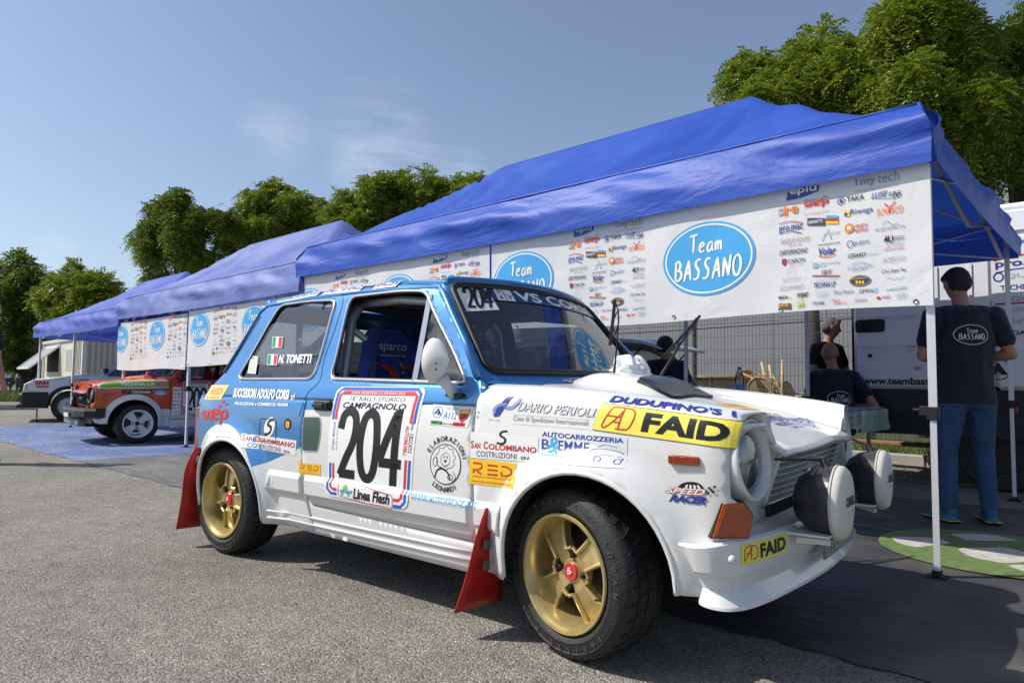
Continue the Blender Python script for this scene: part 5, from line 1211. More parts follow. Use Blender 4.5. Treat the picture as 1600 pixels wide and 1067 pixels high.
# paving beyond the sheets, kerb and grass verge along the fence
far = 3.95
def strip(name, u0, u1, o0, o1, z, m, kind='structure'):
    o = mesh(name, [tp(u0, o0, z), tp(u1, o0, z), tp(u1, o1, z), tp(u0, o1, z)], [(0, 1, 2, 3)], m); o['kind'] = kind; return o
PAVE = sheetmat('paving', (.10, .09, .075), (.17, .155, .13), (.22, .20, .16), .85, 6)
GRASSB = mat('verge_soil', (.05, .055, .025), .95, var=.4, vscale=6)
strip('verge', -14, 40, 4.95, 30, .10, GRASSB)
KERB = mat('kerb_concrete', (.36, .34, .30), .85, var=.2, vscale=5, bump=.3, bscale=60)
kb = MB()
kroot = empty('kerb', 'pale concrete kerb in lengths along the grass verge', 'kerb', tp(0, 4.85, 0))
first = None
for i in range(-12, 36):
    a0 = tp(i*1.0+.006, 4.85, 0); a1 = tp(i*1.0+.994, 4.85, 0)
    if first is None:
        m = MB(); c = Vector(tuple((a0+a1)/2)); m.box((0, 0, .065), (.988, .14, .13), bev=.012); first = m.build('kerb_stone', KERB, kroot); o = first
    else: o = bpy.data.objects.new('kerb_stone', first.data); col.objects.link(o); o.parent = kroot
    o.location = tuple((a0+a1)/2-np.array(kroot.location)); o.rotation_euler = (0, 0, math.atan2(TD[1], TD[0]))
# cobbles where the paving shows between sheet and kerb

# ---------------------------------------------------------------- pop-up tents
def canopy_mat(name, c, fade):
    m, n, l, b = node_mat(name); tc = n.new('ShaderNodeTexCoord')
    t = n.new('ShaderNodeTexNoise'); t.inputs['Scale'].default_value = 1.1; t.inputs['Detail'].default_value = 6; t.inputs['Distortion'].default_value = .8; l.new(tc.outputs['Object'], t.inputs[0])
    mr = n.new('ShaderNodeMapRange'); mr.inputs[1].default_value = .35; mr.inputs[2].default_value = .7; l.new(t.outputs[0], mr.inputs[0])
    mx = n.new('ShaderNodeMix'); mx.data_type = 'RGBA'; mx.inputs['A'].default_value = (*c, 1); mx.inputs['B'].default_value = (*fade, 1); l.new(mr.outputs[0], mx.inputs['Factor']); l.new(mx.outputs['Result'], b.inputs['Base Color'])
    b.inputs['Roughness'].default_value = .50; b.inputs['Specular IOR Level'].default_value = .38
    # creases: two stretched, distorted noises
    mp = n.new('ShaderNodeMapping'); mp.inputs['Scale'].default_value = (.8, 1.3, 3.2); mp.inputs['Rotation'].default_value = (.4, .3, .5); l.new(tc.outputs['Object'], mp.inputs[0])
    w = n.new('ShaderNodeTexNoise'); w.inputs['Scale'].default_value = 2.2; w.inputs['Detail'].default_value = 5; w.inputs['Roughness'].default_value = .5; w.inputs['Distortion'].default_value = .7; l.new(mp.outputs[0], w.inputs[0])
    v = n.new('ShaderNodeTexVoronoi'); v.feature = 'DISTANCE_TO_EDGE'; v.inputs['Scale'].default_value = 3.2; mp2 = n.new('ShaderNodeMapping'); mp2.inputs['Scale'].default_value = (1, .6, 1.5); l.new(tc.outputs['Object'], mp2.inputs[0])
    ad = n.new('ShaderNodeVectorMath'); l.new(mp2.outputs[0], ad.inputs[0]); l.new(w.outputs['Color'], ad.inputs[1]); l.new(ad.outputs[0], v.inputs[0])
    mr3 = n.new('ShaderNodeMapRange'); mr3.inputs[1].default_value = 0; mr3.inputs[2].default_value = .06; mr3.inputs[3].default_value = .0; mr3.inputs[4].default_value = 0; l.new(v.outputs['Distance'], mr3.inputs[0])
    sm = n.new('ShaderNodeMath'); sm.operation = 'ADD'; l.new(w.outputs[0], sm.inputs[0]); l.new(mr3.outputs[0], sm.inputs[1])
    bp = n.new('ShaderNodeBump'); bp.inputs['Strength'].default_value = .7; bp.inputs['Distance'].default_value = .026; l.new(sm.outputs[0], bp.inputs['Height']); l.new(bp.outputs[0], b.inputs['Normal'])
    tr = n.new('ShaderNodeBsdfTranslucent'); l.new(mx.outputs['Result'], tr.inputs[0]); ms = n.new('ShaderNodeMixShader'); ms.inputs[0].default_value = .22; l.new(b.outputs[0], ms.inputs[1]); l.new(tr.outputs[0], ms.inputs[2]); l.new(ms.outputs[0], n['Material Output'].inputs[0])
    return m
CAN1 = canopy_mat('blue_canopy', (.018, .072, .43), (.035, .11, .52)); CAN2 = canopy_mat('faded_backlit_canopy', (.10, .155, .46), (.27, .31, .58)); CAN3 = canopy_mat('mid_blue_canopy', (.06, .11, .46), (.12, .17, .52))  # middle canopy: faded cloth, its pale tone also holding sun shining through
ALU = mat('white_tent_frame', (.62, .63, .66), .35, metal=.15); ALUD = mat('grey_tent_frame', (.16, .165, .18), .4, metal=.6)
def hsh(x, y): return math.sin(x*12.9898+y*78.233)*43758.5453 % 1
def tent(label, u0, u1, depth, zb, zt, zp, mt, r0, r1, seed, frame=ALU, legs=(), group='blue pop-up tents in a row'):
    root = empty('pop_up_tent', label, 'tent', tp((u0+u1)/2, 0, 0), 0, group); base = np.array(root.location)
    P = lambda u, o, z: tp(u, o, z)-base
    def wob(u, o, z): return .012*math.sin(u*3.1+seed)+.010*math.sin(u*7.3+o*2+seed*2)+.006*math.sin(u*15+o*5)
    # roof: ridge from r0 to r1 at mid depth, cloth sagging between the ribs and pulled over the frame
    nu, no = 72, 40; V = []
    L_ = u1-u0
    for j in range(no+1):
        for i in range(nu+1):
            u = u0+L_*i/nu; o = depth*j/no
            du = 0 if r0 <= u <= r1 else (r0-u)/(r0-u0) if u < r0 else (u-r1)/(u1-r1); do = abs(o-depth/2)/(depth/2)
            d = max(du, do); k = 1-d; h = zt+(zp-zt)*(k**1.22); tq = min(1, (1-k)*3.5)
            # folds radiating from the two peaks
            for pk in (r0, r1):
                an = math.atan2(o-depth/2, (u-pk)*1.0); rr = math.hypot(u-pk, o-depth/2); h += (.030*math.sin(an*13+seed*3+math.sin(rr*4))+.016*math.sin(an*29+seed+rr*3))*math.exp(-rr*1.1)*min(1, rr*5)*tq
            h -= .045*math.sin(math.pi*min(1, max(0, k)))*(.6+.4*math.cos((u-u0)*2*math.pi/(L_/4)))
            h += (.010*math.sin(u*9+o*6+seed)*math.sin(o*5-u*3)+.012*math.sin(u*4.3-o*7+seed*2)*math.sin(u*2+o*3))*(tq if 0 < k < 1 else 0)
            V.append(P(u, o, h))
    F = [(j*(nu+1)+i, j*(nu+1)+i+1, (j+1)*(nu+1)+i+1, (j+1)*(nu+1)+i) for j in range(no) for i in range(nu)]
    mesh('canopy', V, F, mt, root, True)
    # valances
    def val(a, b, n, out, sag, nm='valance'):
        V = []; m_ = 8; a = np.array(a); b = np.array(b)
        for j in range(m_+1):
            for i in range(n+1):
                t = i/n; v = j/m_; e_ = .065*min(1, v*2.5)/np.linalg.norm(b-a); q = a+(b-a)*(t*(1+2*e_)-e_); z = zt+(zb-zt)*v-sag*math.sin(math.pi*t)*v*.5
                fold = (.018*math.sin(t*23+v*4+seed)+.012*math.sin(t*61+v*7+seed*1.3)+.022*math.sin(v*6+t*9+seed))*math.sin(math.pi*min(1, v*1.2+.08))
                V.append(P(q[0], q[1], z)+out*(fold*1.1*min(1, v*3)+.002+.070*min(1, v*2.5)+.012*v))
        F = [(j*(n+1)+i, j*(n+1)+i+1, (j+1)*(n+1)+i+1, (j+1)*(n+1)+i) for j in range(m_) for i in range(n)]
        return mesh(nm, V, F, mt, root, True)
    val((u0, 0), (u1, 0), 110, -TN, .035); val((u0, 0), (u0, depth), 50, -TD, .04); val((u1, 0), (u1, depth), 50, TD, .04); val((u0, depth), (u1, depth), 60, TN, .035)
    m = MB(); m.tube([P(u0-.004, -.004, zt), P(u0-.055, -.055, (zt+zb)/2), P(u0-.065, -.065, zb)], .010, 6); m.build('corner_seam', mt, root, True)
    m = MB(); m.tube([P(u, -.004, zt-.004) for u in np.linspace(u0, u1, 40)], .009, 8); m.build('eave_seam', mt, root, True)
    # frame
    for u, o in legs:
        m = MB(); c = P(u, o, 0); s = 0.034
        m.bar(c+np.array([0, 0, .0]), c+np.array([0, 0, .78]), .026, up=(1, .08, 0)); lo = m.build('lower_leg', frame, root)
        m = MB(); m.bar(c+np.array([0, 0, .72]), c+np.array([0, 0, zt-.10]), s, up=(1, .08, 0)); up_ = m.build('leg', frame, root)
        m = MB(); m.box(c+np.array([0, 0, .735]), (.046, .046, .06), rz=-.08, bev=.004); m.box(c+np.array([-.035, 0, .745]), (.04, .03, .045), rz=-.08, bev=.004); m.tube([c+np.array([-.05, 0, .75]), c+np.array([-.08, 0, .75])], .007, 8); m.build('leg_clamp', BLACKP, up_)
        m = MB(); m.box(c+np.array([0, 0, .006]), (.085, .085, .008), rz=-.08); m.box(c+np.array([0, 0, .02]), (.036, .036, .03), rz=-.08); m.build('foot_plate', BLACKP, lo)
    def xbars(a, b, n, nm='truss_bar'):
        a = np.array(a, float); b = np.array(b, float)
        for i in range(n):
            q0 = a+(b-a)*i/n; q1 = a+(b-a)*(i+1)/n
            for (s0, s1) in ((0, 1), (1, 0)):
                m = MB(); m.bar(P(q0[0], q0[1], zt-.06-.26*s0), P(q1[0], q1[1], zt-.06-.26*s1), .022, .012); m.build(nm, frame, root)
    xbars((u0+.03, .04), (u1-.03, .04), 4); xbars((u0+.03, depth-.04), (u1-.03, depth-.04), 4); xbars((u0+.03, .04), (u0+.03, depth-.04), 2); xbars((u1-.03, .04), (u1-.03, depth-.04), 2)
    for a, b in (((u0+.03, .04), (r0, depth/2)), ((u0+.03, depth-.04), (r0, depth/2)), ((u1-.03, .04), (r1, depth/2)), ((u1-.03, depth-.04), (r1, depth/2))):
        m = MB(); m.tube([P(a[0]+(b[0]-a[0])*t, a[1]+(b[1]-a[1])*t, zt+(zp-zt)*t**1.22-.05*math.sin(math.pi*t)-.09) for t in np.linspace(0, 1, 9)], .014, 6); m.build('roof_rib', frame, root)
    m = MB(); m.bar(P(r0, depth/2, zp-.12), P(r1, depth/2, zp-.12), .024); m.build('ridge_bar', frame, root)
    return root
tent('large bright blue pop-up tent right behind the number 204 car', .03, 5.40, 2.9, 1.875, 2.185, 3.09, CAN1, 1.42, 4.12, .3, legs=[(.0, .0), (2.78, 2.88), (.03, 2.88), (5.36, 2.88), (1.55, 2.88)])
t2 = tent('faded blue pop-up tent in the middle of the row, over the orange car', 5.47, 10.56, 2.9, 1.735, 2.06, 2.98, CAN2, 7.0, 9.6, 1.7, legs=[(8.12, .0), (5.52, 2.86), (10.5, .02), (10.5, 2.86)])
t3 = tent('blue pop-up tent at the left end of the row', 10.60, 15.25, 2.9, 1.635, 1.94, 2.80, CAN3, 11.9, 14.0, 2.9, legs=[(12.92, .0), (15.2, .02), (15.2, 2.86), (10.7, 2.86)])
# white arc of a team crest on the faded canopy
V = []
# ---- banners --------------------------------------------------------------
VINYL, n_, l_, b_ = node_mat('white_banner_vinyl')
b_.inputs['Base Color'].default_value = (.80, .80, .80, 1); b_.inputs['Roughness'].default_value = .5
tc_ = n_.new('ShaderNodeTexCoord'); w_ = n_.new('ShaderNodeTexNoise'); w_.inputs['Scale'].default_value = 2.0; w_.inputs['Detail'].default_value = 6; w_.inputs['Distortion'].default_value = 1.2; l_.new(tc_.outputs['Object'], w_.inputs[0])
bp_ = n_.new('ShaderNodeBump'); bp_.inputs['Strength'].default_value = .8; bp_.inputs['Distance'].default_value = .018; l_.new(w_.outputs[0], bp_.inputs['Height']); l_.new(bp_.outputs[0], b_.inputs['Normal'])
tr_ = n_.new('ShaderNodeBsdfTranslucent'); tr_.inputs[0].default_value = (.7, .7, .72, 1); ms_ = n_.new('ShaderNodeMixShader'); ms_.inputs[0].default_value = .25; l_.new(b_.outputs[0], ms_.inputs[1]); l_.new(tr_.outputs[0], ms_.inputs[2]); l_.new(ms_.outputs[0], n_['Material Output'].inputs[0])
OVB = mat('crest_blue', (.05, .33, .66), .45)
def crest(W=.56, H=.42, c=OVB, w=W_, ring=True):
    a = Art(); a.ell(0, 0, W/2, H/2, c, 0, 64).ring(0, 0, W/2*.93, H/2*.92, W*.016, w, 1, 64)
    a.hand('T', -W*.20, H*.10, -W*.09, H*.34, w, W*.022).hand('eam', -W*.10, H*.09, W*.17, H*.29, w, W*.020); a.hand('BASSANO', -W*.37, -H*.27, W*.37, H*.0, w, W*.024); return a
LG = []; TEAL = ink(.20, .30, .31); LB = ink(.28, .42, .55)
def cp(x, y): return tpick(850+x/2.6667, 250+y/2.6667, -.03)
def logo(t, x0, x1, y, h, c, **k):
    u_a, z_a = cp(x0, y); u_b, z_b = cp(x1, y); z = (z_a+z_b)/2; hh = .92*h/2.6667/ (268 if x0 < 1200 else 292); LG.append((t, -u_a, -u_b, z, hh, c, k))
for q in (('tech', 1395, 1487, 72, 40, TEAL, {}), ('1my', 1303, 1390, 92, 40, TEAL, dict(bold=.05)), ('IMPROVE YOUR TECHNOLOGY', 1303, 1487, 117, 9, GY, {}),
    ('PRONOVIA', 1090, 1138, 169, 12, LB, dict(bold=.03)), ('s', 982, 1002, 218, 32, GY, dict(bold=.06)), ('ir', 1005, 1030, 212, 42, OR, dict(bold=.06)), ('e', 1034, 1065, 208, 30, OR, dict(bold=.06)), ('your well-being solution', 1090, 1190, 221, 8, RD, {}),
    ('TAKA', 1266, 1340, 160, 22, K_, dict(bold=.02)), ('LUISE s.n.c.', 1370, 1495, 142, 24, NB, dict(bold=.03, shear=.3)), ('Riwega', 1283, 1377, 215, 30, NB, dict(bold=.01)), ('SUNPROD', 1393, 1503, 212, 28, OR, dict(bold=.01)),
    ('pro.mac', 987, 1083, 288, 28, NB, dict(bold=.03)), ('HERROBUTTO', 1108, 1168, 258, 12, W_, dict(bold=.02, layer=3)), ('ADUEMME', 1168, 1240, 306, 10, GY, dict(shear=.3)), ('www.adueemme.biz', 1145, 1240, 349, 9, K_, {}),
    ('VENETA', 1302, 1355, 275, 14, RD, dict(bold=.03)), ('MONTAGGI', 1302, 1355, 293, 14, RD, dict(bold=.03)), ('ACQUAMATTA', 1384, 1512, 286, 16, TEAL, {}), ('ASOLO FOOD', 993, 1112, 335, 18, ink(.35, .25, .22), {}), ('fine del 1960', 1025, 1080, 354, 7, RD, dict(shear=.3)),
    ('QUESTI', 1292, 1362, 348, 18, NB, {}), ('4U', 1422, 1462, 332, 26, K_, dict(bold=.05)), ('FORYOU', 1466, 1508, 330, 12, K_, {}), ('DIRECT MARKETING', 1430, 1502, 355, 9, GY, {}), ('WWW.FORYOUWEB.IT', 1424, 1508, 372, 9, RD, {}),
    ('CARTOPONZANO', 988, 1104, 383, 20, K_, dict(bold=.02, shear=.1)), ('Volar', 1150, 1224, 380, 30, NB, dict(bold=.05, shear=.15)), ('CESARO', 1273, 1348, 398, 17, K_, dict(bold=.03, shear=.35)), ('GROUP.IT', 1352, 1400, 392, 9, GY, dict(shear=.3)), ('ALTER3GO', 1416, 1512, 413, 18, GY, {}), ('ITALY', 1448, 1480, 427, 6, GY, {}),
    ('CARON', 1022, 1094, 420, 18, K_, {}), ('INDUSTRIA CARTARIA', 1030, 1088, 436, 6, GY, {}), ('ICS', 1148, 1180, 437, 17, LB, dict(bold=.03)), ('packaging', 1184, 1238, 428, 14, GY, {}), ('SULSANTE & BELLIO', 1268, 1378, 445, 13, LB, {}), ('Excellence Bakery', 1290, 1355, 458, 8, NB, dict(shear=.4)),
    ('VALERIANO MODENA', 995, 1078, 494, 8, GY, {}), ('MEDICAL DEVICES', 1002, 1070, 505, 6, GY, {}), ('V&W', 1162, 1206, 468, 20, K_, {}), ('DANKO ITALIA', 1140, 1228, 497, 6, GY, {}), ('C.A.I. Door Tec.', 1414, 1518, 461, 14, K_, dict(bold=.02)),
    ('ASOLOPAVIMENTI', 988, 1088, 531, 20, GY, {}), ('TECHNA LP', 1130, 1222, 520, 20, NB, dict(bold=.05)), ('MADA', 985, 1024, 573, 12, K_, dict(bold=.06)), ('srl', 1028, 1038, 575, 6, K_, {}), ('copar', 1062, 1110, 566, 24, K_, dict(bold=.04)),
    ('GIGLIO', 1148, 1186, 560, 9, GY, {}), ('Tony Fassina', 1214, 1297, 552, 18, NB, dict(shear=.4)), ('GMV6', 1320, 1378, 546, 16, K_, {}), ('DATEX', 987, 1028, 605, 13, AMB, dict(bold=.05, layer=3)), ('M', 1066, 1090, 602, 18, ink(.45, .5, .05), dict(bold=.05)),
    ('TECHPA', 1128, 1175, 597, 12, K_, {}), ('TRANCY', 1206, 1240, 586, 9, RD, dict(bold=.03)), ('ASSEMBLAGGI', 1212, 1266, 597, 8, RD, {}), ('Zamberla', 1300, 1352, 584, 10, RD, dict(shear=.2)), ('VIERRE', 1412, 1450, 572, 10, RD, dict(bold=.02)), ('ICA', 1484, 1512, 567, 13, ink(.1, .3, .15), {})):
    logo(*q[:6], **q[6])
def block():
    a = Art()
    for t, x0, x1, z, h, c, k in LG: a.text(t, x0, z-h/2, x1, z+h/2, c, k.get('layer', 1), bold=k.get('bold', 0)*.45, shear=k.get('shear', 0))
    def B(x, y): u, z = cp(x, y); return (-u, z)
    def bx(x0, y0, x1, y1, c, layer=1): P_ = [B(x0, y1), B(x1, y1), B(x1, y0), B(x0, y0)]; a.raw(P_, [(0, 1, 2, 3)], c, layer)
    def el(x, y, rx, ry, c, layer=1, ring=0):
        X, Z = B(x, y); k = abs(B(x+rx, y)[0]-X); q = abs(B(x, y+ry)[1]-Z); (a.ring(X, Z, k, q, ring, c, layer, 28) if ring else a.ell(X, Z, k, q, c, layer, 28))
    a.poly([B(1015, 172), B(1022, 135), B(1100, 112), B(1152, 108), B(1150, 130), B(1080, 158)], NB, 1)
    x0, z0 = B(1030, 145); x1, _ = B(1142, 145); a.text('épiù', x0, z0-.014, x1, z0+.034, W_, 2, bold=.02)
    SN = snep_art(RD); xa, za = B(1090, 212); xb, _ = B(1190, 212); a2 = Art()
    for V_, F_, c_, l__ in SN.it: a.raw(np.stack([xa+(xb-xa)*V_[:, 0], za+.006+.060*V_[:, 1]], 1), F_, RD, 1)
    el(1243, 172, 14, 15, NB, 1, .0035); el(1243, 172, 5, 8, NB); bx(1370, 158, 1470, 162, GY); el(1470, 150, 8, 9, K_, 1, .003); el(1486, 148, 8, 9, K_, 1, .003)
    bx(1256, 212, 1280, 236, AMB); bx(1258, 222, 1270, 234, NB, 2); a.line([B(1425, 185), B(1448, 200), B(1470, 175)], .006, RD); a.line([B(1448, 200), B(1444, 222)], .007, RD)
    a.line([B(985, 268), B(1030, 256), B(1085, 262)], .004, RD); a.line([B(990, 308), B(1035, 296), B(1080, 306)], .004, NB)
    bx(1103, 243, 1178, 274, ink(.06, .07, .09)); 
    for i, c in enumerate((SKY, RD, AMB)): bx(1181, 232+i*12, 1232, 243+i*12, c)
    a.line([B(1163, 338), B(1190, 288), B(1202, 330)], .005, LB); el(1278, 286, 20, 20, OR); bx(1270, 278, 1286, 292, W_, 2); a.line([B(1415, 270), B(1435, 256), B(1460, 272), B(1480, 264)], .003, TEAL, 1, sm=3)
    el(1282, 352, 12, 14, NB, 1, .003); bx(1422, 318, 1508, 320, RD); bx(1426, 344, 1506, 345.5, GY); a.line([B(1148, 400), B(1190, 404), B(1222, 392)], .005, OR, 1, sm=3); a.poly([B(998, 414), B(1016, 412), B(1016, 432), B(1007, 442), B(998, 434)], ink(.35, .04, .05))
    bx(1126, 430, 1146, 450, LB); el(1036, 467, 20, 20, GY, 1, .0015); a.line([B(1026, 475), B(1034, 458), B(1038, 474), B(1046, 458)], .002, GY); bx(1125, 481, 1240, 486, RD); a.line([B(1290, 436), B(1330, 426), B(1370, 440)], .003, LB, 1, sm=3)
    for i in range(5): a.line([B(1425+16*i, 500-(i % 2)*8), B(1440+16*i, 484+(i % 2)*10), B(1450+14*i, 494)], .002, GY)
    el(1323, 503, 45, 22, ink(.03, .05, .14)); el(1323, 503, 42, 19, AMB, 2, .0015); 
    for i in (-1, 0, 1): el(1323+13*i, 510, 5, 7, AMB, 2)
    x0, z0 = B(1288, 498); x1, _ = B(1358, 498); a.text('MASTROROCCO', x0, z0-.004, x1, z0+.006, AMB, 3)
    bx(985, 598, 1037, 622, ink(.10, .09, .07)); bx(990, 614, 1026, 617, RD, 2); el(1166, 560, 26, 13, ink(.15, .4, .2), 1, .0012); a.line([B(1060, 588), B(1076, 578), B(1092, 588)], .002, ink(.45, .5, .05)); bx(1064, 614, 1092, 616, ink(.45, .5, .05))
    el(1387, 543, 7, 8, SKY, 1, .003); a.line([B(1430, 545), B(1470, 532), B(1520, 528)], .003, LB); a.line([B(1432, 540), B(1480, 542), B(1518, 536)], .002, NB); bx(1392, 570, 1408, 580, RD); el(1498, 567, 26, 12, ink(.1, .35, .2), 1, .0015); a.ring(*B(1326, 583), .022, .008, .001, GY, 1)
    a.line([B(1120, 600), B(1148, 592), B(1175, 602)], .0015, RD)
    return a
BLK = block(); xs = np.concatenate([it[0][:, 0] for it in BLK.it]); bcx = float((xs.min()+xs.max())/2)     # block centre in -u
_mesh_cache = {}
def banner(label, u0, u1, z0, z1, uc, per, group, zoff=0, holes=True, tilt=0, ovs=None):
    """white vinyl banner from u0 to u1; crests at uc + k*per, sponsor blocks between them"""
    root = empty('sponsor_banner', label, 'banner', tp((u0+u1)/2, .02, z0), 0, group); base = np.array(root.location)
    n, k = 90, 10; V = []
    def off(u, z): return .004*math.sin(u*4.1+zoff)+.004*math.sin(u*1.7+z*3)+.002*math.sin(u*11+z*9)
    for j in range(k+1):
        for i in range(n+1):
            u = u0+(u1-u0)*i/n; z = z0+(z1-z0)*j/k+.010*math.sin(u*3)*(1-j/k); V.append(tp(u, -.038+off(u, z), z+zoff)-base)
    F = [(j*(n+1)+i, j*(n+1)+i+1, (j+1)*(n+1)+i+1, (j+1)*(n+1)+i) for j in range(k) for i in range(n)]
    mesh('banner_sheet', V, F, VINYL, root, True)
    def fs(x, z, uo=0.): u = -x+uo; return tp(u, -.038+off(u, z), z+zoff)-base, -TN
    C = crest(); kk = int((u0-uc)/per)-1
    while uc+kk*per < u1:
        u = uc+kk*per
        if u-.28 > u0+.01 and u+.28 < u1-.01: C.lay('team_crest', lambda x, z: fs(x-u, z+1.565), root, step=.1, lift=.003)
        else:
            q = Art()     # cut crest at the banner end
            for V_, F_, c_, l__ in C.it:
                for f in F_:
                    P_ = V_[list(f)]
                    if len(f) > 4: P_ = np.clip(P_, [-(u1-.01)+u, -9], [-(u0+.01)+u, 9]); q.raw(P_, [tuple(range(len(f)))], c_, l__)
                    elif np.all(P_[:, 0] < -(u0+.01)+u) and np.all(P_[:, 0] > -(u1-.01)+u): q.raw(P_, [tuple(range(len(f)))], c_, l__)
            if min(u+.28, u1)-max(u-.28, u0) > .12: q.lay('team_crest', lambda x, z: fs(x-u, z+1.565), root, step=.1, lift=.003)
        b = u+per/2
        if b-.26 > u0 and b+.26 < u1: BLK.lay('sponsor_logos', lambda x, z: fs(x-bcx-b, z), root, lift=.003)['kind'] = 'stuff'
        kk += 1
    for u in np.arange(u0+.02, u1, .62):
        m = MB(); q, nn = fs(-(u+.05), z0+.022); M = Matrix.Translation(tuple(q+nn*.004)) @ Vector(tuple(nn)).to_track_quat('Z', 'Y').to_matrix().to_4x4(); m.lathe([(.004, 0), (.009, .003), (.012, 0)], 14, M); m.build('eyelet', STEEL, root)
    return root
banner('white sponsor banner with round blue team crests along the nearest tent', -.02, 2.78, 1.225, 1.90, 1.08, 1.40, 'white sponsor banners')
banner('white sponsor banner behind the roof of the number 204 car', 2.80, 5.38, 1.215, 1.90, 1.08, 1.40, 'white sponsor banners', zoff=-.02)
banner('white sponsor banner over the orange car, right of the grey pole', 5.50, 8.10, 1.12, 1.80, .95, 1.36, 'white sponsor banners', zoff=-.10)
banner('white sponsor banner over the orange car nose, left of the grey pole', 8.14, 10.62, 1.10, 1.80, .95, 1.36, 'white sponsor banners', zoff=-.12)
# ---------------------------------------------------------------- people: one continuous remeshed body each
from mathutils.bvhtree import BVHTree
SKIN = mat('skin', (.42, .21, .14), .55, bump=.1, bscale=80, var=.1, vscale=10); SKIN2 = mat('tanned_skin', (.36, .17, .11), .55, var=.1, vscale=10)
NAVY = mat('navy_shirt', (.010, .012, .028), .85, bump=3, bscale=7, sheen=.15); BLKS = mat('black_shirt', (.010, .010, .012), .85, bump=.5, bscale=9)
JEANS = mat('blue_jeans', (.035, .075, .17), .85, bump=3, bscale=11, var=.3, vscale=6); HAIR = mat('dark_hair', (.028, .021, .016), .7, bump=1, bscale=120); GHAIR = mat('grey_hair', (.10, .095, .09), .7, bump=1, bscale=120)
STUB = mat('shaved_head', (.30, .155, .105), .6, bump=.2, bscale=160); SHOE = mat('teal_shoe', (.02, .15, .24), .6, bump=.3, bscale=60); SOLE = mat('dark_sole', (.02, .02, .025), .7); KHAKI = mat('grey_green_trousers', (.12, .13, .12), .85, bump=.4, bscale=12); PINKS = mat('pale_pink_shirt', (.55, .42, .44), .85); CAPW = mat('white_cap', (.7, .7, .68), .7); BRO = mat('brown_shorts', (.05, .035, .03), .85)
def ell_pts(c, r, n=10, k=6, R=None):
    P = []
    for j in range(k+1):
        a = math.pi*j/k
        for i in range(n): b = 2*math.pi*i/n; v = Vector((r[0]*math.sin(a)*math.cos(b), r[1]*math.sin(a)*math.sin(b), r[2]*math.cos(a))); P.append(Vector(c)+(R @ v if R else v))
    return P
def person(label, prims, loc, rz, s=1., voxel=.012, cat='person', group=None, smooth=6, hem=None):
    """prims: (p0, r0, p1, r1, material) ellipsoid-to-ellipsoid hulls in local axes: x right, y forward, z up"""
    bm = bmesh.new()
    R3 = lambda r: (r, r, r) if not hasattr(r, '__len__') else r
    for p0, r0, p1, r1, m_ in prims:
        vs = [bm.verts.new(v*s) for v in ell_pts(p0, R3(r0))+ell_pts(p1, R3(r1))]
        r = bmesh.ops.convex_hull(bm, input=vs)
        bmesh.ops.delete(bm, geom=[g for g in r['geom_interior'] if isinstance(g, bmesh.types.BMVert)], context='VERTS')
    me = bpy.data.meshes.new('p'); bm.to_mesh(me); bm.free(); o = bpy.data.objects.new('p', me); col.objects.link(o)
    md = o.modifiers.new('r', 'REMESH'); md.mode = 'VOXEL'; md.voxel_size = voxel*s; md.use_smooth_shade = True
    md = o.modifiers.new('s', 'SMOOTH'); md.iterations = smooth; md.factor = .5
    dg = bpy.context.evaluated_depsgraph_get(); ev = o.evaluated_get(dg); m2 = bpy.data.meshes.new_from_object(ev)
    bpy.data.objects.remove(o)
    mats = []
    for p in prims:
        if p[4] not in mats: mats.append(p[4])
    for m_ in mats: m2.materials.append(m_)
    n = len(m2.polygons); C = np.zeros(n*3); m2.polygons.foreach_get('center', C); C = C.reshape(-1, 3)/s
    best = np.full(n, 1e9); mi = np.zeros(n, dtype=np.int32)
    for p0, r0, p1, r1, m_ in prims:
        a = np.array(p0, float); b = np.array(p1, float); ra = np.array(R3(r0)); rb = np.array(R3(r1)); d = b-a; L2 = d @ d+1e-9
        t = np.clip(((C-a) @ d)/L2, 0, 1)[:, None]; q = a+d*t; r = ra+(rb-ra)*t; dist = (np.linalg.norm((C-q)/r, axis=1)-1)*r.mean(1)
        k = dist < best; best[k] = dist[k]; mi[k] = mats.index(m_)
    if hem:
        hz, sh_, tr_ = hem; core = (abs(C[:, 0]) < .235) & (abs(C[:, 1]) < .22); a_, b2 = mats.index(sh_), mats.index(tr_)
        mi[core & (C[:, 2] > hz) & (mi == b2)] = a_; mi[core & (C[:, 2] <= hz) & (mi == a_)] = b2
    m2.polygons.foreach_set('material_index', mi); m2.polygons.foreach_set('use_smooth', [True]*n)
    ob = bpy.data.objects.new('person', m2); col.objects.link(ob); ob.location = tuple(loc); ob.rotation_euler = (0, 0, rz); tag(ob, label, cat, group)
    return ob
def on_body(ob, art, o, name, d, up=(0, 0, 1), lift=.004, step=None):
    """print art on a person's clothes: cast along d from the local point o"""
    bpy.context.view_layer.update(); me = ob.data
    bvh = BVHTree.FromPolygons([v.co for v in me.vertices], [tuple(p.vertices) for p in me.polygons]); d = Vector(d).normalized(); up = Vector(up); rt = d.cross(up).normalized(); up = rt.cross(d)
    def f(x, y):
        s0 = Vector(o)+rt*x+up*y-d*.6; h = bvh.ray_cast(s0, d, 1.5)
        p = h[0] if h[0] else s0+d*.6
        return np.array(p)-np.array(d)*lift, np.array(-d)
    return art.lay(name, f, ob, step=step, lift=0)
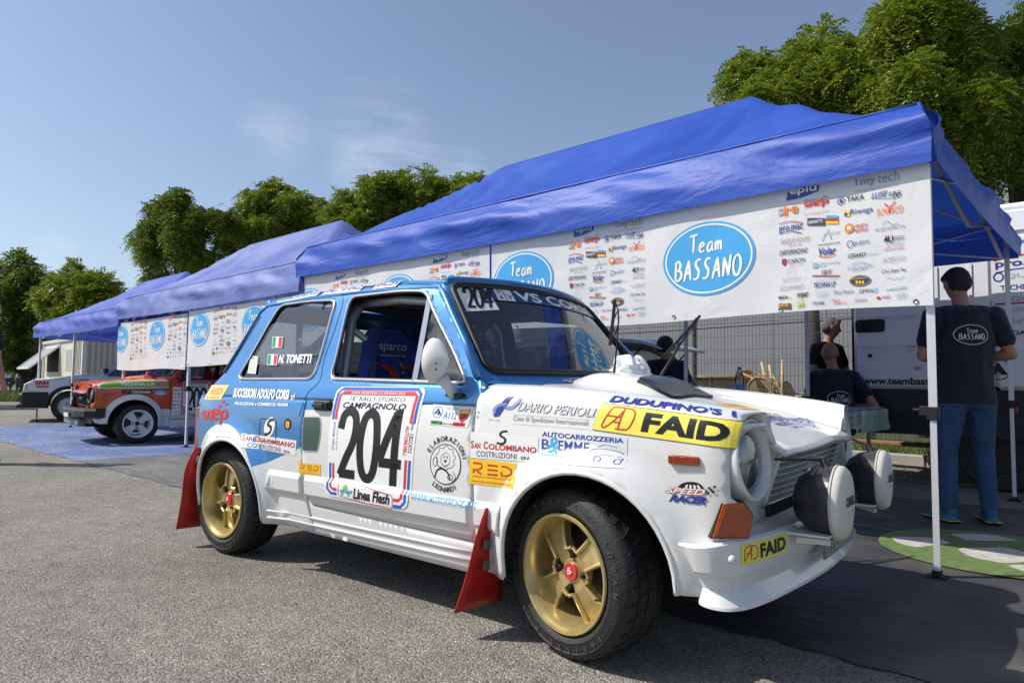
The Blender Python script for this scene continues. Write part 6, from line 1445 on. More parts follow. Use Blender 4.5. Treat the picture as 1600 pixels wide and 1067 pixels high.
def hand(w, f, side, m, curl=.5, s=1.):
    """palm from the wrist along f; four unequal fingers, bent, and a thumb from the side of the palm"""
    w = Vector(w); f = Vector(f).normalized(); sd_ = f.cross(Vector((0, 0, 1)))
    if sd_.length < .1: sd_ = Vector((1, 0, 0))
    sd_.normalize(); dn = sd_.cross(f).normalized()*-1; P = []
    c = w+f*.045; P.append((w, .024, w+f*.085, (.034, .030, .022), m))
    for i, L_ in enumerate((.066, .074, .070, .055)):
        b = w+f*.085+sd_*(.030-.020*i); k1 = b+f*L_*.45*(1-curl*.3)+dn*L_*.25*curl; k2 = k1+f*L_*.4*(1-curl)+dn*L_*.5*curl; P += [(b, .0095, k1, .009, m), (k1, .009, k2, .0075, m)]
    t0 = w+f*.03+sd_*side*.03; t1 = t0+f*.035+sd_*side*.022+dn*.012; P += [(t0, .012, t1, .0105, m), (t1, .0105, t1+f*.028+dn*.018, .0085, m)]
    return P
def head(c, fwd, hair, skin, hairz=1., ears=True, s=1., bald=False):
    """c = head centre; fwd = horizontal look direction (may tilt)"""
    c = Vector(c); f = Vector(fwd).normalized(); r = f.cross(Vector((0, 0, 1))).normalized(); u = r.cross(f)
    P = [(c+f*.01+u*.015, (.074, .090, .092), c+f*.028-u*.055, (.055, .060, .062), skin), (c+f*.055-u*.085, (.030, .028, .024), c+f*.03-u*.08, (.045, .04, .03), skin)]
    P += [(c+f*.095-u*.005, .010, c+f*.110-u*.030, .013, skin), (c+f*.088-u*.060, (.022, .008, .006), c+f*.088-u*.066, (.02, .008, .006), skin), (c+f*.078+r*.03+u*.012, (.02, .012, .008), c+f*.078-r*.03+u*.012, (.02, .012, .008), skin)]
    for sg in (-1, 1): P.append((c+r*sg*.076-u*.005-f*.002, (.012, .014, .024), c+r*sg*.080-u*.02-f*.004, (.010, .012, .018), skin))
    if hair: P += [(c-f*.014+u*.032, (.080, .089, .085), c-f*.036-u*.015, (.077, .064, .07), hair), (c+f*.055+u*.066, (.066, .040, .034), c-f*.02+u*.05, (.078, .074, .064), hair)]
    if bald: P += [(c-f*.012+u*.024, (.077, .090, .086), c-f*.028-u*.010, (.073, .070, .07), STUB)]
    return P
# -- standing man, back to us, in navy shirt and jeans, head bowed over what he holds
MS = 1.655/1.76
p = []
p += [((0, 0, 1.40), (.150, .095, .06), (0, .01, 1.20), (.200, .120, .12), NAVY), ((0, .01, 1.20), (.198, .120, .12), (0, .01, .98), (.186, .118, .10), NAVY), ((0, .01, 1.0), (.182, .118, .1), (0, 0, .80), (.196, .130, .02), NAVY), ((0, 0, .86), (.17, .11, .05), (0, 0, .80), (.165, .112, .06), JEANS), ((-.10, 0, 1.415), (.09, .07, .05), (.10, 0, 1.415), (.09, .07, .05), NAVY)]
p += [((0, .02, 1.45), (.058, .058, .05), (0, .05, 1.54), (.052, .055, .05), SKIN)]
p += head((0.0, .075, 1.625), (-.15, 1, -.42), HAIR, SKIN)
for sg in (-1, 1):
    sh = (sg*.195, 0, 1.395); el_ = (sg*.280, -.02, 1.13) if sg > 0 else (sg*.24, .06, 1.12); wr = (sg*.135, .20, 1.10) if sg > 0 else (-.10, .26, 1.10)
    mid = tuple((sh[i]*.38+el_[i]*.62) for i in range(3)); p += [(sh, (.068, .068, .065), mid, (.066, .064, .06), NAVY), (mid, .046, el_, .040, SKIN), (el_, .041, wr, .029, SKIN)]
    p += hand(wr, (-sg*.6, .5, .1), 1, SKIN, .6)
    hip = (sg*.088, 0, .80); kn = (sg*.115, .03, .47); an = (sg*.125, 0, .11)
    p += [(hip, (.098, .105, .09), kn, (.066, .070, .06), JEANS), (kn, (.066, .070, .06), (an[0], -.005, .10), (.052, .058, .05), JEANS), ((an[0], -.02, .075), (.040, .045, .05), (an[0]+sg*.03, .10, .045), (.045, .055, .035), SHOE), ((an[0]-.0, -.035, .022), (.042, .04, .018), (an[0]+sg*.045, .15, .02), (.045, .05, .018), SHOE)]
mf = ground(1515, 818); face = math.atan2(FW[1], FW[0])-math.pi/2
man = person('person standing in navy team shirt and blue jeans, seen from behind beside the white van', p, (mf[0], mf[1], .008), face+R_(-8), MS, .0095, hem=(.795, NAVY, JEANS))
def shirt_crest(w):
    k = ink(.62, .62, .64); a = Art(); a.ring(0, 0, w/2, w*.31, w*.022, k, 1, 48).hand('Team', -w*.16, w*.06, w*.18, w*.20, k, w*.020).hand('BASSANO', -w*.38, -w*.15, w*.38, w*.03, k, w*.026); return a
on_body(man, shirt_crest(.20), (-.0, 0, 1.255*MS), 'shirt_print', (0, 1, 0))
a = Art(); a.rect(-.035, -.028, .035, .028, W_, 0).text('CIESSE', -.03, -.012, .03, .012, NB, 1, bold=.05); on_body(man, a, (.235, .0, 1.235*MS), 'sleeve_patch', (-1, .55, 0), lift=.004)
m = MB()
for sg in (-1, 1): m.box((sg*.148*MS, .055*MS, .009), (.084, .255*MS, .016), rz=-sg*.22, bev=.008)
m.build('shoe_sole', SOLE, man); m = MB()
for sg in (-1, 1): m.box((sg*.148*MS, .055*MS, .016), (.088, .260*MS, .003), rz=-sg*.22)
m.build('sole_stripe', mat('yellow_edge', (.55, .55, .03), .6), man)
# -- seated people
def seated(shirt, hairm, look, skin=SKIN, trous=BRO, bald=False, arm=None, lean=.06, legs=True):
    p = [((0, lean, 1.0), (.150, .095, .07), (0, lean*.5, .78), (.182, .118, .12), shirt), ((0, lean*.5, .78), (.182, .118, .12), (0, -.02, .54), (.180, .125, .09), shirt), ((-.10, lean, 1.02), (.09, .07, .05), (.10, lean, 1.02), (.09, .07, .05), shirt),
         ((0, lean+.02, 1.06), (.056, .056, .05), (0, lean+.05, 1.13), (.052, .054, .05), skin)]
    p += head((0, lean+.075, 1.225), look, hairm, skin, bald=bald)
    for sg in (-1, 1):
        sh = (sg*.19, lean, 1.0); e, w_ = (arm or {}).get(sg, ((sg*.24, lean+.10, .73), (sg*.12, lean+.30, .72))); mid = tuple(sh[i]*.4+e[i]*.6 for i in range(3))
        p += [(sh, (.066, .066, .062), mid, (.062, .062, .056), shirt), (mid, .044, e, .040, skin), (e, .040, w_, .028, skin)]+hand(w_, (-sg*.5, .7, 0), 1, skin, .5)
        if legs:
            p += [((sg*.09, -.0, .47), (.088, .09, .085), (sg*.13, .42, .47), (.066, .065, .062), trous), ((sg*.13, .42, .47), (.058, .058, .058), (sg*.13, .42, .12), (.040, .044, .04), skin), ((sg*.13, .40, .05), (.04, .05, .04), (sg*.14, .56, .03), (.042, .05, .025), SOLE)]
    return p
def seat_at(px, py_head, off, label, prims, turn, s, zseat=0.):
    u, z = tpick(px, py_head, off); top = 1.315*s; loc = tp(u, off, 0); loc[2] = max(0, z-top); return person(label, prims, loc, turn, s, .0125)
p = seated(NAVY, None, (.55, 1, -.35), bald=True, arm={1: ((.30, -.14, .70), (.22, .06, .70))})
bald = seat_at(1308, 537, 3.05, 'person with shaved head and sunglasses seated at the checked table', p, face+R_(4), .93)
on_body(bald, shirt_crest(.21), (-.02, 0, .775*.93), 'shirt_print', (0, 1, 0))
a = Art(); a.rect(-.04, -.02, .04, .02, W_, 0).text('CIESSE', -.035, -.012, .035, .012, NB, 1, bold=.05); on_body(bald, a, (.25, 0, .85*.93), 'sleeve_patch', (-1, .6, 0))
m = MB(); hc = Vector((0, .135, 1.225))*.93; f_ = Vector((.55, 1, -.35)).normalized(); r_v = f_.cross(Vector((0, 0, 1))).normalized()
m.tube([hc-r_v*.074+f_*-.0, hc-r_v*.07+f_*.085, hc+f_*.098, hc+r_v*.07+f_*.085, hc+r_v*.076-f_*.0], .004, 6); m.box(hc+f_*.095+r_v*.03-Vector((0, 0, .01)), (.045, .01, .032)); m.box(hc+f_*.095-r_v*.03-Vector((0, 0, .01)), (.045, .01, .032)); m.build('sunglasses', BLACKP, bald)
p = seated(NAVY, HAIR, (1, .25, -.1), arm={1: ((.26, .0, .72), (.16, .22, .74))}); p += [((0, .11, 1.27), (.10, .11, .085), (-.02, .06, 1.24), (.09, .08, .09), HAIR)]
smk = seat_at(1044, 528, 3.05, 'curly haired person in a navy team shirt sitting by the raised tailgate with a cigarette', p, face+R_(6), .93)
on_body(smk, shirt_crest(.20), (-.02, 0, .80*.93), 'shirt_print', (0, 1, 0))
m = MB(); q = Vector((.08, .16, 1.165))*.93; m.tube([q, q+Vector((.05, .02, .01))], .004, 6); m.build('cigarette', W_, smk)
# older man standing behind
def standing(shirt, trous, hair, look, skin=SKIN, arms=None, cap=None):
    p = [((0, 0, 1.40), (.150, .095, .06), (0, .01, 1.20), (.185, .12, .12), shirt), ((0, .01, 1.20), (.183, .12, .12), (0, .01, .95), (.180, .13, .10), shirt), ((-.10, 0, 1.415), (.09, .07, .05), (.10, 0, 1.415), (.09, .07, .05), shirt), ((0, .01, 1.45), (.056, .056, .05), (0, .03, 1.53), (.052, .054, .05), skin)]
    p += head((0, .05, 1.63), look, hair, skin)
    if cap: p += [((0, .04, 1.69), (.085, .10, .045), (0, .05, 1.68), (.085, .10, .03), cap), ((0, .13, 1.675), (.06, .05, .01), (0, .15, 1.67), (.05, .04, .008), cap)]
    for sg in (-1, 1):
        sh = (sg*.19, 0, 1.39); e, w_ = (arms or {}).get(sg, ((sg*.25, -.01, 1.12), (sg*.25, .08, .88))); mid = tuple(sh[i]*.4+e[i]*.6 for i in range(3))
        p += [(sh, (.066, .066, .062), mid, (.062, .062, .056), shirt), (mid, .044, e, .040, skin), (e, .040, w_, .028, skin)]+hand(w_, (0, .2, -1) if w_[2] < 1 else (-sg*.5, .6, .2), 1, skin, .4)
        p += [((sg*.095, 0, .88), (.10, .105, .09), (sg*.11, .02, .47), (.07, .07, .06), trous), ((sg*.11, .02, .47), (.068, .07, .06), (sg*.115, 0, .10), (.055, .058, .05), trous), ((sg*.115, -.01, .05), (.045, .05, .045), (sg*.12, .12, .035), (.045, .05, .03), SOLE)]
    return p
def stand_at(px, py, off, label, prims, turn, h, voxel=.0125, group=None):
    u, z = tpick(px, py, off); return person(label, prims, tp(u, off, 0), turn, max(.7, z)/1.725 if h is None else h/1.725, voxel, group=group)
old = stand_at(1292, 498, 3.5, 'grey haired person in a dark polo shirt standing behind the seated one, facing right', standing(BLKS, BRO, GHAIR, (-.75, .7, -.15), arms={-1: ((-.30, .03, 1.13), (-.12, .2, 1.10)), 1: ((.28, .02, 1.13), (.12, .22, 1.12))}), face+math.pi+R_(30), None)
drv = seat_at(880, 527, 2.7, 'grey haired person in sunglasses seen through the windscreen, reading', seated(BLKS, GHAIR, (.2, 1, -.3), legs=True), face+math.pi+R_(-12), .93)
# far left: man at the picture edge, only arm and side in view
lf = ground(-38, 725); edge = person('person in black standing at the very left edge, bare arm hanging down', standing(BLKS, mat('black_trousers', (.012, .012, .014), .85), HAIR, (0, 1, 0), arms={1: ((.27, .0, 1.10), (.28, .06, .86))}), (lf[0], lf[1], 0), face+R_(-25), 1.62/1.725, .012)
# spectators
def spec(px, pyh, pyf, label, prims, turn, hgt, grp='spectators walking away in the distance'):
    # place by apparent height
    d = FOC*hgt/(pyf-pyh); r = ray(px, pyf); r = r/(r @ FW); P = CAM+r*d; return person(label, prims, (P[0], P[1], P[2] if P[2] > 0 else 0), turn, hgt/1.725, .016, group=grp)
spec(28, 575, 629, 'elderly spectator in a pale pink shirt with crossed black straps', standing(PINKS, KHAKI, GHAIR, (0, 1, 0)), face, 1.62)
spec(11, 578, 627, 'spectator in a white top and dark blue shorts, half hidden by the pink shirt', standing(CAPW, mat('dark_blue_shorts', (.03, .05, .12), .85), HAIR, (0, 1, 0)), face+.3, 1.6)
sp3 = spec(46, 577, 630, 'spectator in a white cap and dark top raising a hand to the face', standing(BLKS, JEANS, None, (-.6, 1, 0), cap=CAPW, arms={-1: ((-.30, .15, 1.42), (-.10, .16, 1.58)), 1: ((.30, .15, 1.42), (.10, .16, 1.58))}), face+.2, 1.6)
# ---------------------------------------------------------------- things under and behind the tents
# table with checked oilcloth
oT = 2.25; uT = tpick(1345, 641, oT)[0]
troot = empty('folding_table', 'folding table under a green checked cloth beside the seated people', 'table', tp(uT+.8, oT+.35, 0)); tbase = np.array(troot.location)
m = MB(); 
V = [tp(uT, oT, .675)-tbase, tp(uT+2.1, oT, .675)-tbase, tp(uT+2.1, oT+.75, .675)-tbase, tp(uT, oT+.75, .675)-tbase]; m.add(V+[v-np.array([0, 0, .03]) for v in V], [(0, 1, 2, 3), (7, 6, 5, 4), (0, 4, 5, 1), (1, 5, 6, 2), (2, 6, 7, 3), (3, 7, 4, 0)]); m.build('tabletop', mat('table_board', (.12, .09, .06), .6), troot)
for u, o in ((uT+.12, oT+.1), (uT+.12, oT+.65), (uT+1.98, oT+.1), (uT+1.98, oT+.65)):
    m = MB(); m.tube([tp(u, o, .01)-tbase, tp(u, o, .655)-tbase], .016, 10); m.build('leg', ALUD, troot)
CLO, n, l, b = node_mat('checked_oilcloth'); tc = n.new('ShaderNodeTexCoord'); sx = n.new('ShaderNodeSeparateXYZ'); l.new(tc.outputs['Object'], sx.inputs[0])
def band(src, k, wd):
    a = n.new('ShaderNodeMath'); a.operation = 'MULTIPLY'; a.inputs[1].default_value = k; l.new(src, a.inputs[0]); f = n.new('ShaderNodeMath'); f.operation = 'FRACT'; l.new(a.outputs[0], f.inputs[0]); g_ = n.new('ShaderNodeMath'); g_.operation = 'LESS_THAN'; g_.inputs[1].default_value = wd; l.new(f.outputs[0], g_.inputs[0]); return g_.outputs[0]
adz = n.new('ShaderNodeMath'); l.new(sx.outputs[1], adz.inputs[0]); l.new(sx.outputs[2], adz.inputs[1])
prev = None; colr = (.17, .30, .28, 1)
for src, k, wd, cc in ((sx.outputs[0], 18, .45, (.28, .42, .38, 1)), (adz.outputs[0], 18, .45, (.28, .42, .38, 1)), (sx.outputs[0], 18, .12, (.50, .55, .45, 1)), (adz.outputs[0], 18, .12, (.50, .55, .45, 1)), (sx.outputs[0], 6, .03, (.45, .28, .10, 1)), (adz.outputs[0], 6, .03, (.45, .28, .10, 1))):
    mx = n.new('ShaderNodeMix'); mx.data_type = 'RGBA'; l.new(band(src, k, wd), mx.inputs['Factor'])
    if prev is None: mx.inputs['A'].default_value = colr
    else: l.new(prev, mx.inputs['A'])
    mx.inputs['B'].default_value = cc; prev = mx.outputs['Result']
l.new(prev, b.inputs['Base Color']); b.inputs['Roughness'].default_value = .45
croot = empty('tablecloth', 'green checked oilcloth hanging over the folding table', 'tablecloth', tp(uT+.8, oT+.35, .66)); cb = np.array(croot.location)
V = []; nu, no = 44, 22
for j in range(no+1):
    for i in range(nu+1):
        u = uT-.20+2.5*i/nu; o = oT-.17+1.10*j/no; z = .656+.003*math.sin(u*9)*math.sin(o*7); uu, oo = u, o
        if u < uT-.01: uu = uT-.012-.012*math.sin(o*22); z = .656-(uT-.01-u)*1.0
        if o < oT-.01: oo = oT-.014-.014*math.sin(u*17); z = min(z, .656-(oT-.01-o))
        if o > oT+.76: oo = oT+.765+.01*math.sin(u*15); z = min(z, .656-(o-oT-.76))
        V.append(tp(uu, oo, z+.025)-cb)
mesh('cloth', V, [(j*(nu+1)+i, j*(nu+1)+i+1, (j+1)*(nu+1)+i+1, (j+1)*(nu+1)+i) for j in range(no) for i in range(nu)], CLO, croot, True)
def on_table(px, py, off): u, z = tpick(px, py, off); return tp(u, off, .685)
PET = glassy('clear_plastic', (.62, .72, .80), .06, .08)
def bottle(label, loc, h, r, cap, lab=None, body=None, group=None):
    root = empty('bottle', label, 'bottle', loc, 0, group); m = MB(); m.lathe([(0, 0), (r*.92, .002), (r, .012), (r*.97, h*.25), (r, h*.3), (r, h*.5), (r*.97, h*.55), (r, h*.66), (r*.8, h*.80), (r*.38, h*.93), (r*.36, h*.97)], 22); m.build('bottle_body', body or PET, root, True)
    m = MB(); m.lathe([(r*.42, h*.945), (r*.42, h), (0, h)], 16); m.build('bottle_cap', cap, root)
    m = MB(); m.lathe([(r*1.012, h*.3), (r*1.012, h*.52)], 22); m.build('bottle_label', lab or SKY, root, True); return root
bottle('large clear water bottle with blue cap on the checked table', on_table(1156, 640, 2.5), .34, .042, NB)
cr = empty('cup_stack', 'stack of pale plastic cups beside the water bottle', 'cup stack', on_table(1146, 640, 2.45)); m = MB()
prof = [];
for k in range(12): prof += [(.030+.0004*k, .012+.012*k), (.034+.0004*k, .022+.012*k), (.033, .023+.012*k)]
m.lathe([(0, 0), (.024, 0)]+prof+[(.034, .19), (0, .19)], 20); m.build('cups', mat('pale_plastic', (.45, .45, .50), .35), cr, True)
m = MB(); m.box((0, 0, .006), (.085, .016, .012), rz=.2, bev=.004); o = m.build('phone', BLACKP); o.location = tuple(on_table(1313, 640, 2.6)); tag(o, 'small black phone lying on the checked tablecloth', 'phone')
# bench with crate behind the table
def bench(label, u0, u1, off, z, col_, gr=None):
    r = empty('bench', label, 'bench', tp((u0+u1)/2, off, 0), math.atan2(TD[1], TD[0]), gr); m = MB(); L_ = u1-u0; m.box((0, 0, z), (L_, .24, .035), bev=.006); m.build('seat', col_, r)
    for sg in (-1, 1): m = MB(); m.box((sg*(L_/2-.25), 0, z/2), (.04, .2, z-.03)); m.build('leg', ALUD, r)
WOODB = mat('bench_wood', (.26, .13, .06), .6, var=.3, vscale=9)
bench('orange wooden bench in front of the kerb under the table', -.3, 2.2, 4.45, .27, WOODB); bench('dark low bench holding a carton behind the bonnet', 2.3, 4.6, 4.7, .52, mat('dark_wood', (.05, .035, .03), .6))
m = MB(); u, z = tpick(1235, 612, 4.7); m.box((0, 0, .075), (.42, .3, .15), rz=-.08, bev=.004); o = m.build('carton', mat('grey_carton', (.16, .15, .15), .8, var=.3, vscale=4)); o.location = tuple(tp(u, 4.7, .54)); tag(o, 'grey printed carton on the low bench next to the seated person', 'carton')
a = Art(); a.rect(-.1, .03, .1, .12, ink(.3, .28, .35), 0).text('CAFFE', -.08, .05, .08, .10, PNK, 1); a.lay('carton_print', lambda x, y: (np.array([x, -.152, y]), np.array([0, -1, 0])), o)
# ---- bottle, cloth and wipers on the car
bt_ = at(783, 437, 0, -1.15)
bottle('small clear bottle with black cap standing on the roof of the number 204 car', (-1.05, float(at(783, 440, 0, -1.05)[1]), 1.285), .105, .020, BLACKP, mat('pale_blue_label', (.4, .55, .62), .4), mat('frosted_bottle', (.45, .50, .52), .3))
CRUM = mat('white_rag', (.82, .82, .82), .8, bump=1.0, bscale=26)
def rag(label, c, r, seed, nm='rag'):
    V = []; n, k = 34, 22; rs = np.random.default_rng(seed); K = rs.normal(0, 1, (26, 3)); K /= np.linalg.norm(K, axis=1)[:, None]; ph = rs.uniform(0, 6, 26); fr = rs.uniform(3, 9, 26)
    for j in range(k+1):
        a = math.pi*j/k
        for i in range(n):
            b_ = 2*math.pi*i/n; d = np.array([math.sin(a)*math.cos(b_), math.sin(a)*math.sin(b_), math.cos(a)]); q = sum(abs(math.sin(fr[m_]*(d @ K[m_])+ph[m_])) for m_ in range(26))/26
            rr = .55+1.5*(q-.45)+.25*max(0, d[2])*math.sin(3*b_+seed); V.append((c[0]+r[0]*d[0]*rr*1.3, c[1]+r[1]*d[1]*rr*1.3, c[2]+max(-.3, d[2])*r[2]*rr*1.3))
    F = [(j*n+i, j*n+(i+1) % n, (j+1)*n+(i+1) % n, (j+1)*n+i) for j in range(k) for i in range(n)]
    o = mesh(nm, V, F, CRUM, None, False); tag(o, label, 'rag'); return o
rc = at(980, 588, 0, -.30); rag('crumpled white rag bunched at the foot of the windscreen', (-.30, rc[1], .885), (.075, .085, .070), 4); rc2 = at(1003, 597, 0, -.27); rag('smaller crumpled white cloth lying in front of the bigger rag', (-.27, rc2[1], .868), (.065, .075, .035), 9)
# ---- white van ---------------------------------------------------------------
vo = 3.25; vu, _ = tpick(1334, 560, vo); KV = float(((tp(vu, vo, 0)-CAM) @ FW)/((tp(tpick(1334, 560, 4.6)[0], 4.6, 0)-CAM) @ FW)); kz = lambda z: .848+(z-.848)*KV
van = empty('van', 'tall white box van with ribbed side and sponsor board, parked behind the standing person', 'van', tp(vu, vo, 0), math.atan2(TD[1], TD[0])+math.pi)
# local: x runs right in the picture (away from vu), y away from us is -y after the half turn
VW = mat('van_white', (.74, .75, .76), .35, coat=.4, var=.05, vscale=2); VG = mat('van_skirt_and_shade', (.02, .021, .024), .5)  # skirt colour: black lower plastic and the shade beneath the van together
XS = (vu-tpick(1548, 330, vo)[0])/KV
def vb(x0, x1, z0, z1, y0, y1, nm, mt, bev=0, par=None): x0, x1, z0, z1 = x0*KV, x1*KV, kz(z0), kz(z1); m = MB(); m.box(((x0+x1)/2, (y0+y1)/2, (z0+z1)/2), (x1-x0, y1-y0, z1-z0), bev=bev); return m.build(nm, mt, par or van)
vb(0, XS-.004, .84, 2.18, .0, 1.9, 'rear_body', VW, .03); vb(XS, 5.2, .84, 2.62, .0, 1.9, 'box_body', VW, .03); vb(.02, 5.2, .36, .838, .03, 1.85, 'skirt', VG); vb(XS, 5.2, 2.62, 2.70, .05, 1.85, 'roof', VW, .03); vb(-.05, -.004, .5, 2.1, .1, 1.8, 'dark_rear_opening', DARK)  # dark slab at the rear edge stands in for the dark open interior
for k in range(14): vb(.80+.30*k, .83+.30*k, 1.70, 2.12 if .83+.30*k < XS else 2.5, -.012, .002, 'rib', VW)
vb(XS+.01, 5.2, 2.40, 2.60, -.02, .004, 'top_rail', VW, .004); vb(XS+.01, 5.2, 2.30, 2.34, -.015, .004, 'top_rail', VW)
vb(.03, .62, 1.30, 1.34, -.012, .004, 'door_moulding', VW); vb(.03, .62, 1.62, 1.65, -.012, .004, 'door_moulding', VW)
m = MB(); m.prism(rnd([(.02, kz(1.455)), (.02, kz(1.60)), (.27, kz(1.60)), (.27, kz(1.455))][::-1], .03), -.006, .004, Matrix(((1, 0, 0, 0), (0, 0, 1, 0.002), (0, 1, 0, 0), (0, 0, 0, 1)))); m.build('handle_recess', BLACKP, van); vb(.09, .20, 1.485, 1.575, -.014, -.004, 'door_handle', DARK, .003)
m = MB(); m.lathe([(0, .012), (.016, .012), (.02, 0)], 16, xf((.14, .0, kz(1.20))) @ Matrix.Rotation(R_(90), 4, 'X')); m.build('lock', BLACKP, van)
m = MB(); m.lathe([(.0, .02), (.03, .02), (.038, .01), (.040, 0)], 20, xf((-.01, .004, kz(1.80))) @ Matrix.Rotation(R_(90), 4, 'X')); m.build('lamp', mat('clear_marker', (.25, .26, .28), .2, metal=.5), van)
def van_art(a, nm='lettering', lab=None): return a.lay(nm, lambda x, y: (np.array([x, .0, y]), np.array([0, -1, 0])), van, lab, lift=.004)
def vxz(px, py): u, z = tpick(px, py, vo); return vu-u, z
x0, z0 = vxz(1349, 607); x1, z1 = vxz(1452, 600); a = Art(); a.text('www.teambassano.it', x0, kz(.885), x1+.20, kz(.965), K_, 1, bold=.03); van_art(a, 'lettering', 'team web address in black letters')
a = Art(); cx, cz = vxz(1365, 455)
for w_, c in ((.012, OVB),): a.line([(x_*KV, kz(z_)) for x_, z_ in ((.0, 1.88), (.2, 1.90), (.45, 2.0), (.6, 2.15))], .03, OVB, 1, sm=5).line([(x_*KV, kz(z_)) for x_, z_ in ((.0, 1.98), (.15, 2.0), (.38, 2.12))], .09, OVB, 1, sm=5)
van_art(a, 'blue_swoosh'); x0, z0 = vxz(1417, 540); a = Art(); a.text('DAILY', x0, z0-.02, x0+.20, z0+.02, STEEL, 1, bold=.02).text('35 C', x0, z0-.06, x0+.08, z0-.035, AMB, 1); x0, z0 = vxz(1428, 573); a.rect(x0, z0-.03, x0+.06, z0, ink(.6, .4, .42), 1).text('RED', x0+.01, z0-.025, x0+.05, z0-.005, PNK, 2); van_art(a)
bx0, bz0 = vxz(1552, 525); bx1, bz1 = vxz(1552, 398); BWv = .85
a = Art(); a.rect(bx0, 0, bx0+BWv, bz1-bz0, W_, 0); H_ = bz1-bz0
a = Art(); a.rect(bx0, bz0, bx0+BWv, bz1, mat('board_white', (.70, .70, .70), .45), 0)
for i, (t, c, h_, wd, xo) in enumerate((('pro.mac', NB, .062, .42, .03), ('QUESTI', GY, .045, .32, .09), ('TECHNA LP', NB, .045, .30, .06), ('V&W', GY, .05, .14, .12), ('ASOLOPAVIMENTI', GY, .045, .36, .03), ('TECHPA', GY, .035, .22, .03), ('MADA', K_, .035, .18, .04))):
    z = bz1-.10-H_*.137*i; a.text(t, bx0+xo, z-h_/2, bx0+xo+wd, z+h_/2, c, 1, bold=.03)
    if i == 0: a.line([(bx0+.02, z+.045), (bx0+.2, z+.075), (bx0+.5, z+.05)], .012, RD, 1, sm=4).line([(bx0+.03, z-.055), (bx0+.2, z-.035), (bx0+.5, z-.05)], .010, NB, 1, sm=4)
    if i == 1: a.ring(bx0+.05, z, .032, .035, .012, NB, 1)
    if i == 3: a.rect(bx0+.02, z-.045, bx0+.40, z-.03, RD, 1)
van_art(a, 'sponsor_board', 'white board of sponsor names')
ex, ez = vxz(1560, 577); a = Art(); a.ring(ex, ez, .085, .085, .008, K_, 1).poly([(ex-.065, ez-.045), (ex+.0, ez+.06), (ex+.065, ez-.045), (ex+.02, ez-.045), (ex, ez-.01), (ex-.02, ez-.045)], K_, 1); van_art(a, 'emblem')
m = MB(); m.box((1.2, .0, .68), (.06, .02, .05), bev=.004); m.build('side_lamp', ORANGE_L, van)
for x in (1.1, 4.4):
    m = MB(); m.lathe([(0, .10), (.20, .10), (.21, .08), (.34, .09), (.36, .06), (.36, -.08), (0, -.08)], 32, xf((x, .20, .36)) @ Matrix.Rotation(R_(90), 4, 'X')); m.build('wheel', RUBBER, van, True, 40)
# ---- mesh fence with posts, grey wall behind ------------------------------------
fo = 6.25; FT = mat('fence_wire', (.10, .105, .11), .5, metal=.4)
fence = empty('mesh_fence', 'grey welded mesh fence on dark posts beyond the grass verge', 'fence', tp(4, fo, 0)); fb = np.array(fence.location)
wires = []; 
def wbar(P0, P1, t):
    d = np.array([TD*t/2, TN*t/2, -TD*t/2, -TN*t/2]); A = [P0+q for q in d]; B = [P1+q for q in d]
    for i in range(4): wires.extend([A[i], A[(i+1) % 4], B[(i+1) % 4], B[i]])
for u in np.arange(-2, 26, .055): wbar(tp(u, fo, .15)-fb, tp(u, fo, 1.98)-fb, .0055)
def hbar(z, off=0., t=.0065):
    for uu in (-2,):
        P0 = tp(-2, fo+off, z)-fb; P1 = tp(26, fo+off, z)-fb; d = [np.array([0, 0, t/2]), TN*t/2, np.array([0, 0, -t/2]), -TN*t/2]
        for i in range(4): wires.extend([P0+d[i], P0+d[(i+1) % 4], P1+d[(i+1) % 4], P1+d[i]])
for z in np.arange(.2, 2.0, .2): hbar(z)
for z in (.55, .60, 1.2, 1.25, 1.8, 1.85): hbar(z, -.025)
o = quads_mesh('wire_mesh', np.array(wires), FT, fence); o['kind'] = 'stuff'
for u in (-.5, 1.9, 4.45, 7.0, 9.5, 12.0, 14.5, 17.0):
    m = MB(); c = tp(u, fo+.03, 0)-fb; m.bar(c+np.array([0, 0, .0]), c+np.array([0, 0, 2.05]), .05); m.build('post', mat('fence_post', (.04, .042, .045), .5), fence)
m = MB(); m.tube([tp(-1, fo-.05, 1.82), tp(5, fo-.05, 1.72), tp(12, fo-.05, 1.70)], .008, 6); o = m.build('cable', BLACKP); tag(o, 'thin black cable strung along the mesh fence', 'cable')
GW = mat('grey_cladding', (.20, .205, .215), .7, var=.06, vscale=1)
wl = empty('boundary_wall', 'long plain grey wall of metal sheets behind the mesh fence', 'wall', tp(6, 9.6, 0)); wb_ = np.array(wl.location)
pn = None
for i in range(30):
    u = -4+i*1.0; m = MB()
    if pn is None: m.box((0, 0, 1.15), (.994, .06, 2.3), rz=math.atan2(TD[1], TD[0]), bev=.004); pn = m.build('wall_sheet', GW, wl); o = pn
    else: o = bpy.data.objects.new('wall_sheet', pn.data); col.objects.link(o); o.parent = wl
    o.location = tuple(tp(u, 9.6, 0)-wb_)
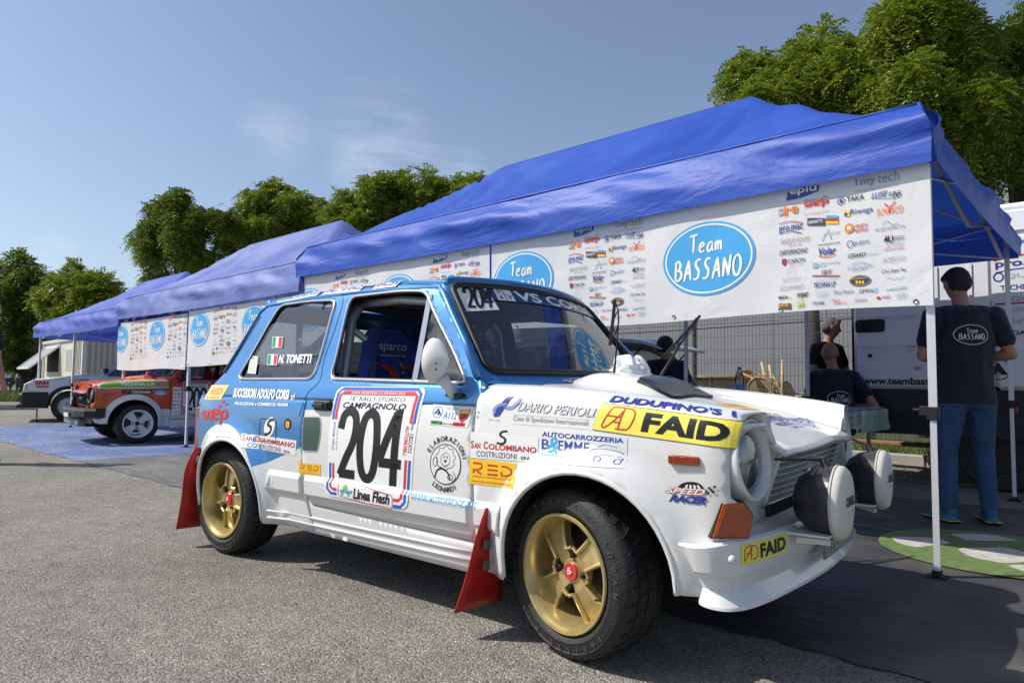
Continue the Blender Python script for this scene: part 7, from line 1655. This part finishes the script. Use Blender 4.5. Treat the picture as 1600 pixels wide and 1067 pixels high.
# pile of bamboo furniture and a round wicker bin beyond the fence
CANE = mat('cane', (.50, .36, .17), .6, var=.25, vscale=20); 
def cane_chair(loc, rz, rx, ry, label, grp='cane stools heaped beyond the fence'):
    r = empty('cane_stool', label, 'stool', loc, 0, grp); r.rotation_euler = (rx, ry, rz)
    m = MB(); m.tube([(.18*math.cos(a), .18*math.sin(a), .42) for a in np.linspace(0, 2*math.pi, 16)[:-1]], .014, 6, closed=True); m.lathe([(0, .425), (.17, .425), (.17, .415), (0, .415)], 16); m.build('seat', CANE, r)
    for k in range(4): a = math.pi/4+k*math.pi/2; m = MB(); m.tube([(.15*math.cos(a), .15*math.sin(a), .42), (.20*math.cos(a), .20*math.sin(a), 0)], .014, 6); m.build('leg', CANE, r)
    m = MB(); m.tube([(.18*math.cos(a), .18*math.sin(a), .18) for a in np.linspace(0, 2*math.pi, 12)[:-1]], .010, 6, closed=True); m.build('stretcher', CANE, r)
labs = ['cane stool lying upside down at the right end of the heap', 'cane stool on its side in the middle of the heap', 'cane stool tipped forward at the left end of the heap', 'cane stool thrown on top of the heap', 'cane stool leaning at the back of the heap', 'cane stool at the foot of the heap']
for i, (px, py, rx, ry, rz) in enumerate(((1205, 615, 2.6, .4, .3), (1190, 622, 1.2, .8, 1.1), (1172, 620, .9, -.5, 2.2), (1195, 600, 1.9, 1.0, .4), (1180, 606, .5, 1.2, 3.0), (1212, 630, 1.5, .2, 1.9))):
    u, z = tpick(px, py, 7.4); cane_chair(tp(u, 7.4+.12*(i % 3), max(.12, z)), rz, rx, ry, labs[i])
for i, (a0, a1) in enumerate((((1190, 565), (1208, 608)), ((1223, 562), (1221, 606)), ((1202, 570), (1214, 590)))):
    (u0_, z0_), (u1_, z1_) = tpick(*a0, 7.3), tpick(*a1, 7.3); m = MB(); m.tube([tp(u0_, 7.3, z0_), tp(u1_, 7.3, max(.02, z1_-.45))], .022, 8); o = m.build('cane_pole', CANE, None, True); tag(o, ['slanting cane pole standing out of the stool heap', 'upright cane pole at the right of the stool heap', 'short cane pole in the middle of the stool heap'][i], 'pole')
wu, wz = tpick(1108, 590, 7.3); wr = empty('wicker_bin', 'wide round pale wicker bin beyond the fence', 'wicker bin', tp(wu, 7.3, 0)); m = MB(); m.tube([(.62*math.cos(a), .62*math.sin(a), wz) for a in np.linspace(0, 2*math.pi, 40)[:-1]], .03, 8, closed=True); m.build('rim', CANE, wr, True)
for k in range(40): a = 2*math.pi*k/40; m = MB(); m.box((.58*math.cos(a), .58*math.sin(a), wz/2), (.085, .02, wz), rz=a+math.pi/2); m.build('slat', mat('pale_slat', (.50, .38, .24), .7, var=.2, vscale=5), wr)
# ---- white hatchback with its tailgate up, half hidden behind the 204 car -------
def plain_hatch(root, body, L0=.62, L1=-2.75, lowm=None, wheels='grey', glass=GLASS_D, gate=False):
    """generic small hatchback; x forward from the front axle"""
    HW = .76
    prof = [(-2.95, .30), (-2.98, .62), (-2.90, .86), (-2.55, 1.30), (-2.2, 1.36), (-1.3, 1.37), (-1.05, 1.33), (-.42, .93), (.55, .80), (.70, .72), (.74, .52), (.72, .30)]
    def hw(x, z): return HW-.14*sst(.88, 1.36, z)-.05*sst(.2, .74, x)-.04*sst(-2.5, -3, x)-.02*(1-sst(.2, .45, z))
    S_ = Surf(lambda u, v: np.array([u, -hw(u, v), v]), -3, .8, .2, 1.4, 1, 6)
    M_ = Surf(lambda u, v: np.array([u, hw(u, v), v]), -3, .8, .2, 1.4, -1, 6)
    ar = lambda c: [(c+.33, .26)]+[(c+.33*math.cos(a), .30+.33*math.sin(a)) for a in np.linspace(0, math.pi, 16)]+[(c-.33, .26)]
    outer = [(-2.95, .28), (-2.98, .62), (-2.90, .86), (-2.55, 1.29), (-2.2, 1.345), (-1.3, 1.355), (-1.05, 1.32), (-.42, .925), (.55, .795), (.70, .71), (.74, .52), (.72, .26)]+ar(0)+ar(-2.38)
    w1 = rnd([(-.62, .90), (-1.12, 1.26), (-1.60, 1.28), (-1.60, .90)], .04); w2 = rnd([(-1.68, .90), (-1.68, 1.28), (-2.25, 1.27), (-2.45, 1.18), (-2.62, .92)], .05)
    for S2 in (S_, M_):
        panel('body_side', S2, outer, [body], root, holes=[w1, w2], step=.10, th=.01)
        for q in (w1, w2): panel('side_window', S2, q, [glass], root, step=.15, th=0, off=-.01); edge_tube('window_seal', S2, q, .008, SEAL, root, d=.06)
    def cross(P0, P1, nm, mt, crown=.0, inset=0, y0=-1, y1=1):
        V = []; n_ = 10
        for j in range(2):
            x, z = (P0, P1)[j]
            for i in range(n_+1): yn = y0+(y1-y0)*i/n_; V.append((x+crown*(1-yn*yn), yn*(hw(x, z)-inset), z+.015*(1-yn*yn)))
        return mesh(nm, V, [(i, i+1, n_+2+i, n_+1+i) for i in range(n_)], mt, root, True)
    top = outer[:12]
    for i in range(len(top)-1):
        a, b_ = top[i], top[i+1]
        nm = 'windscreen' if i == 6 else 'rear_window' if i == 2 else 'bonnet' if i == 7 else 'roof' if i in (3, 4, 5) else 'body_end'
        if gate and i in (1, 2): continue
        o = cross(a, b_, nm, glass if i in (2, 6) else (body if i != 0 and i != 10 else (lowm or body)), .03 if i > 6 else 0)
        if i not in (2, 6): thick(o, .012)
    m = MB(); m.box((-1.2, 0, .30), (2.0, 1.35, .06)); m.box((-1.2, 0, .62), (.03, 1.3, .6)); m.build('floor_pan', DARK, root)
    for x in (0, -2.38):
        for sg in (-1, 1):
            M = Matrix.Translation((x, sg*.66, .29)) @ Matrix.Rotation(R_(90)*(1 if sg < 0 else -1), 4, 'X'); m = MB(); m.lathe([(.185, .07), (.20, .085), (.27, .08), (.29, .05), (.29, -.08), (.18, -.08)], 36, M); m.build('tyre', RUBBER, root, True, 40)
            m = MB(); m.lathe([(.19, .075), (.185, .085), (.175, .075), (.165, .03), (.06, .045), (.045, .06), (0, .062)], 32, M); rm = m.build('rim', mat('silver_wheel_paint', (.45, .46, .48), .35, metal=.7), root, True, 30)
            m = MB()
            for k in range(20):
                q = M @ Matrix.Rotation(2*math.pi*k/20, 4, 'Z'); m.bar(q @ Vector((.06, 0, .055)), q @ Vector((.168, .02, .05)), .008, .012)
            m.build('wheel_spokes', mat('silver_wheel_paint'), rm)['kind'] = 'stuff'
            m = MB(); m.lathe([(.345, 0), (.345, .2)], 18, xf((x, sg*.755, .30)) @ Matrix.Rotation(R_(90 if sg > 0 else -90), 4, 'X'), a0=0, a1=math.pi if sg > 0 else -math.pi); m.build('wheel_housing', DARK, root)
    return hw
wcar = empty('hatchback_car', 'white hatchback with its tailgate raised, half hidden behind the number 204 car', 'car')
plain_hatch(wcar, WHITE, gate=True)
m = MB(); V = []
for j in range(7):
    for i in range(13):
        t = j/6; y = -.58+1.16*i/12; x = -2.50-.62*t; z = 1.345-.02*t+.05*math.sin(math.pi*t)*(1-(y/.6)**2)-.10*t*t; V.append((x, y*(1-.10*t), z))
g_ = mesh('tailgate', V, [(j*13+i, j*13+i+1, (j+1)*13+i+1, (j+1)*13+i) for j in range(6) for i in range(12)], [WHITE, mat('rear_glass_dark', (.02, .02, .022), .1)], wcar, True, mi=[1 if (1 <= j <= 4 and 2 <= i <= 9) else 0 for j in range(6) for i in range(12)]); thick(g_, .02)
for sg in (-1, 1): m = MB(); m.tube([(-2.62, sg*.55, .98), (-2.90, sg*.52, 1.26)], .010, 8); m.build('gas_strut', BLACKP, wcar)
wp_, _r = place_fit([((-3.10, -.50, 1.25), (1062, 537), 1), ((-2.50, -.60, 1.34), (985, 524), 1), ((-.6, -.66, 1.0), (800, 560), .4)], -3.2, 5.0, math.pi+.1)
wu_, _ = tpick(1010, 560, 3.5); wcar.rotation_euler = (0, 0, math.atan2(TD[1], TD[0])+.0); wcar.location = tuple(tp(wu_+2.62, 3.5, .03))
# ---- white and black hatchback at the left, under the third tent --------------------
k_, kr_ = place_fit([((0, .76, .29), (103, 650), 2), ((0, .76, .0), (100, 671), 1), ((.72, .62, .52), (70, 638), 1), ((.72, -.62, .62), (42, 622), 1), ((-.42, .70, .93), (150, 602), 1), ((-1.05, .62, 1.33), (190, 571), 1)], -12.5, 1.0, math.radians(200))
kcar = empty('rally_car', 'white rally hatchback with black bumper and wheel arches at the left end of the row', 'rally car')
KW = mat('white_paint_two', (.70, .71, .73), .3, coat=.6); plain_hatch(kcar, KW, lowm=BLACKP)
for sg in (-1, 1):
    m = MB(); m.tube([(.36*math.cos(a), sg*.755, .30+.36*math.sin(a)) for a in np.linspace(-.1, math.pi+.1, 18)], .035, 8); m.build('arch_moulding', BLACKP, kcar, True)
    m = MB(); m.box((.715, sg*.50, .66), (.05, .24, .12), rz=sg*.15, bev=.01); m.build('headlight', LAMPG, kcar); m = MB(); m.box((.675, sg*.665, .66), (.09, .07, .12), rz=sg*.7, bev=.01); m.build('indicator', ORANGE_L, kcar)
    m = MB(); m.tube([(-.60, sg*.74, .93), (-.58, sg*.84, .97)], .015, 8); m.box((-.60, sg*.87, 1.0), (.10, .16, .10), bev=.03); m.build('mirror', BLACKP, kcar)
m = MB(); m.box((.70, 0, .46), (.20, 1.48, .20), bev=.04); m.box((.73, 0, .30), (.24, 1.35, .06), bev=.02); [m.box((.54, sg*.745, .42), (.40, .05, .30), bev=.01) for sg in (-1, 1)]; b__ = m.build('front_bumper', BLACKP, kcar); m = MB(); m.box((.81, .0, .46), (.01, .40, .10)); m.build('number_plate', mat('plate_white', (.6, .6, .58), .5), b__); m = MB(); m.box((.735, 0, .66), (.03, .70, .11)); m.build('grille', BLACKP, kcar)
a = Art(); a.text('ERREPIGI', 0, .05, .42, .13, RD, 1, bold=.05).rect(.02, 0, .40, .03, RD, 1)
a.lay('sticker', lambda x, y: (np.array([.55-x, .745, .66+y]), np.array([0, 1, 0])), kcar, lift=.006)
a = Art(); a.text('P. Gockel K-', .0, .05, .25, .09, K_, 1, bold=.02).text('E. Gockel G-', .0, 0, .25, .04, K_, 1, bold=.02)
for yy in (.0, .05): a.rect(-.08, yy, -.02, yy+.014, K_, 1).rect(-.08, yy+.014, -.02, yy+.027, RD, 1).rect(-.08, yy+.027, -.02, yy+.04, AMB, 1)
a.lay('sticker', lambda x, y: (np.array([-.08-x, .76, .75+y]), np.array([0, 1, 0])), kcar, lift=.008)
kcar.location = (k_[0], k_[1], .006); kcar.rotation_euler = (0, 0, k_[2])
# ---- portacabin ------------------------------------------------------------------
def at_depth(px, py, d): r = ray(px, py); return CAM+r*d
c1 = at_depth(128, 600, 18.5); c0_ = at_depth(66, 600, 22.0); c2_ = at_depth(205, 600, 20.5)
dA = (c0_-c1)[:2]; lA = float(np.linalg.norm(dA)); dA = dA/lA; dB = np.array([dA[1], -dA[0]]); dB = dB if dB @ (c2_-c1)[:2] > 0 else -dB
zt_ = float((CAM+ray(128, 529)*18.5)[2]); cab = empty('portable_cabin', 'cream portable site cabin with an open top-hung window, behind the white rally car', 'cabin', (c1[0], c1[1], 0))
CRM = mat('cream_cladding', (.55, .52, .45), .6, var=.08, vscale=2); CRM_SHADE = mat('shaded_cladding_side', (.32, .30, .28), .7, var=.1, vscale=2)  # second, darker colour paints the shade of the right face onto its ribs
def Q(s, t, z): return np.array([dA[0]*s+dB[0]*t, dA[1]*s+dB[1]*t, z])
LB_ = 5.5
def slab(s0, s1, t0, t1, z0, z1, nm, mt, par=cab): V = [Q(s, t, z) for s in (s0, s1) for t in (t0, t1) for z in (z0, z1)]; m = MB(); m.add(V, [(0, 1, 3, 2), (4, 6, 7, 5), (0, 4, 5, 1), (2, 3, 7, 6), (0, 2, 6, 4), (1, 5, 7, 3)]); return m.build(nm, mt, par)
slab(0, lA, 0, LB_, .12, zt_, 'cabin_wall', CRM); slab(-.05, lA+.05, -.05, LB_+.05, zt_+.002, zt_+.09, 'roof', CRM)
for s_ in np.arange(.12, lA, .16):
    if not (lA*.24 < s_ < lA*.52) and not (lA*.55 < s_ < lA*.95): slab(s_, s_+.05, -.02, -.002, .15, zt_-.03, 'wall_rib', CRM)
for t_ in np.arange(.12, LB_, .14): slab(-.02, -.002, t_, t_+.06, .15, zt_-.03, 'wall_rib', CRM_SHADE)
slab(-.035, .06, -.035, .06, .1, zt_, 'corner_post', mat('pale_trim', (.62, .60, .55), .5)); slab(lA-.06, lA+.03, -.035, .06, .1, zt_, 'corner_post', mat('pale_trim'))
dr = slab(lA*.18, lA*.40, -.03, -.004, .15, zt_-.15, 'door', mat('pale_trim')); 
for k in range(6): slab(lA*.20+lA*.18*k/6, lA*.20+lA*.18*(k+.5)/6, -.045, -.031, 1.05, zt_-.25, 'door_grille_bar', mat('pale_trim'), dr)
wn = slab(lA*.58, lA*.88, -.02, -.004, 1.04, zt_-.16, 'window', DARK); slab(lA*.56, lA*.90, -.035, -.005, .97, 1.02, 'window_sill', mat('pale_trim'), wn)
zz1 = zt_-.16; m = MB(); P_ = [Q(lA*.56, -.04, zz1), Q(lA*.90, -.04, zz1), Q(lA*.90, -.75, 1.10), Q(lA*.56, -.75, 1.10)]; m.add(P_+[v+np.array([0, 0, .03]) for v in P_], [(0, 1, 2, 3), (7, 6, 5, 4), (0, 4, 5, 1), (1, 5, 6, 2), (2, 6, 7, 3), (3, 7, 4, 0)]); aw = m.build('awning_sash', mat('grey_sash', (.30, .30, .31), .4), cab)
for a_, b_2 in ((0, 1), (1, 2), (2, 3), (3, 0)): m = MB(); m.bar(P_[a_]+np.array([0, 0, .035]), P_[b_2]+np.array([0, 0, .035]), .05); m.build('sash_frame', W_, aw)
# building glimpsed at the far right behind the tree
bo = 17.0; m = MB(); u, z = tpick(1592, 300, bo); bl = empty('office_building', 'pale green glass-fronted building glimpsed at the right behind the trees', 'building', tp(u, bo, 0), math.atan2(TD[1], TD[0])+math.pi)
m.box((3.0, -2, 3.2), (6.4, 4, 6.4)); m.build('building_wall', mat('building_green', (.22, .30, .29), .5), bl)
for k in range(8):
    for j in range(5): m = MB(); m.box((.35+.75*k, .01, .8+1.2*j), (.62, .04, .95)); m.build('window', mat('office_glass', (.08, .14, .14), .1, coat=1), bl)
# ---------------------------------------------------------------- trees: leaf fronds through the crown's volume
def leafmat(name, c, c2):
    m, n, l, b = node_mat(name); g_ = n.new('ShaderNodeNewGeometry'); cr = n.new('ShaderNodeValToRGB'); l.new(g_.outputs['Random Per Island'], cr.inputs[0]); e = cr.color_ramp.elements; e[0].color = (*c, 1); e[1].color = (*c2, 1)
    l.new(cr.outputs[0], b.inputs['Base Color']); b.inputs['Roughness'].default_value = .5; tr = n.new('ShaderNodeBsdfTranslucent'); hs = n.new('ShaderNodeHueSaturation'); hs.inputs['Value'].default_value = 1.3; l.new(cr.outputs[0], hs.inputs['Color']); l.new(hs.outputs[0], tr.inputs[0])
    ms = n.new('ShaderNodeMixShader'); ms.inputs[0].default_value = .28; l.new(b.outputs[0], ms.inputs[1]); l.new(tr.outputs[0], ms.inputs[2]); l.new(ms.outputs[0], n['Material Output'].inputs[0]); return m
LEAF = leafmat('leaves', (.10, .15, .012), (.25, .31, .025)); LEAF2 = leafmat('darker_leaves', (.07, .12, .012), (.18, .24, .025)); BARK = mat('bark', (.075, .055, .04), .9, bump=1.2, bscale=30, var=.3, vscale=10)
def fronds(centres, radii, n, L_, nl, lw, seed, droop=.6, up=.25):
    """n fronds spread in the ellipsoid lobes; each carries 2*nl leaflets (diamonds)"""
    r = np.random.default_rng(seed); C = np.array(centres); Rr = np.array(radii, float); C0 = C; R0 = Rr
    sub = r.normal(0, 1, (len(C0), 8, 3)); sub /= np.linalg.norm(sub, axis=2)[:, :, None]; sub[:, :, 2] = sub[:, :, 2]*.8+.15
    C = np.concatenate([C0]+[C0+sub[:, i]*(R0*r.uniform(.55, .95, len(R0)))[:, None] for i in range(8)]); Rr = np.concatenate([R0*.50]+[R0*r.uniform(.20, .40, len(R0)) for i in range(8)]); wgt = Rr**2; wgt /= wgt.sum(); k = r.choice(len(C), n, p=wgt)
    d = r.normal(0, 1, (n, 3)); d /= np.linalg.norm(d, axis=1)[:, None]; rad = r.uniform(.15, 1.0, n)**.6*np.where(r.uniform(0, 1, n) < .16, r.uniform(1.08, 1.6, n), 1)
    bumpy = 1+.34*np.sin(d[:, 0]*6+k)*np.sin(d[:, 1]*5+2*k)+.24*np.sin(d[:, 2]*9+k)
    P = C[k]+d*(Rr[k]*rad*bumpy)[:, None]
    D = d*.8+r.normal(0, .5, (n, 3)); D[:, 2] += up; D /= np.linalg.norm(D, axis=1)[:, None]
    side = np.cross(D, np.array([0, 0, 1.])); side /= np.linalg.norm(side, axis=1)[:, None]+1e-9; nn = np.cross(side, D); tw = r.uniform(-.7, .7, n)[:, None]; sd2 = side*np.cos(tw)+nn*np.sin(tw)
    Ls = L_*r.uniform(.6, 1.25, n); out = []
    for j in range(nl):
        t = (j+.7)/nl; c = P+D*(Ls*t)[:, None]; c[:, 2] -= droop*Ls*t*t
        for sg in (-1, 1):
            ln = lw*(1.15-.5*abs(t-.45)); a = sd2*sg*.92+D*.35+r.normal(0, .14, (n, 3)); a[:, 2] -= .25; a /= np.linalg.norm(a, axis=1)[:, None]; b = np.cross(a, np.cross(D, a)+r.normal(0, .3, (n, 3))); b /= np.linalg.norm(b, axis=1)[:, None]+1e-9
            ll = (ln*r.uniform(.75, 1.2, n))[:, None]; q = np.stack([c, c+a*ll*.5+b*ll*.22, c+a*ll, c+a*ll*.5-b*ll*.22], 1); out.append(q)
    return np.concatenate(out, 0).reshape(-1, 3)
def tree(label, lobes, dist, n, L_, nl, lw, seed, trunks, m_=LEAF, droop=.6, up=.25, group='trees behind the tents', jit=.5):
    """lobes sighted as (px, py, radius px); spread in depth around dist"""
    rs = np.random.default_rng(seed); Cn = []; Rn = []
    for i, q in enumerate(lobes):
        d = dist+(q[3] if len(q) > 3 else rs.uniform(-jit, jit)); Cn.append(CAM+ray(q[0], q[1])*d); Rn.append(q[2]*d/FOC)
    gx = np.mean([c[0] for c in Cn]); gy = np.mean([c[1] for c in Cn]); t0 = CAM+ray(trunks[0][0], 600)*dist
    root = empty('tree', label, 'tree', (t0[0], t0[1], 0), 0, group); base = np.array(root.location)
    V = fronds(np.array(Cn)-base, Rn, n, L_, nl, lw, seed, droop, up); quads_mesh('crown', V, m_, root)
    m = MB(); tips = [c for c in Cn]
    for px, r0 in trunks:
        g0 = CAM+ray(px, 600)*dist; g0 = np.array([g0[0], g0[1], 0])-base; top = np.mean(Cn, 0)-base; top = np.array([g0[0]*.7+top[0]*.3, g0[1]*.7+top[1]*.3, min(c[2] for c in Cn)*.55])
        m.tube([g0, g0*.5+top*.5+rs.normal(0, .06, 3)*np.array([1, 1, 0]), top], [r0*1.25, r0, r0*.85], 10)
        for c, R0 in zip(Cn, Rn):
            c = c-base; mid = top*.5+c*.5+rs.normal(0, .15, 3); m.tube([top, mid, c, c+np.array([rs.normal(0, .3*R0), rs.normal(0, .3*R0), R0*.6])], [r0*.55, r0*.32, r0*.16, r0*.05], 7)
    m.build('trunk', BARK, root, True)
    return root
tree('tall feathery tree rising behind the right end of the nearest tent', [(1430, 10, 62), (1440, 75, 66), (1475, 135, 62), (1400, 150, 56), (1510, 60, 40), (1390, 60, 30), (1545, 175, 66), (1490, 200, 60), (1430, 210, 50), (1455, -60, 60)], 10.5, 6800, .36, 8, .075, 11, [(1450, .13), (1475, .10)], droop=.7)
tree('broad leafy tree at the right picture edge', [(1592, 75, 40), (1605, 140, 62), (1570, 215, 62), (1640, 100, 80), (1620, 200, 70), (1530, 270, 36), (1660, 30, 60)], 11.0, 3800, .36, 8, .075, 12, [(1562, .12), (1600, .10)], LEAF2)
tree('lower feathery tree behind the peak of the nearest tent', [(1150, 128, 30), (1180, 118, 34), (1265, 95, 44), (1240, 140, 50), (1300, 130, 48), (1345, 120, 52), (1330, 170, 50), (1195, 160, 36), (1290, 170, 46)], 11.5, 4800, .36, 8, .075, 13, [(1270, .12)], droop=.6)
tree('round topped tree between the first two tents', [(545, 325, 26), (585, 312, 36), (625, 305, 36), (665, 302, 30), (700, 308, 34), (735, 300, 26), (605, 345, 42), (660, 345, 42), (560, 365, 40), (525, 340, 18), (720, 340, 36)], 17, 8500, .26, 6, .075, 14, [(620, .14)], droop=.4, up=.4)
tree('dark weeping tree left of the faded tent peak', [(262, 335, 40), (235, 365, 34), (240, 400, 30), (290, 360, 34), (265, 330, 30), (300, 400, 36), (285, 385, 36), (320, 340, 24), (350, 350, 24), (310, 430, 24), (245, 445, 24)], 22, 9500, .30, 6, .085, 15, [(285, .18)], LEAF2, droop=.9)
tree('clumped green tree above the faded canopy', [(385, 330, 36), (420, 315, 30), (405, 360, 40), (455, 330, 34), (470, 350, 30), (495, 335, 26), (440, 300, 18), (365, 375, 34), (520, 335, 16), (430, 390, 40)], 23, 9000, .30, 6, .085, 16, [(400, .18), (450, .12)], droop=.8)
tree('loose leafy tree over the portable cabin, left of the tents', [(105, 445, 30), (140, 450, 26), (170, 455, 24), (150, 480, 34), (110, 485, 36), (185, 480, 22), (125, 520, 36), (165, 510, 28), (75, 470, 24)], 27, 6500, .36, 5, .12, 17, [(110, .13), (150, .10)], droop=.3)
tree('tall loose tree at the left picture edge', [(30, 410, 16), (28, 440, 26), (50, 430, 24), (15, 470, 34), (50, 475, 32), (85, 460, 22), (-20, 450, 40), (30, 515, 38), (70, 520, 34), (5, 550, 36), (95, 545, 34), (45, 555, 34), (130, 560, 30)], 29, 8500, .36, 5, .12, 18, [(35, .16), (75, .12)], LEAF2, droop=.3)
# grass tufts on the verge and a far hedge
def tufts(n, fn, h, w, seed):
    r = np.random.default_rng(seed); P = fn(r, n); a = r.uniform(0, 6.28, n); hh = h*r.uniform(.4, 1.3, n); lean = r.normal(0, .35, (n, 2))*hh[:, None]; d = np.stack([np.cos(a), np.sin(a)], 1)*w
    V = np.zeros((n, 3, 3)); V[:, 0, :2] = P[:, :2]-d; V[:, 1, :2] = P[:, :2]+d; V[:, 2, :2] = P[:, :2]+lean; V[:, 0, 2] = P[:, 2]; V[:, 1, 2] = P[:, 2]; V[:, 2, 2] = P[:, 2]+hh; return V.reshape(-1, 3)
GR = leafmat('grass_blades', (.06, .11, .015), (.16, .20, .04))
def vfn(r, n):
    u = r.uniform(-3, 22, n); o = 4.95+r.uniform(0, 1, n)**1.6*2.2; return TA[:2]+TD[:2]*u[:, None]+TN[:2]*o[:, None] if 0 else np.concatenate([(TA+TD*u[:, None]+TN*o[:, None])[:, :2], np.full((n, 1), .10)], 1)
o = quads_mesh('grass', tufts(26000, vfn, .10, .006, 5), GR, None, 3); tag(o, 'ragged green grass on the verge behind the tents', 'grass', kind='stuff')
gp0 = at_depth(20, 640, 22); 
def ffn(r, n):
    px = r.uniform(-40, 130, n); d = 24+r.uniform(0, 1, n)*9; P = CAM+np.array([ray(p_, 600) for p_ in px])*d[:, None]; P[:, 2] = 0; return P
o = quads_mesh('grass', tufts(9000, ffn, .28, .03, 6), GR, None, 3); tag(o, 'tall green weeds beside the kerb at the far left', 'grass', kind='stuff')
k0 = ground(-40, 641); k1 = ground(60, 640); kr = empty('kerb', 'low pale kerb at the far left under the weeds', 'kerb', (k0[0], k0[1], 0)); dv = Vector((k1-k0).tolist()); kl = dv.length
for i in range(int(kl)): m = MB(); m.bar(dv*(i/int(kl))+Vector((0, 0, .07)), dv*((i+.985)/int(kl))+Vector((0, 0, .07)), .16, .14); m.build('kerb_stone', KERB, kr)
# far tree mass that closes the horizon
def hedge(pts, n, seed, lab):
    V = fronds([CAM+ray(px, py)*d for px, py, r_, d in pts], [r_*d/FOC for px, py, r_, d in pts], n, .9, 4, .42, seed, .3); o = quads_mesh('far_wood', V, LEAF2); tag(o, lab, 'woodland', kind='stuff')
hedge([(-760+34*i, 575+6*math.sin(i), 28, 60) for i in range(29)], 6000, 21, 'distant dark mass of trees beyond the car park')
hedge([(250+60*i, 560, 42, 60) for i in range(26)], 4200, 22, 'distant tree mass behind the fence and tents')
# pavers where the ground shows beyond the groundsheet
PV = mat('concrete_paver', (.17, .155, .13), .85, var=.25, vscale=3, bump=.3, bscale=50); pr_ = empty('paving', None, None, tp(0, 4.2, 0)); pr_['kind'] = 'structure'; pbase = np.array(pr_.location); proto = None; cnt = 0
for j in range(10):
    for i in range(28):
        u = -1.6+.20*i+(.10 if j % 2 else 0); o_p = 3.62+.12*j
        if proto is None: m = MB(); m.box((0, 0, .010), (.192, .112, .020), rz=math.atan2(TD[1], TD[0]), bev=.004); proto = m.build('paver', PV, pr_); o = proto
        else: o = bpy.data.objects.new('paver', proto.data); col.objects.link(o); o.parent = pr_
        o.location = tuple(tp(u, o_p, 0)-pbase+np.array([0, 0, .003*((i*7+j*3) % 3)-.002]))
sc.cycles.max_bounces = 10; sc.cycles.transparent_max_bounces = 24; sc.cycles.diffuse_bounces = 4; sc.cycles.glossy_bounces = 4
